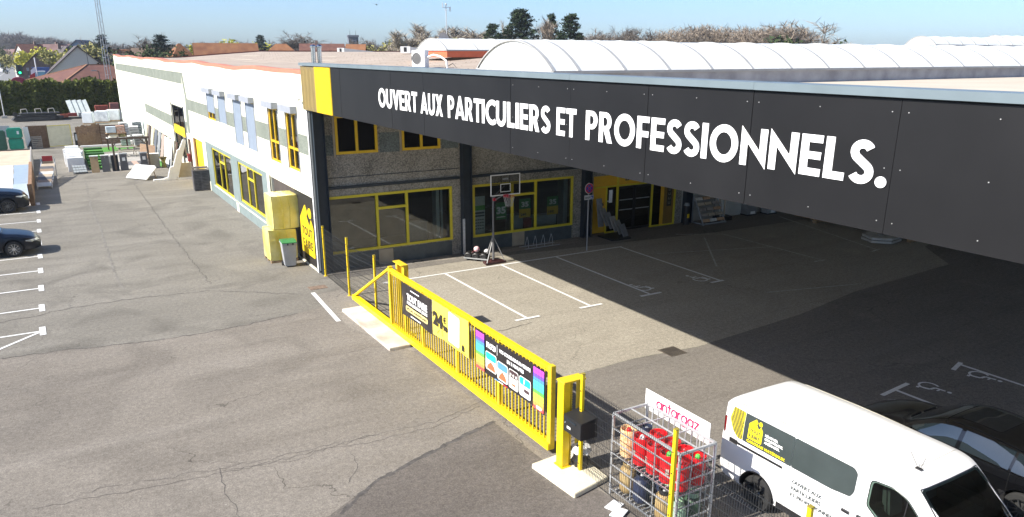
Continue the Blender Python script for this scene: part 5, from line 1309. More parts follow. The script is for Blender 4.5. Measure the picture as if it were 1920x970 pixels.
# ---------------- passenger cars
def car(label, paint, loc, rz, L_, Wd, Ht, kind, rim, name='parked_car', roof_black=False):
    T = thing(name, label, 'car', loc, rz); a = L_/2; w_ = Wd/2
    if kind == 'estate':
        h = [(-a,.75),(-a+.03,.95),(-a+.10,1.08),(-a+.45,Ht-.06),(-a+1.2,Ht-.01),(-.35,Ht),(.15,Ht-.04),(.45,Ht-.14),(1.02,1.02),(1.10,.97),(1.6,.90),(2.0,.80),(a-.14,.68),(a-.05,.60),(a,.48)]
        zb = [(-a,.80),(-a+.2,.94),(.3,.92),(1.0,.88),(1.5,.83),(2.0,.73),(a-.05,.52),(a,.42)]; wx = [-.97*0+a-1.0+.02, -a+1.0]
    elif kind == 'suv':
        h = [(-a,.85),(-a+.04,1.10),(-a+.35,Ht-.20),(-a+.8,Ht-.04),(-.2,Ht),(.2,Ht-.06),(1.05,1.22),(1.15,1.17),(1.7,1.10),(2.1,1.00),(a-.12,.86),(a-.04,.74),(a,.60)]
        zb = [(-a,.95),(-a+.3,1.10),(.3,1.08),(1.0,1.05),(1.6,1.0),(2.1,.90),(a-.05,.66),(a,.52)]; wx = [a-.95, -a+1.0]
    else:
        h = [(-a,.80),(-a+.05,1.00),(-a+.55,Ht-.16),(-a+1.1,Ht-.03),(-.35,Ht),(.10,Ht-.03),(.40,Ht-.13),(.92,1.05),(1.02,.99),(1.5,.93),(1.85,.84),(a-.12,.70),(a-.04,.60),(a,.48)]
        zb = [(-a,.88),(-a+.3,1.0),(.3,.94),(.9,.90),(1.4,.86),(1.8,.76),(a-.05,.54),(a,.44)]; wx = [a-.86, -a+.86]
    r = .33 if kind != 'suv' else .37
    w = [(-a,w_*.78),(-a+.08,w_*.90),(-a+.35,w_*.98),(-a+.9,w_),(a-1.1,w_),(a-.55,w_*.95),(a-.25,w_*.84),(a-.08,w_*.70),(a,w_*.52)]
    wr = [(-a,w_*.62),(-a+.5,w_*.66),(-.3,w_*.72),(.3,w_*.72),(.9,w_*.80),(1.3,w_*.84),(a-.3,w_*.72),(a,w_*.42)]
    z0 = [(-a,.34),(-a+.3,.22),(a-.5,.19),(a-.1,.22),(a,.28)]
    b = loft_body('body', paint, T, L_, dict(h=h,w=w,zb=zb,wr=wr,z0=z0), nst=84, sm=.10, sharp=50)
    bh = bvh_of(b)
    zB = zb[2][1]; top = Ht-.10
    rx = (-a+.35, .95) if kind != 'hatch' else (-a+.55, .85)
    mid = [-.25, .03] if kind != 'hatch' else [-.30, 0]
    x_b = -.15 if kind != 'hatch' else -.22
    ztop = lambda x: smooth_tab(h, x, .1)-.115
    def sidewin(xa, xb, nm):
        P = [(xa,zB+.05),(xb,zB+.05)]; n_ = 5
        P += [(xb+(xa-xb)*k/n_, max(zB+.07, ztop(xb+(xa-xb)*k/n_))) for k in range(0, n_+1)]
        for s in (-1, 1): decal(P, (0,0,0),(1,0,0),(0,0,1),(0,-s,0),bh,.004,nm,GLC,T,9)
    sidewin(x_b+.04, .74 if kind != 'suv' else .80, 'front_side_window'); sidewin(x_b-.95, x_b-.04, 'rear_side_window'); sidewin(max(-a+.55,x_b-1.55), x_b-1.0, 'quarter_window')
    # windscreen and rear screen
    f0, f1 = (.20,1.0) if kind != 'hatch' else (.14,.92)
    yb0, yt0 = w_*.74, w_*.66
    decal([(f0+.04,-yt0),(f1-.03,-yb0),(f1,-yb0*.6),(f1+.02,0),(f1,yb0*.6),(f1-.03,yb0),(f0+.04,yt0)], (0,0,0),(1,0,0),(0,1,0),(0,0,-1),bh,.005,'windscreen',GLC,T,12)
    decal([(-a+.14,-yt0),(-a+.46,-yt0),(-a+.46,yt0),(-a+.14,yt0)], (0,0,0),(1,0,0),(0,1,0),(0,0,-1),bh,.005,'rear_screen',GLC,T,8)
    if kind != 'suv': 
        decal(rrect(-.75,.02,-w_*.5,w_*.5,.08), (0,0,0),(1,0,0),(0,1,0),(0,0,-1),bh,.004,'roof_glass',GLC,T,10)
    arches(b, wx, w_, r+.055, r+.01)
    for x in wx:
        for s in (-1, 1): wheel(T, x, s*(w_-.11), r, .21, s, rim, 10)
    GAP = pm('car_gap', (0.004,0.004,0.004), 0.6)
    for s in (-1, 1):
        D = (0,-s,0)
        for x in (x_b, x_b-1.0, .82): strip([(x,.35),(x,zB+.01)], .006, 'door_gap', GAP, D, .002, bh, T)
        strip([(x_b-1.5,zB+.035),(.75,zB+.035)], .016, 'window_trim', CHR, D, .005, bh, T)
        strip([(x_b-.22,zB-.12),(x_b-.06,zB-.12)], .024, 'door_handle', CHR, D, .012, bh, T); strip([(x_b+.74-.0,zB-.12),(x_b+.9,zB-.12)], .024, 'door_handle', CHR, D, .012, bh, T) if False else None
        strip([(wx[1]+.5,.27),(wx[0]-.5,.27)], .02, 'sill_trim', CHR if kind == 'estate' else BLKT, D, .006, bh, T)
        MB().cbox((.72,s*(w_+.03),zB+.06),(.13,.17,.12)).build('door_mirror', paint, T, bevel=.03)
        zf = smooth_tab(h, a-.25, .1)-.12
        decal([(s*w_*.36,zf-.05),(s*w_*.36,zf+.02),(s*w_*.80,zf+.05),(s*w_*.86,zf-.02)], (0,0,0),(0,1,0),(0,0,1),(-1,0,0),bh,.006,'headlamp',LENS,T,8)
        h_ = bh.ray_cast(Vector((a-.42,s*3,zf-.01)), Vector((0,-s,0)))
        decal([(a-.52,zf+.04),(a-.52,zf+.0),(a-.30,zf-.06),(a-.22,zf-.03),(a-.28,zf+.045)], (0,0,0),(1,0,0),(0,0,1),(0,-s,0),bh,.006,'headlamp',LENS,T,8)
        decal([(-a+.02,.80),(-a+.25,.82),(-a+.25,.92),(-a+.02,.92)], (0,0,0),(1,0,0),(0,0,1),(0,-s,0),bh,.006,'tail_lamp',MATS['tail_red'],T,6)
        MB().tube([bh.ray_cast(Vector((x,s*w_*.71,3)), Vector((0,0,-1)))[0]+Vector((0,0,.006)) for x in [-a+.75+k*.12 for k in range(int((a-.55)/.12))]],.010,5).build('roof_rail', CHR if kind == 'estate' else BLKT, T)
    decal([(-w_*.34,.42),(w_*.34,.42),(w_*.36,.62),(-w_*.36,.62)], (0,0,0),(0,1,0),(0,0,1),(-1,0,0),bh,.005,'grille',BLKT,T,8)
    decal([(-.26,.33),(.26,.33),(.26,.40),(-.26,.40)], (0,0,0),(0,1,0),(0,0,1),(-1,0,0),bh,.010,'number_plate',WHT,T,4)
    strip_pts = [bh.ray_cast(Vector((1.06-.02*abs(y), y, 3)), Vector((0,0,-1)))[0]+Vector((0,0,.01)) for y in [-.5+.05*k for k in range(21)]]
    MB().tube(strip_pts[:9],.010,5).build('wiper', BLKT, T); MB().tube(strip_pts[10:18],.010,5).build('wiper', BLKT, T)
    return T
P_NAVY = pm('car_paint_navy', (0.004,0.006,0.012), 0.32, metal=0.0, var=0.05, coat=0.25, spec=0.25)
P_NAVY2 = pm('car_paint_blue_black', (0.004,0.007,0.013), 0.32, metal=0.0, var=0.05, coat=0.25, spec=0.25)
P_BLK = pm('car_paint_black', (0.0035,0.0037,0.0045), 0.12, var=0.05, coat=0.8, spec=0.4)
car('dark navy estate car with silver ten-spoke wheels parked nose out in the nearer left bay', P_NAVY, (-11.62,9.62,0), 0.0, 4.75, 1.83, 1.47, 'estate', ALU)
car('dark blue sport utility car with dark wheels parked nose out in the further left bay', P_NAVY2, (-12.15,20.55,0), 0.0, 4.85, 1.95, 1.68, 'suv', ALUD)
car('glossy black hatchback with a glass roof parked beyond the white van', P_BLK, (6.68,-21.45,0), R(90), 4.75, 1.84, 1.46, 'hatch', ALUD)
# ================================================================== UNDER THE CANOPY
def mk(name, lab, cat, loc, rz=0.0, group=None): return thing(name, lab, cat, loc, rz, group)
t = mk('basketball_hoop','portable basketball hoop with clear white-edged backboard and red rim in front of the second column','basketball hoop',(6.61,-2.07,0))
MB().cyl((0,0,.12),(0,0,1.25),.05,n=12).cyl((0,0,1.2),(0,0,2.75),.042,n=12).build('pole', pm('hoop_grey',(0.12,0.12,0.125),0.4), t)
b = MB()
for z in (2.55,2.70): b.bar((0,-.03,z),(.30,-.42,z+.32),.025,.035)
b.bar((0,0,2.72),(.30,-.40,3.2),.025,.03).build('backboard_arm', MATS['hoop_grey'], t)
bb = MB(); x0,x1,z0,z1 = -.36,.98,2.83,3.66
for a,b_,c,d in ((x0,x1,z0,z0+.035),(x0,x1,z1-.035,z1),(x0,x0+.035,z0+.035,z1-.035),(x1-.035,x1,z0+.035,z1-.035)): bb.box(a,b_,-.46,-.43,c,d)
bf = bb.build('backboard_frame', WHT, t)
bb = MB(); 
for a,b_,c,d in ((.08,.54,2.96,2.985),(.08,.54,3.26,3.285),(.08,.105,2.985,3.26),(.515,.54,2.985,3.26)): bb.box(a,b_,-.452,-.447,c,d)
bb.build('target_square', WHT, bf); MB().box(x0+.036,x1-.036,-.447,-.441,z0+.036,z1-.036).build('clear_board', glassmat('clear_board',(0.72,0.72,0.70),0.05,0.02), bf)
MB().bar((x0,-.43,3.28),(x1,-.43,3.28),.02,.02).bar((.12,-.43,z0),(.12,-.43,z1),.02,.02).bar((.50,-.43,z0),(.50,-.43,z1),.02,.02).build('back_brace', BLK, bf)
text('HOOPSTER','lettering',GREYP,bf,(.18,-.455,3.44),(1,0,0),(0,0,1),.07,width=.26,bold=.03,depth=.001).hide_render = False
HR = pm('hoop_red',(0.50,0.02,0.04),0.4); rim = MB(); P = [(.31+.225*math.cos(a),-.72+.225*math.sin(a),2.83) for a in [2*math.pi*i/20 for i in range(21)]]
rim.tube(P,.011,6).box(.20,.42,-.50,-.462,2.76,2.86).build('rim', HR, t)
nt_ = MB()
for k in range(12):
    a0 = 2*math.pi*k/12
    for s in (1,-1):
        pr = None
        for j in range(5):
            a = a0+s*j*.27; r_ = .222-.025*j; q = (.31+r_*math.cos(a),-.72+r_*math.sin(a),2.82-.10*j)
            if pr: nt_.bar(pr,q,.006,.006)
            pr = q
nt_.build('net', pm('net_grey',(0.45,0.45,0.45),0.8), t)
MB().bar((-.02,-.02,1.05),(-.45,-.28,.10),.03,.03).bar((.02,-.02,1.05),(.40,-.22,.10),.03,.03).bar((0,.02,1.15),(-.10,.45,.12),.035,.035).build('base_strut', pm('strut_grey',(0.20,0.20,0.20),.5), t)
MB().prism([(-.50,-.30),(.46,-.25),(.40,.10),(-.42,.12)],'z',.02,.10).box(-.15,.25,-.1,.06,.10,.14).build('base_frame', pm('base_dark_red',(0.06,0.02,0.02),0.5), t)
MB().cyl((-.05,.02,1.30),(-.12,.02,1.42),.03,n=8).build('height_clamp', BLK, t); MB().cbox((.03,-.05,2.62),(.12,.12,.10)).build('spring_bracket', HR, t)
t = mk('ball_sacks','row of shiny black net sacks and rolls lying at the foot of the basketball hoop','bag',(6.25,-1.35,0),R(-50))
BF = pm('black_film_shiny',(0.015,0.015,0.016),0.18,coat=.5)
for i in range(3):
    MB().lathe([(.02,-.22),(.15,-.21),(.19,-.12),(.17,0),(.19,.12),(.15,.21),(.02,.22)],(-.34+i*.34,.0,.19),16,axis='y').build('sack', BF, t, smooth=True); MB().lathe([(.15,-.225),(.11,-.25),(.06,-.23)],(-.34+i*.34,0,.19),16,axis='y').build('sack_end', GREYP if i == 5 else BLK, t)
MB().bar((-.5,-.26,.12),(.55,-.26,.12),.02,.05).build('strap', GREYP, t)
for i, (x, y, z, c, lab) in enumerate(((6.35,-1.12,.40,'white','white and red ball resting on top of the black sacks by the hoop'),(6.62,-1.50,.33,'patched','white ball with dark patches wedged beside the hoop pole'))):
    o = MB().ball((0,0,0),.13,10).build('ball', pm('ball_'+c,(0.75,0.72,0.72),0.4,c2=(0.55,0.08,0.12) if i == 0 else (0.30,0.28,0.28),scale=7,detail=1), loc=(x,y,z), smooth=True); tag(o, lab, 'ball')
t = mk('no_parking_sign','round blue and red no stopping sign above a small white plate on a thin pole','road sign',(11.13,-2.31,0))
MB().cyl((0,0,0),(0,0,2.95),.025,n=10).build('pole', pm('pole_grey',(0.34,0.34,0.35),0.5,metal=.3), t)
sp_ = MB().lathe([(.0001,-.04),(.215,-.04),(.225,-.03),(.215,-.028),(.0001,-.028)],(0,0,2.72),30,axis='y').build('sign_disc', pm('sign_white_rim',(0.55,0.55,0.55),0.4), t)
SR = pm('sign_red',(0.50,0.012,0.03),0.4); MB().lathe([(.0001,-.043),(.205,-.043)],(0,0,2.72),30,axis='y',caps=False).build('red_ring', SR, sp_); MB().lathe([(.0001,-.046),(.155,-.046)],(0,0,2.72),30,axis='y',caps=False).build('blue_field', pm('sign_blue',(0.02,0.06,0.38),0.4), sp_)
MB().bar((-.115,-.049,2.605),(.115,-.049,2.835),.003,.035).build('red_bar', SR, sp_); MB().bar((.115,-.050,2.605),(-.115,-.050,2.835),.003,.035).build('red_bar', SR, sp_)
pl = MB().box(-.24,.24,-.042,-.03,2.24,2.43).build('plate', pm('sign_plate_white',(0.55,0.55,0.55),0.4), t, bevel=.004)
text('SAUF','lettering',BLK,pl,(-.20,-.045,2.29),(1,0,0),(0,0,1),.085,width=.24,bold=.03,depth=.001); MB().box(.08,.21,-.046,-.043,2.27,2.40).build('blue_pictogram', MATS['sign_blue'], pl)
MB().bar((.13,-.049,2.37),(.13,-.049,2.32),.002,.015).bar((.13,-.049,2.32),(.17,-.049,2.31),.002,.015).lathe([(.02,-.049),(.03,-.049)],(.135,0,2.31),10,axis='y',caps=False).build('wheelchair_symbol', WHT, pl)
t = mk('tile_sample_rack','leaning rack of overlapping grey stone sample boards left of the entrance door','display rack',(13.45,-.95,0))
STN = [pm('stone_grey_%d' % i, c, 0.7, var=.2, scale=9) for i, c in enumerate(((.24,.23,.21),(.17,.17,.17),(.30,.28,.26),(.13,.13,.13)))]
for i in range(5):
    MB().cbox((-.10+.16*i*.9,.30-.17*i,.95-.14*i),(.42,.03,.85-.06*i),rx=R(-28),rz=R(18)).build('sample_board', STN[i%3], t)
MB().cbox((-.30,.45,1.15),(.30,.04,1.3),rx=R(-10)).build('back_board', STN[1], t); MB().box(-.35,.75,-.62,.5,.02,.08).build('rack_base', BLK, t)
t = mk('ash_bin','slim black litter bin with a yellow label right of the entrance','litter bin',(18.6,-.42,0))
MB().cyl((0,0,.03),(0,0,.95),.14,n=18).build('bin_body', BLK, t); MB().cyl((0,0,.95),(0,0,1.08),.15,.10,n=18).build('bin_lid', pm('bin_grey_lid',(0.22,0.24,0.25),0.4), t); MB().box(-.07,.07,-.147,-.14,.35,.55).build('yellow_label', YEL, t); MB().cyl((0,0,0),(0,0,.03),.17,n=18).build('foot', BLK, t)
t = mk('wood_sample_rack','grey sloping rack filled with pale and brown plank samples under the canopy','display rack',(19.95,-.75,0))
for x in (-.85,.65): MB().bar((x,-.42,0),(x,.42,1.42),.05,.05).bar((x,.42,0),(x,.42,1.42),.05,.05).bar((x,-.42,.06),(x,.42,.06),.05,.05).build('side_frame', pm('rack_grey',(0.28,0.29,0.30),0.5), t)
MB().box(-.87,.67,-.45,-.40,.05,.12).build('front_rail', MATS['rack_grey'], t)
rr = random.Random(5)
for i in range(5):
    for j in range(3):
        c = rr.choice([(.55,.52,.47),(.40,.33,.24),(.62,.60,.56),(.30,.26,.22),(.45,.28,.16)])
        MB().cbox((-.60+j*.50,-.30+i*.15,.22+.25*i),(.44,.06,.15),rx=R(-32),rz=R(rr.uniform(-5,5))).build('plank_sample', pm('plank_%d%d' % (i,j), c, .6, var=.2, scale=8), t)
t = mk('leaning_boards','pale boards and mouldings leaning in a stand right of the plank sample rack','board',(20.95,-.55,0))
for i in range(6): MB().cbox((-.22+.09*i,.05*(i%2),.62+.03*i),(.06,.03,1.2+.07*(i%3)),rx=R(-6),ry=R(3*i-8)).build('board', pm('board_pale_%d' % (i%3),((.60,.57,.50),(.50,.40,.27),(.66,.65,.62))[i%3],.6), t)
MB().box(-.38,.45,-.28,.28,0,.22).build('base_box', BLK, t)
for i, (x, y, lab) in enumerate(((23.2,-.25,'grey square planter crate with a white ticket against the far block wall'),(24.4,-.55,'white wire display box low on the ground at the far right of the block wall'))):
    t = mk('display_crate', lab, 'crate', (x,y,0)); MB().box(-.32,.32,-.25,.25,.06,.85 if i == 0 else .42).build('crate_body', pm('crate_grey',(0.22,0.22,0.22),.6) if i == 0 else GREYP, t, bevel=.01)
    MB().box(-.12,.2,-.262,-.252,.08,.22).build('ticket', WHT, t); MB().box(-.34,.34,-.27,.27,0,.058).build('base', BLK, t)
t = mk('bicycle_rack','low galvanised wire bicycle rack standing against the slate dado below the second shop window','bicycle rack',(9.8,-.62,0))
for i in range(4): MB().tube([(-.75+i*.42,-.25,.02),(-.75+i*.42,-.2,.38),(-.68+i*.42,.0,.5),(-.66+i*.42,.2,.05)],.010,6).build('wheel_loop', GALV, t)
MB().bar((-.95,-.25,.03),(.9,-.25,.03),.02,.02).bar((-.95,.2,.03),(.9,.2,.03),.02,.02).build('floor_rail', GALV, t)
t = mk('timber_beams','long brown timber beams on blocks along the far edge of the canopy floor','timber',(24.9,-5.3,0),R(3))
for i in range(3): MB().box(-.15+.16*i,-.02+.16*i,-3.6+.4*i,3.2-.5*i,.14+.02*i,.30+.02*i).build('beam', pm('beam_brown',(0.30,0.16,0.07),.7,var=.3,scale=3), t)
MB().box(-.3,.4,-3.2,-3.0,0,.14).box(-.3,.4,1.8,2.0,0,.14).build('spacer_block', WOODT, t)
t = mk('stacked_slabs','two stacked hexagonal pale concrete slabs at the near end of the timber beams','paving slab',(24.0,-7.55,0),R(10))
hx = lambda r: [(r*math.cos(R(60*i)), r*.85*math.sin(R(60*i))) for i in range(6)]
MB().prism(hx(.98),'z',0.03,.14).build('slab', CONC, t, bevel=.01); MB().prism(hx(.94),'z',.165,.27).build('slab', CONC, t, bevel=.01); MB().prism(hx(.85),'z',.14,.165).build('spacer', BLK, t); MB().cbox((.05,0,.285),(.55,.3,.02)).build('top_plate', GREYP, t)
# ================================================================== BESIDE THE LEFT FLANK
FILM = pm('yellow_wrap', (0.62,0.50,0.07), 0.28, c2=(0.76,0.70,0.32), scale=1.3, detail=7, bump=.35, bscale=9, coat=.5)
def wrapped(name, lab, x0,x1,y0,y1,z0,z1, seed):
    t = thing(name, lab, 'wrapped pallet', ((x0+x1)/2,(y0+y1)/2,z0), 0); r = random.Random(seed); hx_, hy, h = (x1-x0)/2,(y1-y0)/2,z1-z0
    b = MB(); n = 9; 
    def J(): return r.uniform(-.008,.008)
    for face in range(5):
        g = []
        for i in range(n+1):
            c = []
            for j in range(n+1):
                u, v = -1+2*i/n, -1+2*j/n
                e = 1-.035*(abs(u)**6)*(abs(v)**6)
                bow = .014*(1-u*u)*(1-v*v)
                if face == 0: p = (u*hx_*e, -hy-bow+J(), h/2+v*h/2*e)
                elif face == 1: p = (-hx_-bow+J(), u*hy*e, h/2+v*h/2*e)
                elif face == 2: p = (hx_+bow+J(), u*hy*e, h/2+v*h/2*e)
                elif face == 3: p = (u*hx_*e, hy+bow+J(), h/2+v*h/2*e)
                else: p = (u*hx_*e, v*hy*e, h+bow*.8+J())
                c.append(p)
            g.append(c)
        for i in range(n):
            for j in range(n): b.poly([g[i][j],g[i+1][j],g[i+1][j+1],g[i][j+1]])
    b.build('wrapped_load', FILM, t, smooth=50)
    s = MB()
    for k in (-.15,.12): s.tube([(k*hx_*2,-hy-.02,.02),(k*hx_*2+.05,-hy-.025,h*.6),(k*hx_*2-.03,-hy-.02,h)],.008,5)
    s.build('film_crease', pm('film_crease',(0.50,0.42,0.06),.3), t)
    if z0 < .5: MB().box(-hx_,hx_,-hy,-hy+.1,-.10,0).box(-hx_,hx_,hy-.1,hy,-.10,0).box(-hx_,hx_,-.05,.05,-.10,0).build('pallet_skid', WOODT, t)
    return t
wrapped('wrapped_insulation','yellow film-wrapped block of insulation standing on the asphalt behind the wheelie bin',-1.26,-.16,2.32,3.42,.10,1.34,1)
wrapped('wrapped_insulation','yellow film-wrapped block of insulation stacked on top of the other, beside the house sign',-1.02,.02,2.36,3.60,1.36,2.70,2)
t = mk('wheelie_bin','grey wheelie bin with a green lid standing beside the yellow wrapped blocks','wheelie bin',(-.70,1.62,0),R(-6))
GB = pm('bin_grey',(0.36,0.37,0.38),.5,var=.1,scale=3); GLID = pm('bin_green_lid',(0.04,0.20,0.07),.45)
def frust(mb, x0,x1,y0,y1,z0,X0_,X1_,Y0_,Y1_,z1,mi=0):
    P = [(x0,y0,z0),(x1,y0,z0),(x1,y1,z0),(x0,y1,z0),(X0_,Y0_,z1),(X1_,Y0_,z1),(X1_,Y1_,z1),(X0_,Y1_,z1)]; k = len(mb.v); mb.v += P
    for q in ((0,3,2,1),(4,5,6,7),(0,1,5,4),(1,2,6,5),(2,3,7,6),(3,0,4,7)): mb.f.append(tuple(k+i for i in q)); mb.m.append(mi)
    return mb
frust(MB(),-.21,.21,-.24,.22,.05,-.28,.28,-.33,.30,.95).build('bin_body', GB, t, bevel=.02)
MB().box(-.30,.30,-.36,.33,.951,1.0).build('bin_rim', GB, t, bevel=.01); MB().prism([(-.37,1.0),(.34,1.0),(.34,1.06),(-.10,1.09),(-.37,1.03)],'x',-.29,.29).build('bin_lid', GLID, t, bevel=.01)
MB().cyl((-.28,.20,.09),(-.22,.20,.09),.09,n=16).cyl((.22,.20,.09),(.28,.20,.09),.09,n=16).build('wheels', RUB, t); MB().box(-.10,-.04,-.375,-.365,.93,1.0).box(.10,.16,-.375,-.365,.93,1.0).build('grip', BLK, t)
# dark slatted crates
t = mk('slatted_crate','dark slatted crate with a rounded wicker-like top standing against the flank before the tiled dado','crate',(-.50,22.35,0),R(-4))
SLT = pm('slat_dark',(0.065,0.06,0.06),.7,c2=(0.13,0.12,0.115),scale=5)
b = MB()
for k in range(13):
    z = .04+k*.094
    b.box(-.45,.45,-.47,-.44,z,z+.06); b.box(-.48,-.45,-.44,.44,z,z+.06); b.box(.45,.48,-.44,.44,z,z+.06)
b.build('slats', SLT, t)
for x in (-.42,0,.42): MB().box(x-.04,x+.04,-.44,-.42,0,1.25).build('slat_batten', SLT, t)
MB().box(-.42,.42,-.41,.44,.02,1.2).build('inner_liner', BLK, t)
b = MB()
for k in range(9): a = math.pi*k/9; b.bar((-.46,-.45+.9*k/9,1.26+.16*math.sin(a)),(.46,-.45+.9*k/9,1.26+.16*math.sin(a)),.07,.03)
b.build('rounded_top', pm('wicker_top',(0.20,0.17,0.15),.8,var=.3,scale=12), t)
# folded white panels on the asphalt
t = mk('white_leaning_panel','pair of white door panels propped at an angle on the open asphalt','panel',(-3.25,28.9,0),R(35))
MB().cbox((0,0,.42),(.06,1.9,1.15),ry=R(52)).build('panel', WHT, t); MB().cbox((.10,.1,.50),(.05,1.8,1.10),ry=R(52)).build('panel', pm('white_panel_edge',(.68,.68,.66),.5), t); MB().bar((.35,-.7,.75),(.55,-.7,0),.04,.04).bar((.35,.7,.75),(.55,.7,0),.04,.04).build('prop', WOODT, t)
t = mk('white_sculpted_post','tall slanting white moulded post with a broad foot propped towards the building wall','post',(-1.45,27.4,0))
MB().prism([(-.55,0),(.15,0),(.35,.35),(1.05,2.55),(.85,2.62),(.55,2.0),(.42,1.95),(.05,.9),(-.15,.85),(-.35,.20),(-.60,.15)],'y',-.10,.10).build('moulded_post', WHT, t, bevel=.015)
MB().box(-1.25,-.3,-.15,.15,0,.10).build('foot', WHT, t); MB().prism([(.3,0),(1.25,0),(1.25,1.05),(.62,1.05)],'y',-.03,.03).build('beige_board', pm('beige_board',(0.42,0.36,0.25),.7), t, loc=(0,.25,0)); MB().box(.2,1.3,-.12,.02,0,.12).build('white_kerb', WHT, t)
# display boards in a row
def sample_board(x, y, h, w_, c, lab, rz=0.0, top=True):
    t = mk('sample_board', lab, 'sample board', (x,y,0), R(rz)); MB().cbox((0,.10,h/2),(w_,.05,h),rx=R(-9)).build('board', pm('sample_'+str(c), c, .7, var=.1, scale=4), t)
    MB().box(-w_/2-.03,w_/2+.03,.02,.30,h-.03,h+.03).build('cap', WHT if top else BLK, t); MB().bar((0,.45,0),(0,.15,h*.9),.04,.04).build('back_leg', GALV, t); return t
sample_board(-5.74,33.5,1.15,.50,(.36,.26,.15),'tan composite decking sample board, leftmost of the standing sample boards')
sample_board(-5.05,33.6,1.15,.50,(.13,.13,.13),'mid grey sample board between the tan one and the black one')
sample_board(-4.75+.32,33.7,1.15,.46,(.012,.014,.02),'black sample board third in the standing row')
for (x, lab) in ((-3.85,'grey plastic pedestal unit with a white label left of the picnic table'),(-2.50,'grey plastic pedestal unit with a white label at the right post of the pergola frame')):
    t = mk('pedestal_unit', lab, 'pedestal', (x,33.95,0)); MB().box(-.25,.25,-.2,.2,0,.55).build('lower_body', pm('pedestal_grey',(.11,.11,.12),.6), t, bevel=.02); MB().box(-.23,.23,-.18,.18,.56,1.12).build('upper_body', MATS['pedestal_grey'], t, bevel=.02)
    MB().box(-.27,.27,-.22,.22,1.13,1.2).build('top', GREYP, t); MB().box(-.10,.10,-.19,-.181,.68,.92).build('label', WHT, t)
t = mk('beige_cabinet','plain beige box cabinet standing between the pedestal and the woven planter','cabinet',(-1.80,34.3,0)); MB().box(-.35,.35,-.25,.25,.02,1.0).build('cabinet_body', pm('cabinet_beige',(.40,.37,.29),.6), t, bevel=.01); MB().box(-.38,.38,-.28,.28,1.001,1.04).build('top', WHT, t); MB().box(-.33,.33,-.23,.23,0,.02).build('base', BLK, t)
t = mk('hourglass_planter','waisted dark and yellow wicker planter near the building wall','planter',(-1.20,33.9,0)); MB().lathe([(.20,0),(.12,.35),(.11,.45),(.28,.78),(.26,.78),(.10,.46)],(0,0,0),12).build('planter_body', pm('wicker_yellow',(.05,.045,.03),.7,c2=(.42,.34,.05),scale=16,detail=0), t); MB().cyl((0,0,.7),(0,0,.76),.25,n=12).build('soil', WOODD, t)
t = mk('paving_sample','sloping grid of pale grey paving stones at the left of the display boards','paving sample',(-6.72,33.6,0),R(6))
b = MB()
for i in range(5):
    for j in range(3): b.cbox((-.34+.17*i,-.2+.2*j,.18+.15*j),(.155,.05,.20),rx=R(-52))
b.build('paving_stones', pm('paving_pale',(.34,.37,.38),.7,var=.2,scale=6), t); MB().cbox((0,.03,.27),(.92,.03,.85),rx=R(-52)).build('grey_backing', pm('backing_grey',(.12,.12,.12),.7), t)
t = mk('polystyrene_stack','tall leaning stack of bright white insulation sheets','insulation sheets',(-6.75,36.3,0)); rr = random.Random(9)
for i in range(13): MB().box(-.62+rr.uniform(-.14,.14),.45+rr.uniform(-.12,.12),-1.2+.62*i*.9-.25,-1.2+.62*i*.9+.42,0,1.05+rr.uniform(-.12,.12)).build('sheet_block', WHT, t, bevel=.01)
TURF = pm('artificial_turf',(.045,.19,.02),.9,c2=(.09,.28,.04),scale=12); TURFD = pm('artificial_turf_dark',(.02,.09,.015),.9)
t = mk('turf_steps','stepped display of bright green artificial turf rolls beside the white sheets','turf display',(-5.35,38.5,0))
for i in range(8): MB().box(-.65,.65,-3.2+i*.95,-2.35+i*.95,0,.12+.10*i).build('turf_step', TURF if i%2 == 0 else MATS['artificial_turf_dark'], t)
struct('turf_mat', MB().poly([(-5.4,45.9,.012),(-1.8,47.4,.012),(-1.7,50.6,.012),(-5.2,49.6,.012)]), TURF); struct('turf_mat', MB().poly([(-1.75,34.5,.012),(-.95,34.5,.012),(-.9,42,.012),(-1.6,42,.012)]), TURF)
struct('paved_sample_area', MB().poly([(-4.3,34.4,.010),(-1.9,34.5,.010),(-1.8,45.5,.010),(-4.7,44.8,.010)]), pm('paving_light_grey',(.30,.29,.27),.9,c2=(.40,.38,.35),scale=1.2,detail=2))
struct('paved_sample_area', MB().poly([(-4.1,36.4,.016),(-3.0,36.4,.016),(-3.0,38.8,.016),(-4.1,38.8,.016)]).poly([(-2.6,36.5,.016),(-2.0,36.5,.016),(-2.0,38.8,.016),(-2.6,38.8,.016)]), pm('paving_dark',(.09,.09,.10),.9)); struct('paved_sample_area', MB().poly([(-3.0,36.4,.0165),(-2.6,36.5,.0165),(-2.6,38.8,.0165),(-3.0,38.8,.0165)]), pm('paving_pink',(.40,.28,.23),.9))
struct('concrete_strip', MB().poly([(-4.6,32.6,.010),(-.1,32.9,.010),(-.1,34.3,.010),(-5.0,34.2,.010)]), C_SLAB)
t = mk('picnic_table','grey wooden picnic table on the paved sample area','picnic table',(-2.85,42.6,0),R(3)); WG = pm('weathered_wood',(.28,.25,.21),.8,var=.2,scale=6)
MB().box(-.75,.75,-.38,.38,.72,.76).build('table_top', WG, t); MB().box(-.75,.75,-.95,-.68,.43,.47).build('bench', WG, t); MB().box(-.75,.75,.68,.95,.43,.47).build('bench', WG, t)
for x in (-.55,.55): MB().bar((x,-.78,0),(x,-.2,.72),.06,.05).bar((x,.78,0),(x,.2,.72),.06,.05).bar((x,-.85,.42),(x,.85,.42),.05,.05).build('leg_frame', WG, t)
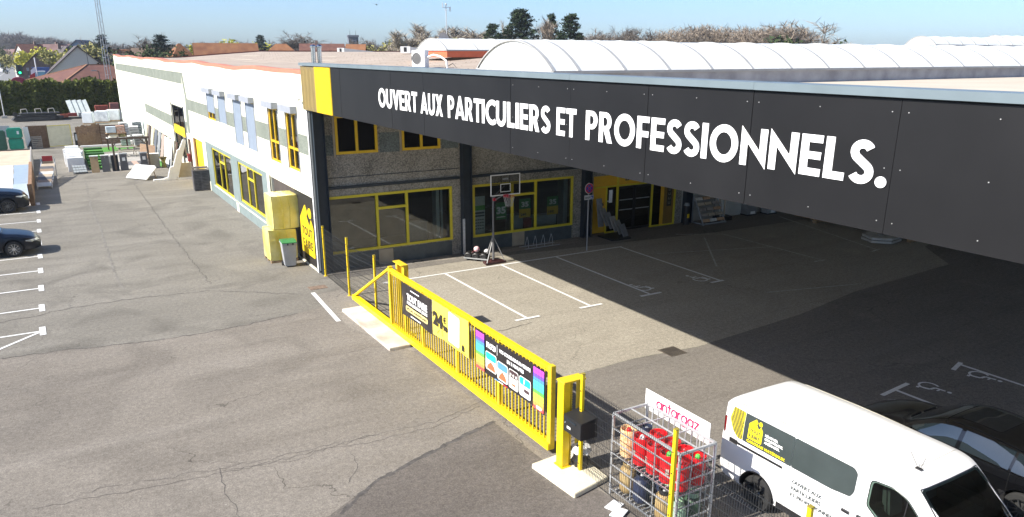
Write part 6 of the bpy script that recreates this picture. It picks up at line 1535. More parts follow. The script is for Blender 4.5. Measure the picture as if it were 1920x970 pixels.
t = mk('timber_pergola','slender dark timber pergola frame with braced corners around the picnic table','pergola',(-3.30,33.75,0)); WP = pm('pergola_wood',(.13,.095,.07),.8,var=.2)
for x in (-1.12,1.12): MB().box(x-.06,x+.06,-.06,.06,0,2.2).build('post', WP, t)
MB().box(-1.3,1.3,-.05,.05,2.2,2.34).build('beam', WP, t); MB().bar((-1.1,0,1.75),(-.7,0,2.2),.07,.06).build('brace', WP, t); MB().bar((1.1,0,1.75),(.7,0,2.2),.07,.06).build('brace', WP, t)
MB().bar((-.75,0,2.36),(-.6,.5,2.46),.05,.05).bar((.9,0,2.36),(1.0,.5,2.4),.05,.05).build('rafter_stub', WP, t)
t = mk('salmon_board','slanting salmon and pink slate board behind the right post of the pergola','panel',(-1.6,40.0,0)); MB().cbox((0,0,.55),(1.1,.05,1.3),rx=R(-40),ry=R(12)).build('board', pm('salmon_board',(.50,.33,.22),.8,var=.1,scale=3), t); MB().bar((0,.4,0),(0,.15,.7),.05,.05).build('prop', WOODT, t)
# leaning door and slab samples along the wall
cl = [((.42,.36,.28),'pale brown'),((.06,.04,.035),'near-black'),((.46,.42,.30),'sand coloured'),((.10,.11,.13),'charcoal'),((.22,.23,.24),'slate grey'),((.34,.26,.22),'brick-patterned')]
for i, (c, nm) in enumerate(cl):
    y = 49.0-i*2.15; t = mk('leaning_sample_panel', nm+' sample panel leaning on the long white wall among the far display panels', 'panel', (-.75,y,0)); MB().cbox((.12,0,1.02),(.06,1.5,2.05),ry=R(11)).build('panel', pm('lean_'+nm.replace(' ','_'),c,.7,var=.15,scale=5), t); MB().box(-.25,.1,-.7,.7,0,.06).build('foot_rail', GALV, t)
t = mk('white_door_stack','broad white door panels leaning side by side near the tall dark glazing','door',(-.85,35.0,0))
for i in range(4): MB().cbox((.15+.02*i,1.35-.85*i,1.0),(.05,.80,2.0),ry=R(9)).build('door_panel', WHT, t)
MB().box(-.2,.25,-1.9,1.9,0,.10).build('foot_rail', BLK, t)
t = mk('dark_doorset','dark brown door leaf with a pale frame leaning beside the white door panels','door',(-.70,31.9,0)); MB().cbox((.18,0,1.0),(.06,.9,2.0),ry=R(8)).build('door_leaf', WOODD, t); MB().cbox((.10,.55,1.02),(.06,.10,2.05),ry=R(8)).build('door_frame', pm('frame_sand',(.42,.38,.28),.6), t)
t = mk('red_hose_box','dark red hose box fixed to the wall by the yellow door','fire hose box',(-.12,28.6,0)); MB().box(-.12,.10,-.30,.30,1.0,1.5).build('box_body', pm('hose_red',(.22,.02,.02),.5), t, bevel=.01); MB().cyl((-.13,0,1.25),(-.14,0,1.25),.12,n=14).build('dial', pm('hose_dial',(.4,.35,.33),.5), t)
# ================================================================== BULK BAYS ON THE LEFT
BW = pm('bay_wood',(.26,.15,.08),.8,var=.25,scale=5)
t = mk('sand_bay','timber-sided display bay filled with pale sand and a row of speckled gravel samples','display bay',(-12.4,38.6,0))
MB().box(-3.2,2.75,-4.6,5.0,0,.78).build('sand_fill', pm('sand',(.52,.43,.32),.95,var=.12,scale=1.2,bump=.4), t); MB().box(2.76,2.84,-4.8,5.2,0,1.0).build('side_board', pm('grey_edge',(.35,.33,.31),.8), t); MB().box(-3.2,2.84,5.01,5.1,0,.86).build('back_board', pm('dark_edge',(.10,.09,.08),.8), t)
GRV = pebble('gravel_black_white',(.03,.03,.035),(.75,.75,.74),9,.6)
for x in (-1.55,-.05,1.45): MB().box(x-.68,x+.68,-6.3,-4.7,0,.72).build('gravel_bag', GRV, t, bevel=.05)
t = mk('slab_display','sloping rack of white, blue-grey and beige paving slab samples with a brown side post','display rack',(-12.3,28.2,0)); SB_ = [pm('slab_%d' % i, c, .6, var=.05) for i, c in enumerate(((.62,.58,.50),(.40,.48,.56),(.70,.71,.70),(.30,.38,.46),(.66,.63,.58)))]
rr = random.Random(11)
for row in range(3):
    for k in range(7):
        MB().cbox((-2.9+k*.85,-4.0+row*3.0,.42+row*.20),(.82,2.6,.06),rx=R(11)).build('slab_sample', rr.choice(SB_), t)
    MB().cbox((-.3,-5.45+row*3.0,.12+row*.2),(6.1,.08,.20)).build('rail', SLT, t)
MB().box(2.62,2.80,-6.6,5.2,0,1.05).build('side_post', BW, t); MB().box(2.6,2.82,-6.75,-6.6,0,1.2).build('end_post', BW, t)
t = mk('tile_step_rack','narrow stepped rack of coloured tile samples with a red header board','display rack',(-8.75,30.2,0),R(-4))
rr = random.Random(13)
for i in range(8):
    MB().cbox((rr.uniform(-.05,.05),-2.6+i*.62,.25+.09*i),(.78,.5,.05),rx=R(20),rz=R(rr.uniform(-8,8))).build('tile_sample', pm('tile_s%d' % (i%4),((.55,.54,.50),(.30,.22,.15),(.12,.12,.12),(.46,.38,.28))[i%4],.5), t)
MB().cbox((0,2.7,1.25),(.62,.05,.34)).build('header_board', pm('header_red',(.38,.03,.03),.5), t); MB().cbox((0,2.68,.85),(.60,.05,.44)).build('header_tan', pm('header_tan',(.36,.26,.17),.6), t)
for x in (-.40,.40): MB().bar((x,-2.9,.1),(x,2.9,1.0),.05,.05).bar((x,-2.7,0),(x,-2.7,.5),.05,.05).bar((x,2.7,0),(x,2.7,1.3),.05,.05).build('rack_side', GALV, t)
# plastic tanks, screens and gates across the yard
TEAL = pm('teal_plastic',(.012,.27,.17),.4); TEALD = pm('dark_green_plastic',(.03,.11,.07),.5)
t = mk('green_water_tank','bright teal ribbed water tank standing on end before the brown screens','water tank',(-10.75,51.9,0)); MB().box(-.55,.55,-.35,.35,.05,.95).build('lower_half', TEAL, t, bevel=.08); MB().box(-.58,.58,-.38,.38,1.0,1.87).build('upper_half', TEAL, t, bevel=.10); MB().box(.18,.34,-.39,-.381,1.35,1.62).build('label', WHT, t); MB().box(-.5,.5,-.3,.3,0,.05).box(-.5,.5,-.3,.3,.95,1.0).build('band', TEALD, t)
t = mk('dark_water_tank','dark green ribbed water tank left of the bright teal one','water tank',(-12.0,51.9,0)); MB().box(-.6,.55,-.35,.35,.03,1.7).build('tank_body', TEALD, t, bevel=.08); b = MB()
for k in range(5): b.box(-.62+.02,.57,-.37,.37,.25+k*.3,.32+k*.3)
b.build('ribs', TEAL if False else TEALD, t); MB().box(-.5,.5,-.3,.3,0,.03).build('base', BLK, t)
t = mk('white_board_screen','narrow white ribbed board leaning right of the teal tank','panel',(-9.85,52.05,0)); MB().cbox((0,0,.95),(.40,.06,1.9),ry=R(-3)).build('board', WHT, t); MB().cbox((.35,-.1,.45),(.55,.05,.9),ry=R(30)).build('dark_flap', BLK, t)
BRS = pm('brown_screen',(.13,.075,.04),.8,c2=(.21,.13,.08),scale=7)
t = mk('brown_screen_fence','plain brown garden screen between the white board and the yellow framed gate','fence panel',(-8.95,52.35,0)); MB().box(-.95,.62,-.04,.04,0,1.95).build('screen', BRS, t); MB().box(.63,.68,-.05,.05,0,2.0).build('edge_post', WOODD, t)
t = mk('slat_pallet','grey slatted pallet on edge leaning against the plain brown screen','pallet',(-9.2,51.85,0)); b = MB()
for k in range(7): b.box(-.40,.40,-.04,0,.04+k*.155,.14+k*.155)
b.build('slats', WG, t); MB().box(-.40,-.34,0,.06,0,1.1).build('bearer', WG, t); MB().box(.34,.40,0,.06,0,1.1).build('bearer', WG, t)
t = mk('yellow_mesh_gate','yellow tube framed gate filled with pale vertical bars in the yard fence','gate',(-7.4,52.7,0),R(18)); YW = pm('yellow_tube_weathered',(.55,.47,.10),.5)
MB().bar((-1.0,0,.05),(-1.0,0,1.9),.06,.06).bar((1.0,0,.05),(1.0,0,1.9),.06,.06).bar((-1,0,1.88),(1,0,1.88),.06,.06).bar((-1,0,.08),(1,0,.08),.06,.06).build('frame', YW, t); b = MB()
for k in range(26): b.box(-.94+k*.073,-.94+k*.073+.045,-.015,.015,.1,1.85)
b.build('gate_bars', pm('bars_pale',(.46,.46,.34),.5), t)
t = mk('black_gate_post','black post with silver fittings right of the yellow framed gate','post',(-6.15,52.6,0)); MB().box(-.10,.10,-.08,.08,0,1.2).build('post_body', BLK, t); MB().box(-.02,.12,-.11,-.081,.5,1.05).build('fitting', GALV, t)
BR2 = pm('stained_boards',(.16,.08,.04),.8,c2=(.28,.16,.08),scale=5)
t = mk('boarded_fence','row of stained brown upright boards of uneven height closing the yard','fence panel',(-5.1,52.6,0)); rr = random.Random(4); b = MB()
for k in range(22): b.box(-.98+k*.09,-.98+k*.09+.082,-.03+.01*(k%2),.03,0,1.70+rr.uniform(-.05,.10)+ .008*k)
b.build('boards', BR2, t); b = MB()
for k in range(22): b.box(-.98+k*.09+.01,-.98+k*.09+.06,-.08,-.04,0,1.0+rr.uniform(-.12,.2))
b.build('front_boards', pm('stained_boards_light',(.28,.15,.06),.8,c2=(.36,.22,.10),scale=5), t)
t = mk('horizontal_board_fence','dark brown fence of horizontal boards right of the uneven upright boards','fence panel',(-3.2,52.1,0)); b = MB()
for k in range(13): b.box(-.90,1.1,-.03,.03,.02+k*.137,.14+k*.137)
b.build('boards', pm('horizontal_boards',(.09,.045,.028),.8,c2=(.14,.075,.05),scale=5), t); MB().box(-.95,-.9,-.05,.05,0,1.85).build('end_post', WOODD, t); MB().box(1.1,1.15,-.05,.05,0,1.85).build('end_post', WOODD, t)
MBX = MB().box(-5.9,-2.3,51.3,51.7,0,.10); o = struct('white_kerb', MBX, WHT)
# pallets of goods in the open yard
t = mk('bag_shelf','display shelf carrying blue-white cartons above pale sacks, in front of the dark board fence','shelf',(-3.1,47.6,0))
MB().box(-.85,.75,-.5,.5,1.02,1.10).build('shelf_board', WHT, t); MB().box(-.80,-.05,-.3,.4,1.5,2.0).build('carton', pm('carton_blue',(.42,.52,.60),.6,c2=(.62,.66,.68),scale=5), t); MB().box(.0,.65,-.3,.4,1.45,2.05).build('carton', pm('carton_print',(.55,.46,.38),.6,c2=(.45,.18,.10),scale=9), t); MB().box(-.85,.75,-.4,.5,1.40,1.45).build('shelf_board', WOODT, t)
MB().lathe([(.40,0),(.42,.1),(.30,.28),(.02,.30)],(-.25,0,1.101),14).build('sack', pm('sack_cream',(.60,.56,.42),.8), t, smooth=True); MB().lathe([(.25,0),(.27,.1),(.18,.25),(.02,.27)],(.42,0,1.101),12).build('sack', pm('sack_olive',(.36,.33,.16),.8), t, smooth=True)
for x in (-.8,.7): MB().bar((x,-.4,0),(x,-.4,1.45),.06,.06).bar((x,.4,0),(x,.4,1.45),.06,.06).build('shelf_leg', WOODD, t)
rr = random.Random(21)
spots = [(-1.9,55.4,'grey concrete block pallet stack right of the bag shelf, leftmost of the grey stacks',1.6),(-1.15,54.2,'grey concrete block pallet stack in the middle of the grey stacks',1.3),(-.6,56.8,'tall grey concrete block pallet stack closest to the white wall',1.7),(-2.3,50.2,'low pallet of grey blocks right behind the pergola beam',.8),(-1.3,49.6,'low pallet of dark grey blocks beside the leaning sample panels',.9)]
for (x, y, lab, h) in spots:
    t = mk('block_pallet', lab, 'pallet', (x,y,0), R(rr.uniform(-6,6)), 'pallets of concrete blocks')
    b = MB(); n_ = int(h/.25)
    for k in range(n_): b.box(-.42+rr.uniform(-.05,.05),.42+rr.uniform(-.05,.05),-.5,.5,.12+k*.25,.12+k*.25+.20)
    b.build('block_layers', pm('block_grey_%d' % (spots.index((x,y,lab,h))%3), ((.42,.43,.44),(.30,.31,.32),(.20,.21,.22))[spots.index((x,y,lab,h))%3], .8, var=.2, scale=4), t); MB().box(-.45,.45,-.5,.5,0,.11).build('pallet_base', WOODT, t); MB().box(-.4,.4,-.45,.45,h+.06,h+.12).build('white_cover', WHT, t)
struct('white_slab_row', MB().box(-2.4,.0,51.8,52.5,0,.28), WHT)
for (x, y, w_, d_, h, lab) in ((-3.85,77.2,1.1,1.2,1.3,'white film-wrapped square pallet below the tilted sheet'),(-2.25,79.0,1.5,1.3,1.3,'wide translucent-wrapped grey pallet beneath the red bundle'),(-.9,80.6,1.5,1.4,1.3,'bulging white-wrapped pallet nearest the building end')):
    t = mk('wrapped_pallet', lab, 'wrapped pallet', (x,y,0), R(-15)); MB().box(-w_/2,w_/2,-d_/2,d_/2,.12,h).build('wrapped_load', pm('wrap_'+lab[:5].strip().replace(' ','_'),((.62,.64,.66) if 'square' in lab else (.36,.38,.42) if 'wide' in lab else (.55,.56,.58)),.4,c2=(.72,.74,.76),scale=2.5,detail=7), t, bevel=.06); MB().box(-w_/2,w_/2,-d_/2,d_/2,0,.10).build('pallet_base', WOODT, t); MB().box(-w_/2+.05,w_/2-.05,-d_/2+.05,d_/2-.05,h+.001,h+.06).build('white_top', WHT, t, bevel=.02)
t = mk('red_bundle','dark red strapped bundle of tiles behind the wide wrapped pallet','tile bundle',(-1.4,92.0,0)); MB().box(-.85,.75,-.5,.5,.3,1.25).build('tile_load', pm('tile_red',(.24,.04,.025),.7,c2=(.40,.10,.06),scale=3), t); MB().box(-.85,.75,-.5,.5,0,.3).build('pallet_base', WOODD, t)
t = mk('brick_pallet','pink brick pallet just left of the far end of the building','brick pallet',(.15,93.5,0)); b = MB()
for k in range(5): b.box(-.5,.6,-.5,.5,.12+k*.27,.12+k*.27+.24)
b.build('brick_layers', pm('brick_pink',(.38,.16,.13),.8,var=.2,scale=5), t); MB().box(-.5,.6,-.5,.5,0,.11).build('pallet_base', WOODT, t)
t = mk('tilted_sheet','large pale ribbed sheet tilted back against the dark hedge','roof sheet',(-4.1,92.8,0)); b = MB()
for k in range(4): b.cbox((-.95+.62*k,.3,.95),(.58,.04,2.5),rx=R(-38),ry=R(-12))
b.build('ribbed_sheet', pm('sheet_pale_green',(.50,.55,.52),.6), t); MB().bar((-1,.9,0),(-1,.7,1.5),.06,.06).bar((1,.9,0),(1,.7,1.5),.06,.06).build('frame_leg', GALV, t)
t = mk('steel_trailer_stack','long dark stack of steel trailer frames with raised pale hoops before the hedge','trailer',(-8.9,85.2,0),R(6)); DS = pm('trailer_dark',(.035,.035,.038),.6,var=.4,scale=3)
MB().prism([(-2.9,.2),(-2.2,.05),(2.2,.10),(2.7,.45),(1.8,.55),(-2.6,.50)],'y',-.8,.8).build('hull_frame', DS, t); MB().box(-2.6,1.9,-.8,.8,.60,.72).box(-2.0,2.3,-.7,.7,.85,.98).build('long_beam', DS, t)
for x in (-1.6,-.1,1.3): MB().tube([(x-.25,-.7,.98),(x-.25,-.7,1.45),(x+.35,-.7,1.5),(x+.45,-.7,.98)],.05,6).build('hoop', pm('hoop_pale',(.42,.40,.34),.6), t)
MB().cyl((-2.5,-.85,.9),(-2.5,-.7,.9),.25,n=14).cyl((1.9,-.86,.35),(1.9,-.80,.35),.25,n=14).build('wheel', RUB, t)
t = mk('rusty_machine','orange-red small machine with black and white fittings in the far yard','machine',(-5.5,86.5,0)); MB().cbox((-.6,0,.42),(.9,.6,.42)).build('machine_body', pm('machine_orange',(.48,.12,.05),.6,c2=(.20,.04,.03),scale=4), t, bevel=.03); MB().cbox((.35,0,.52),(1.0,.6,.40)).build('machine_body', pm('machine_red',(.26,.04,.03),.6), t, bevel=.03); MB().cbox((1.25,0,.4),(.5,.5,.6)).build('white_drum', GREYP, t); MB().box(-1.1,1.5,-.3,.3,0,.2).build('chassis', BLK, t); MB().cyl((-1.2,-.3,.28),(-1.2,.3,.28),.24,n=12).build('wheel', RUB, t)
t = mk('slim_flag_pole','slim pale pole rising from the yard at the left picture edge','pole',(-12.7,91.5,0)); MB().cyl((0,0,0),(0,0,9.5),.06,.04,n=8).build('pole_shaft', pm('pole_pale',(.55,.55,.55),.5), t); MB().box(-.3,.3,-.3,.3,0,.3).build('pole_foot', CONC, t)
t = mk('barrier_panel','pale grey panel and yellow bollard at the left edge behind the green tanks','barrier',(-12.3,62,0)); MB().box(-.9,.9,-.04,.04,.2,1.3).build('panel', pm('panel_pale',(.42,.44,.45),.6), t); MB().cyl((-.5,-.6,0),(-.5,-.6,1.0),.09,n=12).build('bollard', YEL, t); MB().bar((-.8,0,0),(-.8,0,1.3),.05,.05).bar((.8,0,0),(.8,0,1.3),.05,.05).build('panel_leg', GALV, t)
# ================================================================== VEGETATION
def foliage_mat(name, a, b_, scale=1.2, trans=0.0):
    if name in MATS: return MATS[name]
    m = bpy.data.materials.new(name); m.use_nodes = True; n = m.node_tree.nodes; L = m.node_tree.links; b = n['Principled BSDF']
    b.inputs['Roughness'].default_value = 0.8; b.inputs['Specular IOR Level'].default_value = 0.2
    g = n.new('ShaderNodeNewGeometry'); tc = n.new('ShaderNodeTexCoord'); nz = n.new('ShaderNodeTexNoise'); nz.inputs['Scale'].default_value = scale; L.new(tc.outputs['Object'], nz.inputs['Vector'])
    ad = n.new('ShaderNodeMath'); ad.operation = 'MULTIPLY_ADD'; L.new(g.outputs['Random Per Island'], ad.inputs[0]); ad.inputs[1].default_value = 0.6; L.new(nz.outputs[0], ad.inputs[2])
    r = n.new('ShaderNodeMapRange'); r.inputs[1].default_value = .3; r.inputs[2].default_value = 1.1; L.new(ad.outputs[0], r.inputs[0])
    x = n.new('ShaderNodeMix'); x.data_type = 'RGBA'; x.inputs[6].default_value = (*a, 1); x.inputs[7].default_value = (*b_, 1); L.new(r.outputs[0], x.inputs[0]); L.new(x.outputs[2], b.inputs['Base Color'])
    MATS[name] = m; return m
BARK = pm('bark', (.12,.10,.08), .9, var=.3, scale=4)
def rdir(r): 
    while True:
        v = Vector((r.uniform(-1,1), r.uniform(-1,1), r.uniform(-1,1)))
        if .1 < v.length < 1: return v.normalized()
def bare_tree(seed, H=10.0, spread=1.0, upright=.35, lv=4, first=.28, kids=(6,5,4,4)):
    """branch skeleton: returns (trunk mesh builder, twig builder)"""
    r = random.Random(seed); T, C = MB(), MB()
    def seg(mb, p, q, r0, r1, n=4): mb.cyl(p, q, r0, r1, n, 0, caps=False)
    def twig(p, d, L_):
        side = d.cross(rdir(r)).normalized()*L_*.024; q = p+d*L_; m_ = p.lerp(q, .5)+rdir(r)*L_*.06
        k = len(C.v); C.v += [tuple(p-side), tuple(p+side), tuple(m_+side), tuple(m_-side), tuple(q)]
        C.f += [(k,k+1,k+2,k+3),(k+3,k+2,k+4)]; C.m += [0,0]
    def grow(p, d, L_, rad, level):
        q = p+d*L_; mid = p.lerp(q, .5)+rdir(r)*L_*.05
        if level <= 1: seg(T, p, mid, rad, rad*.8); seg(T, mid, q, rad*.8, rad*.62)
        else: seg(C, p, q, rad, rad*.6, 3)
        if level >= lv-1:
            for k in range(kids[-1]+7):
                dd = (d*.7+rdir(r)*.75+Vector((0,0,upright*.6))).normalized(); twig(p.lerp(q, r.uniform(.2,1)), dd, L_*r.uniform(.4,.85))
            return
        for k in range(kids[level]):
            t = r.uniform(.35, 1.0) if level else r.uniform(.55, 1.0)
            dd = (d*(.55+upright)+rdir(r)*.75*spread+Vector((0,0,upright))).normalized()
            grow(p.lerp(q, t), dd, L_*r.uniform(.52,.78), rad*.55, level+1)
    T.cyl((0,0,-.3),(0,0,H*first),H*.022,H*.018,7,0,caps=False)
    grow(Vector((0,0,H*first*.9)), Vector((0,0,1)), H*.30, H*.012, 0)
    for k in range(4):
        a = r.uniform(0,6.28); dd = Vector((math.cos(a)*spread,math.sin(a)*spread,.6+upright)).normalized(); grow(Vector((0,0,H*first*r.uniform(.7,1.0))), dd, H*.25, H*.008, 1)
    zm = max(v[2] for v in C.v); s = H/zm
    for M_ in (T, C): M_.v = [(x*s,y*s,z*s) for x,y,z in M_.v]
    return T, C
def conifer(seed, H=10.0, w0=.30, top=.02, n=2600, base=.08, shaggy=.35, droop=-.15):
    r = random.Random(seed); T, C = MB(), MB(); T.cyl((0,0,-.3),(0,0,H*.96),H*.02,H*.004,7,0,caps=False)
    tiers = 26; nb = int(n/75); BR = []
    for k in range(nb):
        tr = ((k+.5)/nb)**1.15; az = k*2.4+r.gauss(0,.3); L_ = (H*w0*(1-tr)**.78+H*top)*(1-shaggy*r.random()*.9); BR.append((tr, az, L_))
        z = H*(base+(1-base)*tr); ex = Vector((math.cos(az)*L_, math.sin(az)*L_, z+(.18-.0)*L_+droop*L_)); T.bar((0,0,z), ex, H*.005, H*.005)
        for i in range(90):
            t = .15+.85*r.random()**.7; th = H*.021*(1.25-.6*t); p = Vector((0,0,z)).lerp(ex, t)+Vector((r.gauss(0,th),r.gauss(0,th),r.gauss(0,th*.6)))
            s = H*.0150*r.uniform(.6,1.4); d = rdir(r); e = d.cross(rdir(r)).normalized()
            q = len(C.v); C.v += [tuple(p-e*s*.5), tuple(p+e*s*.5), tuple(p+d*s*1.5)]; C.f.append((q,q+1,q+2)); C.m.append(0)
    return T, C
def leafy(seed, H=8.0, W=4.0, n=3000, leaf=.22, base=.25, blobs=14, droop=0):
    r = random.Random(seed); T, C = MB(), MB(); T.cyl((0,0,-.3),(0,0,H*.5),H*.03,H*.015,7,0,caps=False)
    B_ = [(Vector((r.gauss(0,W*.32), r.gauss(0,W*.32), H*(base+(1-base)*r.uniform(.2,.82)))), r.uniform(.16,.30)*W) for _ in range(blobs)]
    for c, rd in B_: T.bar((0,0,H*.3), c, H*.008, H*.008)
    for i in range(n):
        c, rd = B_[r.randrange(blobs)]; p = c+rdir(r)*rd*(r.random()**.4)*Vector((1,1,1)).x
        if droop: p.z -= droop*r.random()*H*.2
        s = leaf*r.uniform(.6,1.4); d = rdir(r); e = d.cross(rdir(r)).normalized(); q = len(C.v)
        C.v += [tuple(p-e*s*.5), tuple(p+e*s*.5), tuple(p+d*s)]; C.f.append((q,q+1,q+2)); C.m.append(0)
    return T, C
TW_G = foliage_mat('twigs_grey_brown', (.085,.07,.058), (.17,.145,.12)); TW_P = foliage_mat('twigs_pale', (.24,.20,.155), (.40,.35,.28)); TW_B = foliage_mat('twigs_warm_brown', (.15,.12,.095), (.33,.27,.21)); TW_F = foliage_mat('twigs_far_grey', (.085,.080,.078), (.15,.14,.135))
CN = foliage_mat('needles_dark', (.010,.022,.010), (.035,.055,.022)); CN2 = foliage_mat('needles_blue_green', (.012,.026,.022), (.035,.055,.045)); WIL = foliage_mat('willow_yellow_green', (.30,.30,.03), (.48,.46,.07)); OLV = foliage_mat('spring_olive', (.20,.19,.06), (.32,.30,.12))
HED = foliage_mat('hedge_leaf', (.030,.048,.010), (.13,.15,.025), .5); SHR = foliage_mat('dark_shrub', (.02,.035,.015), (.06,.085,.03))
protos = {}
def proto(key, maker, cm):
    T, C = maker(); me = []
    for nm, mb, mt in (('trunk',T,BARK),('crown',C,cm)):
        o = mb.build(nm, mt, None, fix=False); me.append(o.data); bpy.data.objects.remove(o)
    protos[key] = me
proto('bare1', lambda: bare_tree(1,10,1.0,.30,4,.22,(6,5,4,4)), TW_G); proto('bare2', lambda: bare_tree(2,10,1.25,.18,4,.22,(6,5,4,4)), TW_G); proto('bare3', lambda: bare_tree(3,10,.8,.5,4,.2,(6,5,4,4)), TW_B)
proto('poplar1', lambda: bare_tree(5,10,.42,.85,4,.16,(6,5,4,4)), TW_P); proto('poplar2', lambda: bare_tree(6,10,.5,.7,4,.16,(6,5,4,4)), TW_P); proto('far1', lambda: bare_tree(8,10,1.1,.25,3,.2,(8,6,5,5)), TW_F); proto('far2', lambda: bare_tree(9,10,1.2,.25,3,.2,(8,6,5,5)), TW_F)
proto('broad', lambda: bare_tree(12,10,1.35,.22,4,.20,(7,6,5,5)), TW_G); proto('broadb', lambda: bare_tree(14,10,1.2,.30,4,.16,(7,6,5,5)), TW_B)
proto('pine', lambda: conifer(1,10,.30,.05,8000,.10,.5,-.05), CN); proto('pine2', lambda: conifer(4,10,.24,.035,4600,.12,.7,.05), CN); proto('fir', lambda: conifer(3,10,.22,.03,4600,.04,.25,-.2), CN2)
proto('willow', lambda: leafy(1,7,8,7000,.42,.2,22,.8), WIL); proto('olive', lambda: leafy(2,7,6,4200,.34,.2,16,.2), OLV); proto('shrub', lambda: leafy(3,4,4.5,2400,.24,.05,16,0), SHR)
def tree(key, u, vtop, y, lab, group=None, wk=1.0, name=None):
    """tree standing at distance y whose top is seen at vtop"""
    top = YP(u, vtop, y); H = max(2.5, top.z); names = dict(pine='pine_tree',pine2='pine_tree',fir='fir_tree',willow='willow_tree',olive='budding_tree',shrub='shrub')
    t = thing(name or names.get(key, 'bare_tree'), lab, 'shrub' if key == 'shrub' else 'tree', (top.x, y, 0), random.uniform(0,6.28), group)
    zmax = max(v.co.z for v in protos[key][1].vertices); s = H/zmax
    wk = wk*1.25 if name is None and key in ('bare1','bare2','broad','broadb','bare3') else wk; t.scale = (s*wk, s*wk, s)
    for nm, me in zip(('trunk','crown'), protos[key]): o = bpy.data.objects.new(nm, me); col.objects.link(o); o.parent = t
    return t
# individually distinct trees
tree('broad',252,57,150,'tall dense bare tree on the skyline above the far end of the white wall',wk=1.2)
tree('fir',300,63,145,'dark green conifer just right of the tall dense bare tree',wk=1.6)
tree('shrub',283,82,140,'dark rounded shrub at the foot of the tall bare tree'); tree('bare1',277,70,160,'smaller bare tree filling the gap between the tall bare tree and the conifer')
tree('bare2',345,72,230,'grey bare tree rising behind the pointed red roof',wk=1.1); tree('bare1',322,76,220,'low bare tree left of the pointed red roof',wk=1.2)
tree('willow',440,71,210,'bright yellow-green willow above the red roof with the white gable',wk=1.15)
tree('fir',488,64,200,'narrow dark blue-green fir right of the yellow willow',wk=1.4)
tree('bare1',395,73,240,'grey bare tree left of the yellow willow',wk=1.3); tree('bare2',415,74,260,'low broad bare tree touching the left side of the willow',wk=1.2); tree('bare2',468,70,240,'grey bare tree between the willow and the fir',wk=1.0); tree('broad',515,71,250,'wide grey bare tree just right of the fir',wk=1.0); tree('bare1',545,76,260,'low bare tree above the wide red hipped roof',wk=1.1)
tree('broad',585,54,240,'large rounded bare tree directly behind the shiny flue pipes',wk=1.9); tree('bare2',563,68,250,'smaller bare tree at the left shoulder of the large rounded one')
tree('broad',655,66,230,'bare tree just left of the dark church tower',wk=.9); tree('broad',703,68,260,'wide low bare tree right of the church tower',wk=1.3); tree('bare2',682,71,270,'bare tree directly right of the church tower',wk=1.2); tree('bare1',725,70,260,'bare tree at the left edge of the pale poplar thicket',wk=1.3)
tree('olive',742,82,170,'low olive-coloured budding tree in front of the pale poplars',wk=1.3)
for i, (u, v, k) in enumerate(((752,52,'poplar1'),(768,60,'poplar2'),(790,39,'poplar1'),(806,56,'poplar2'),(820,46,'poplar1'),(834,58,'bare3'),(850,52,'poplar2'),(864,44,'poplar1'),(880,50,'bare3'),(898,46,'poplar2'))):
    tree(k,u,v,150+6*(i%3),'slender pale leafless tree in the thicket left of the dark pines','slender bare trees of the thicket',wk=2.6)
tree('olive',890,66,140,'yellowish budding bush-like tree left of the smallest pine',wk=1.1); tree('olive',765,72,160,'yellowish budding tree low in the left of the poplar thicket',wk=1.1)
tree('pine2',923,43,125,'smallest of the dark pines, leftmost above the white skylight',wk=1.5); tree('pine',975,14,125,'largest dark pine, broad and dense above the white skylight',wk=1.5); tree('pine2',938,62,122,'low ragged pine between the smallest and the largest pine',wk=1.3)
tree('poplar2',950,34,150,'pale leafless tree rising behind the gap between the two left pines',wk=1.0)
tree('bare3',1030,27,128,'brown twiggy tree between the largest pine and the open-branched pine',wk=1.15); tree('pine2',1035,24,135,'dark pine half hidden behind the brown twiggy tree',wk=.95); tree('pine2',1070,24,125,'open-branched dark pine, rightmost of the pines',wk=1.7); tree('pine2',1052,60,122,'low ragged pine foot left of the rightmost pine',wk=1.4); tree('pine2',1086,62,124,'low spreading conifer right of the rightmost pine',wk=1.5)
for i, (u, v) in enumerate(((1112,54),(1130,48),(1152,44),(1168,47),(1192,44),(1214,45),(1228,48))):
    tree(('bare1','broad','bare2')[i%3],u,v,118+7*(i%2),'grey bare tree in the left copse behind the white skylight','bare trees of the left copse',wk=1.1)
for i in range(21):
    u = 1255+i*11.6; v = (52,47,42,44,40,41,45,43,41,44,42,45,47,43,44,42,46,43,44,49,46)[i]
    tree(('broadb','bare3','broadb','bare2')[i%4],u,v,108+8*(i%3),'brown bare tree in the long right copse behind the white skylight','bare trees of the right copse',wk=1.15)
tree('broadb',1512,31,100,'tall wide-crowned bare tree at the right end of the copse',wk=1.6); tree('shrub',1470,66,98,'dark green ivy-like shrub low in the right copse',wk=1.4)
tree('bare1',1725,76,170,'tiny bare treetop far right above the skylight')
tree('fir',188,63,175,'dark tiered conifer right of the blue-roofed gable behind the antenna lattice',wk=1.4); tree('bare2',176,67,180,'fuzzy brown bare tree left of the tiered conifer',wk=1.2); tree('olive',165,78,170,'olive bushy tree below the blue-roofed gable',wk=1.2)
tree('willow',101,86,200,'yellow-green willow among the village roofs on the left',wk=1.0); tree('willow',90,92,196,'smaller yellow-green crown beside the village willow',wk=.9); tree('olive',58,92,235,'small olive tree beside the far road',wk=1.0)
tree('shrub',2,86,330,'dark evergreen tree at the left picture edge above the cars',wk=.45); tree('shrub',158,84,200,'dark green rounded crown in front of the blue-roofed gable',wk=1.0)
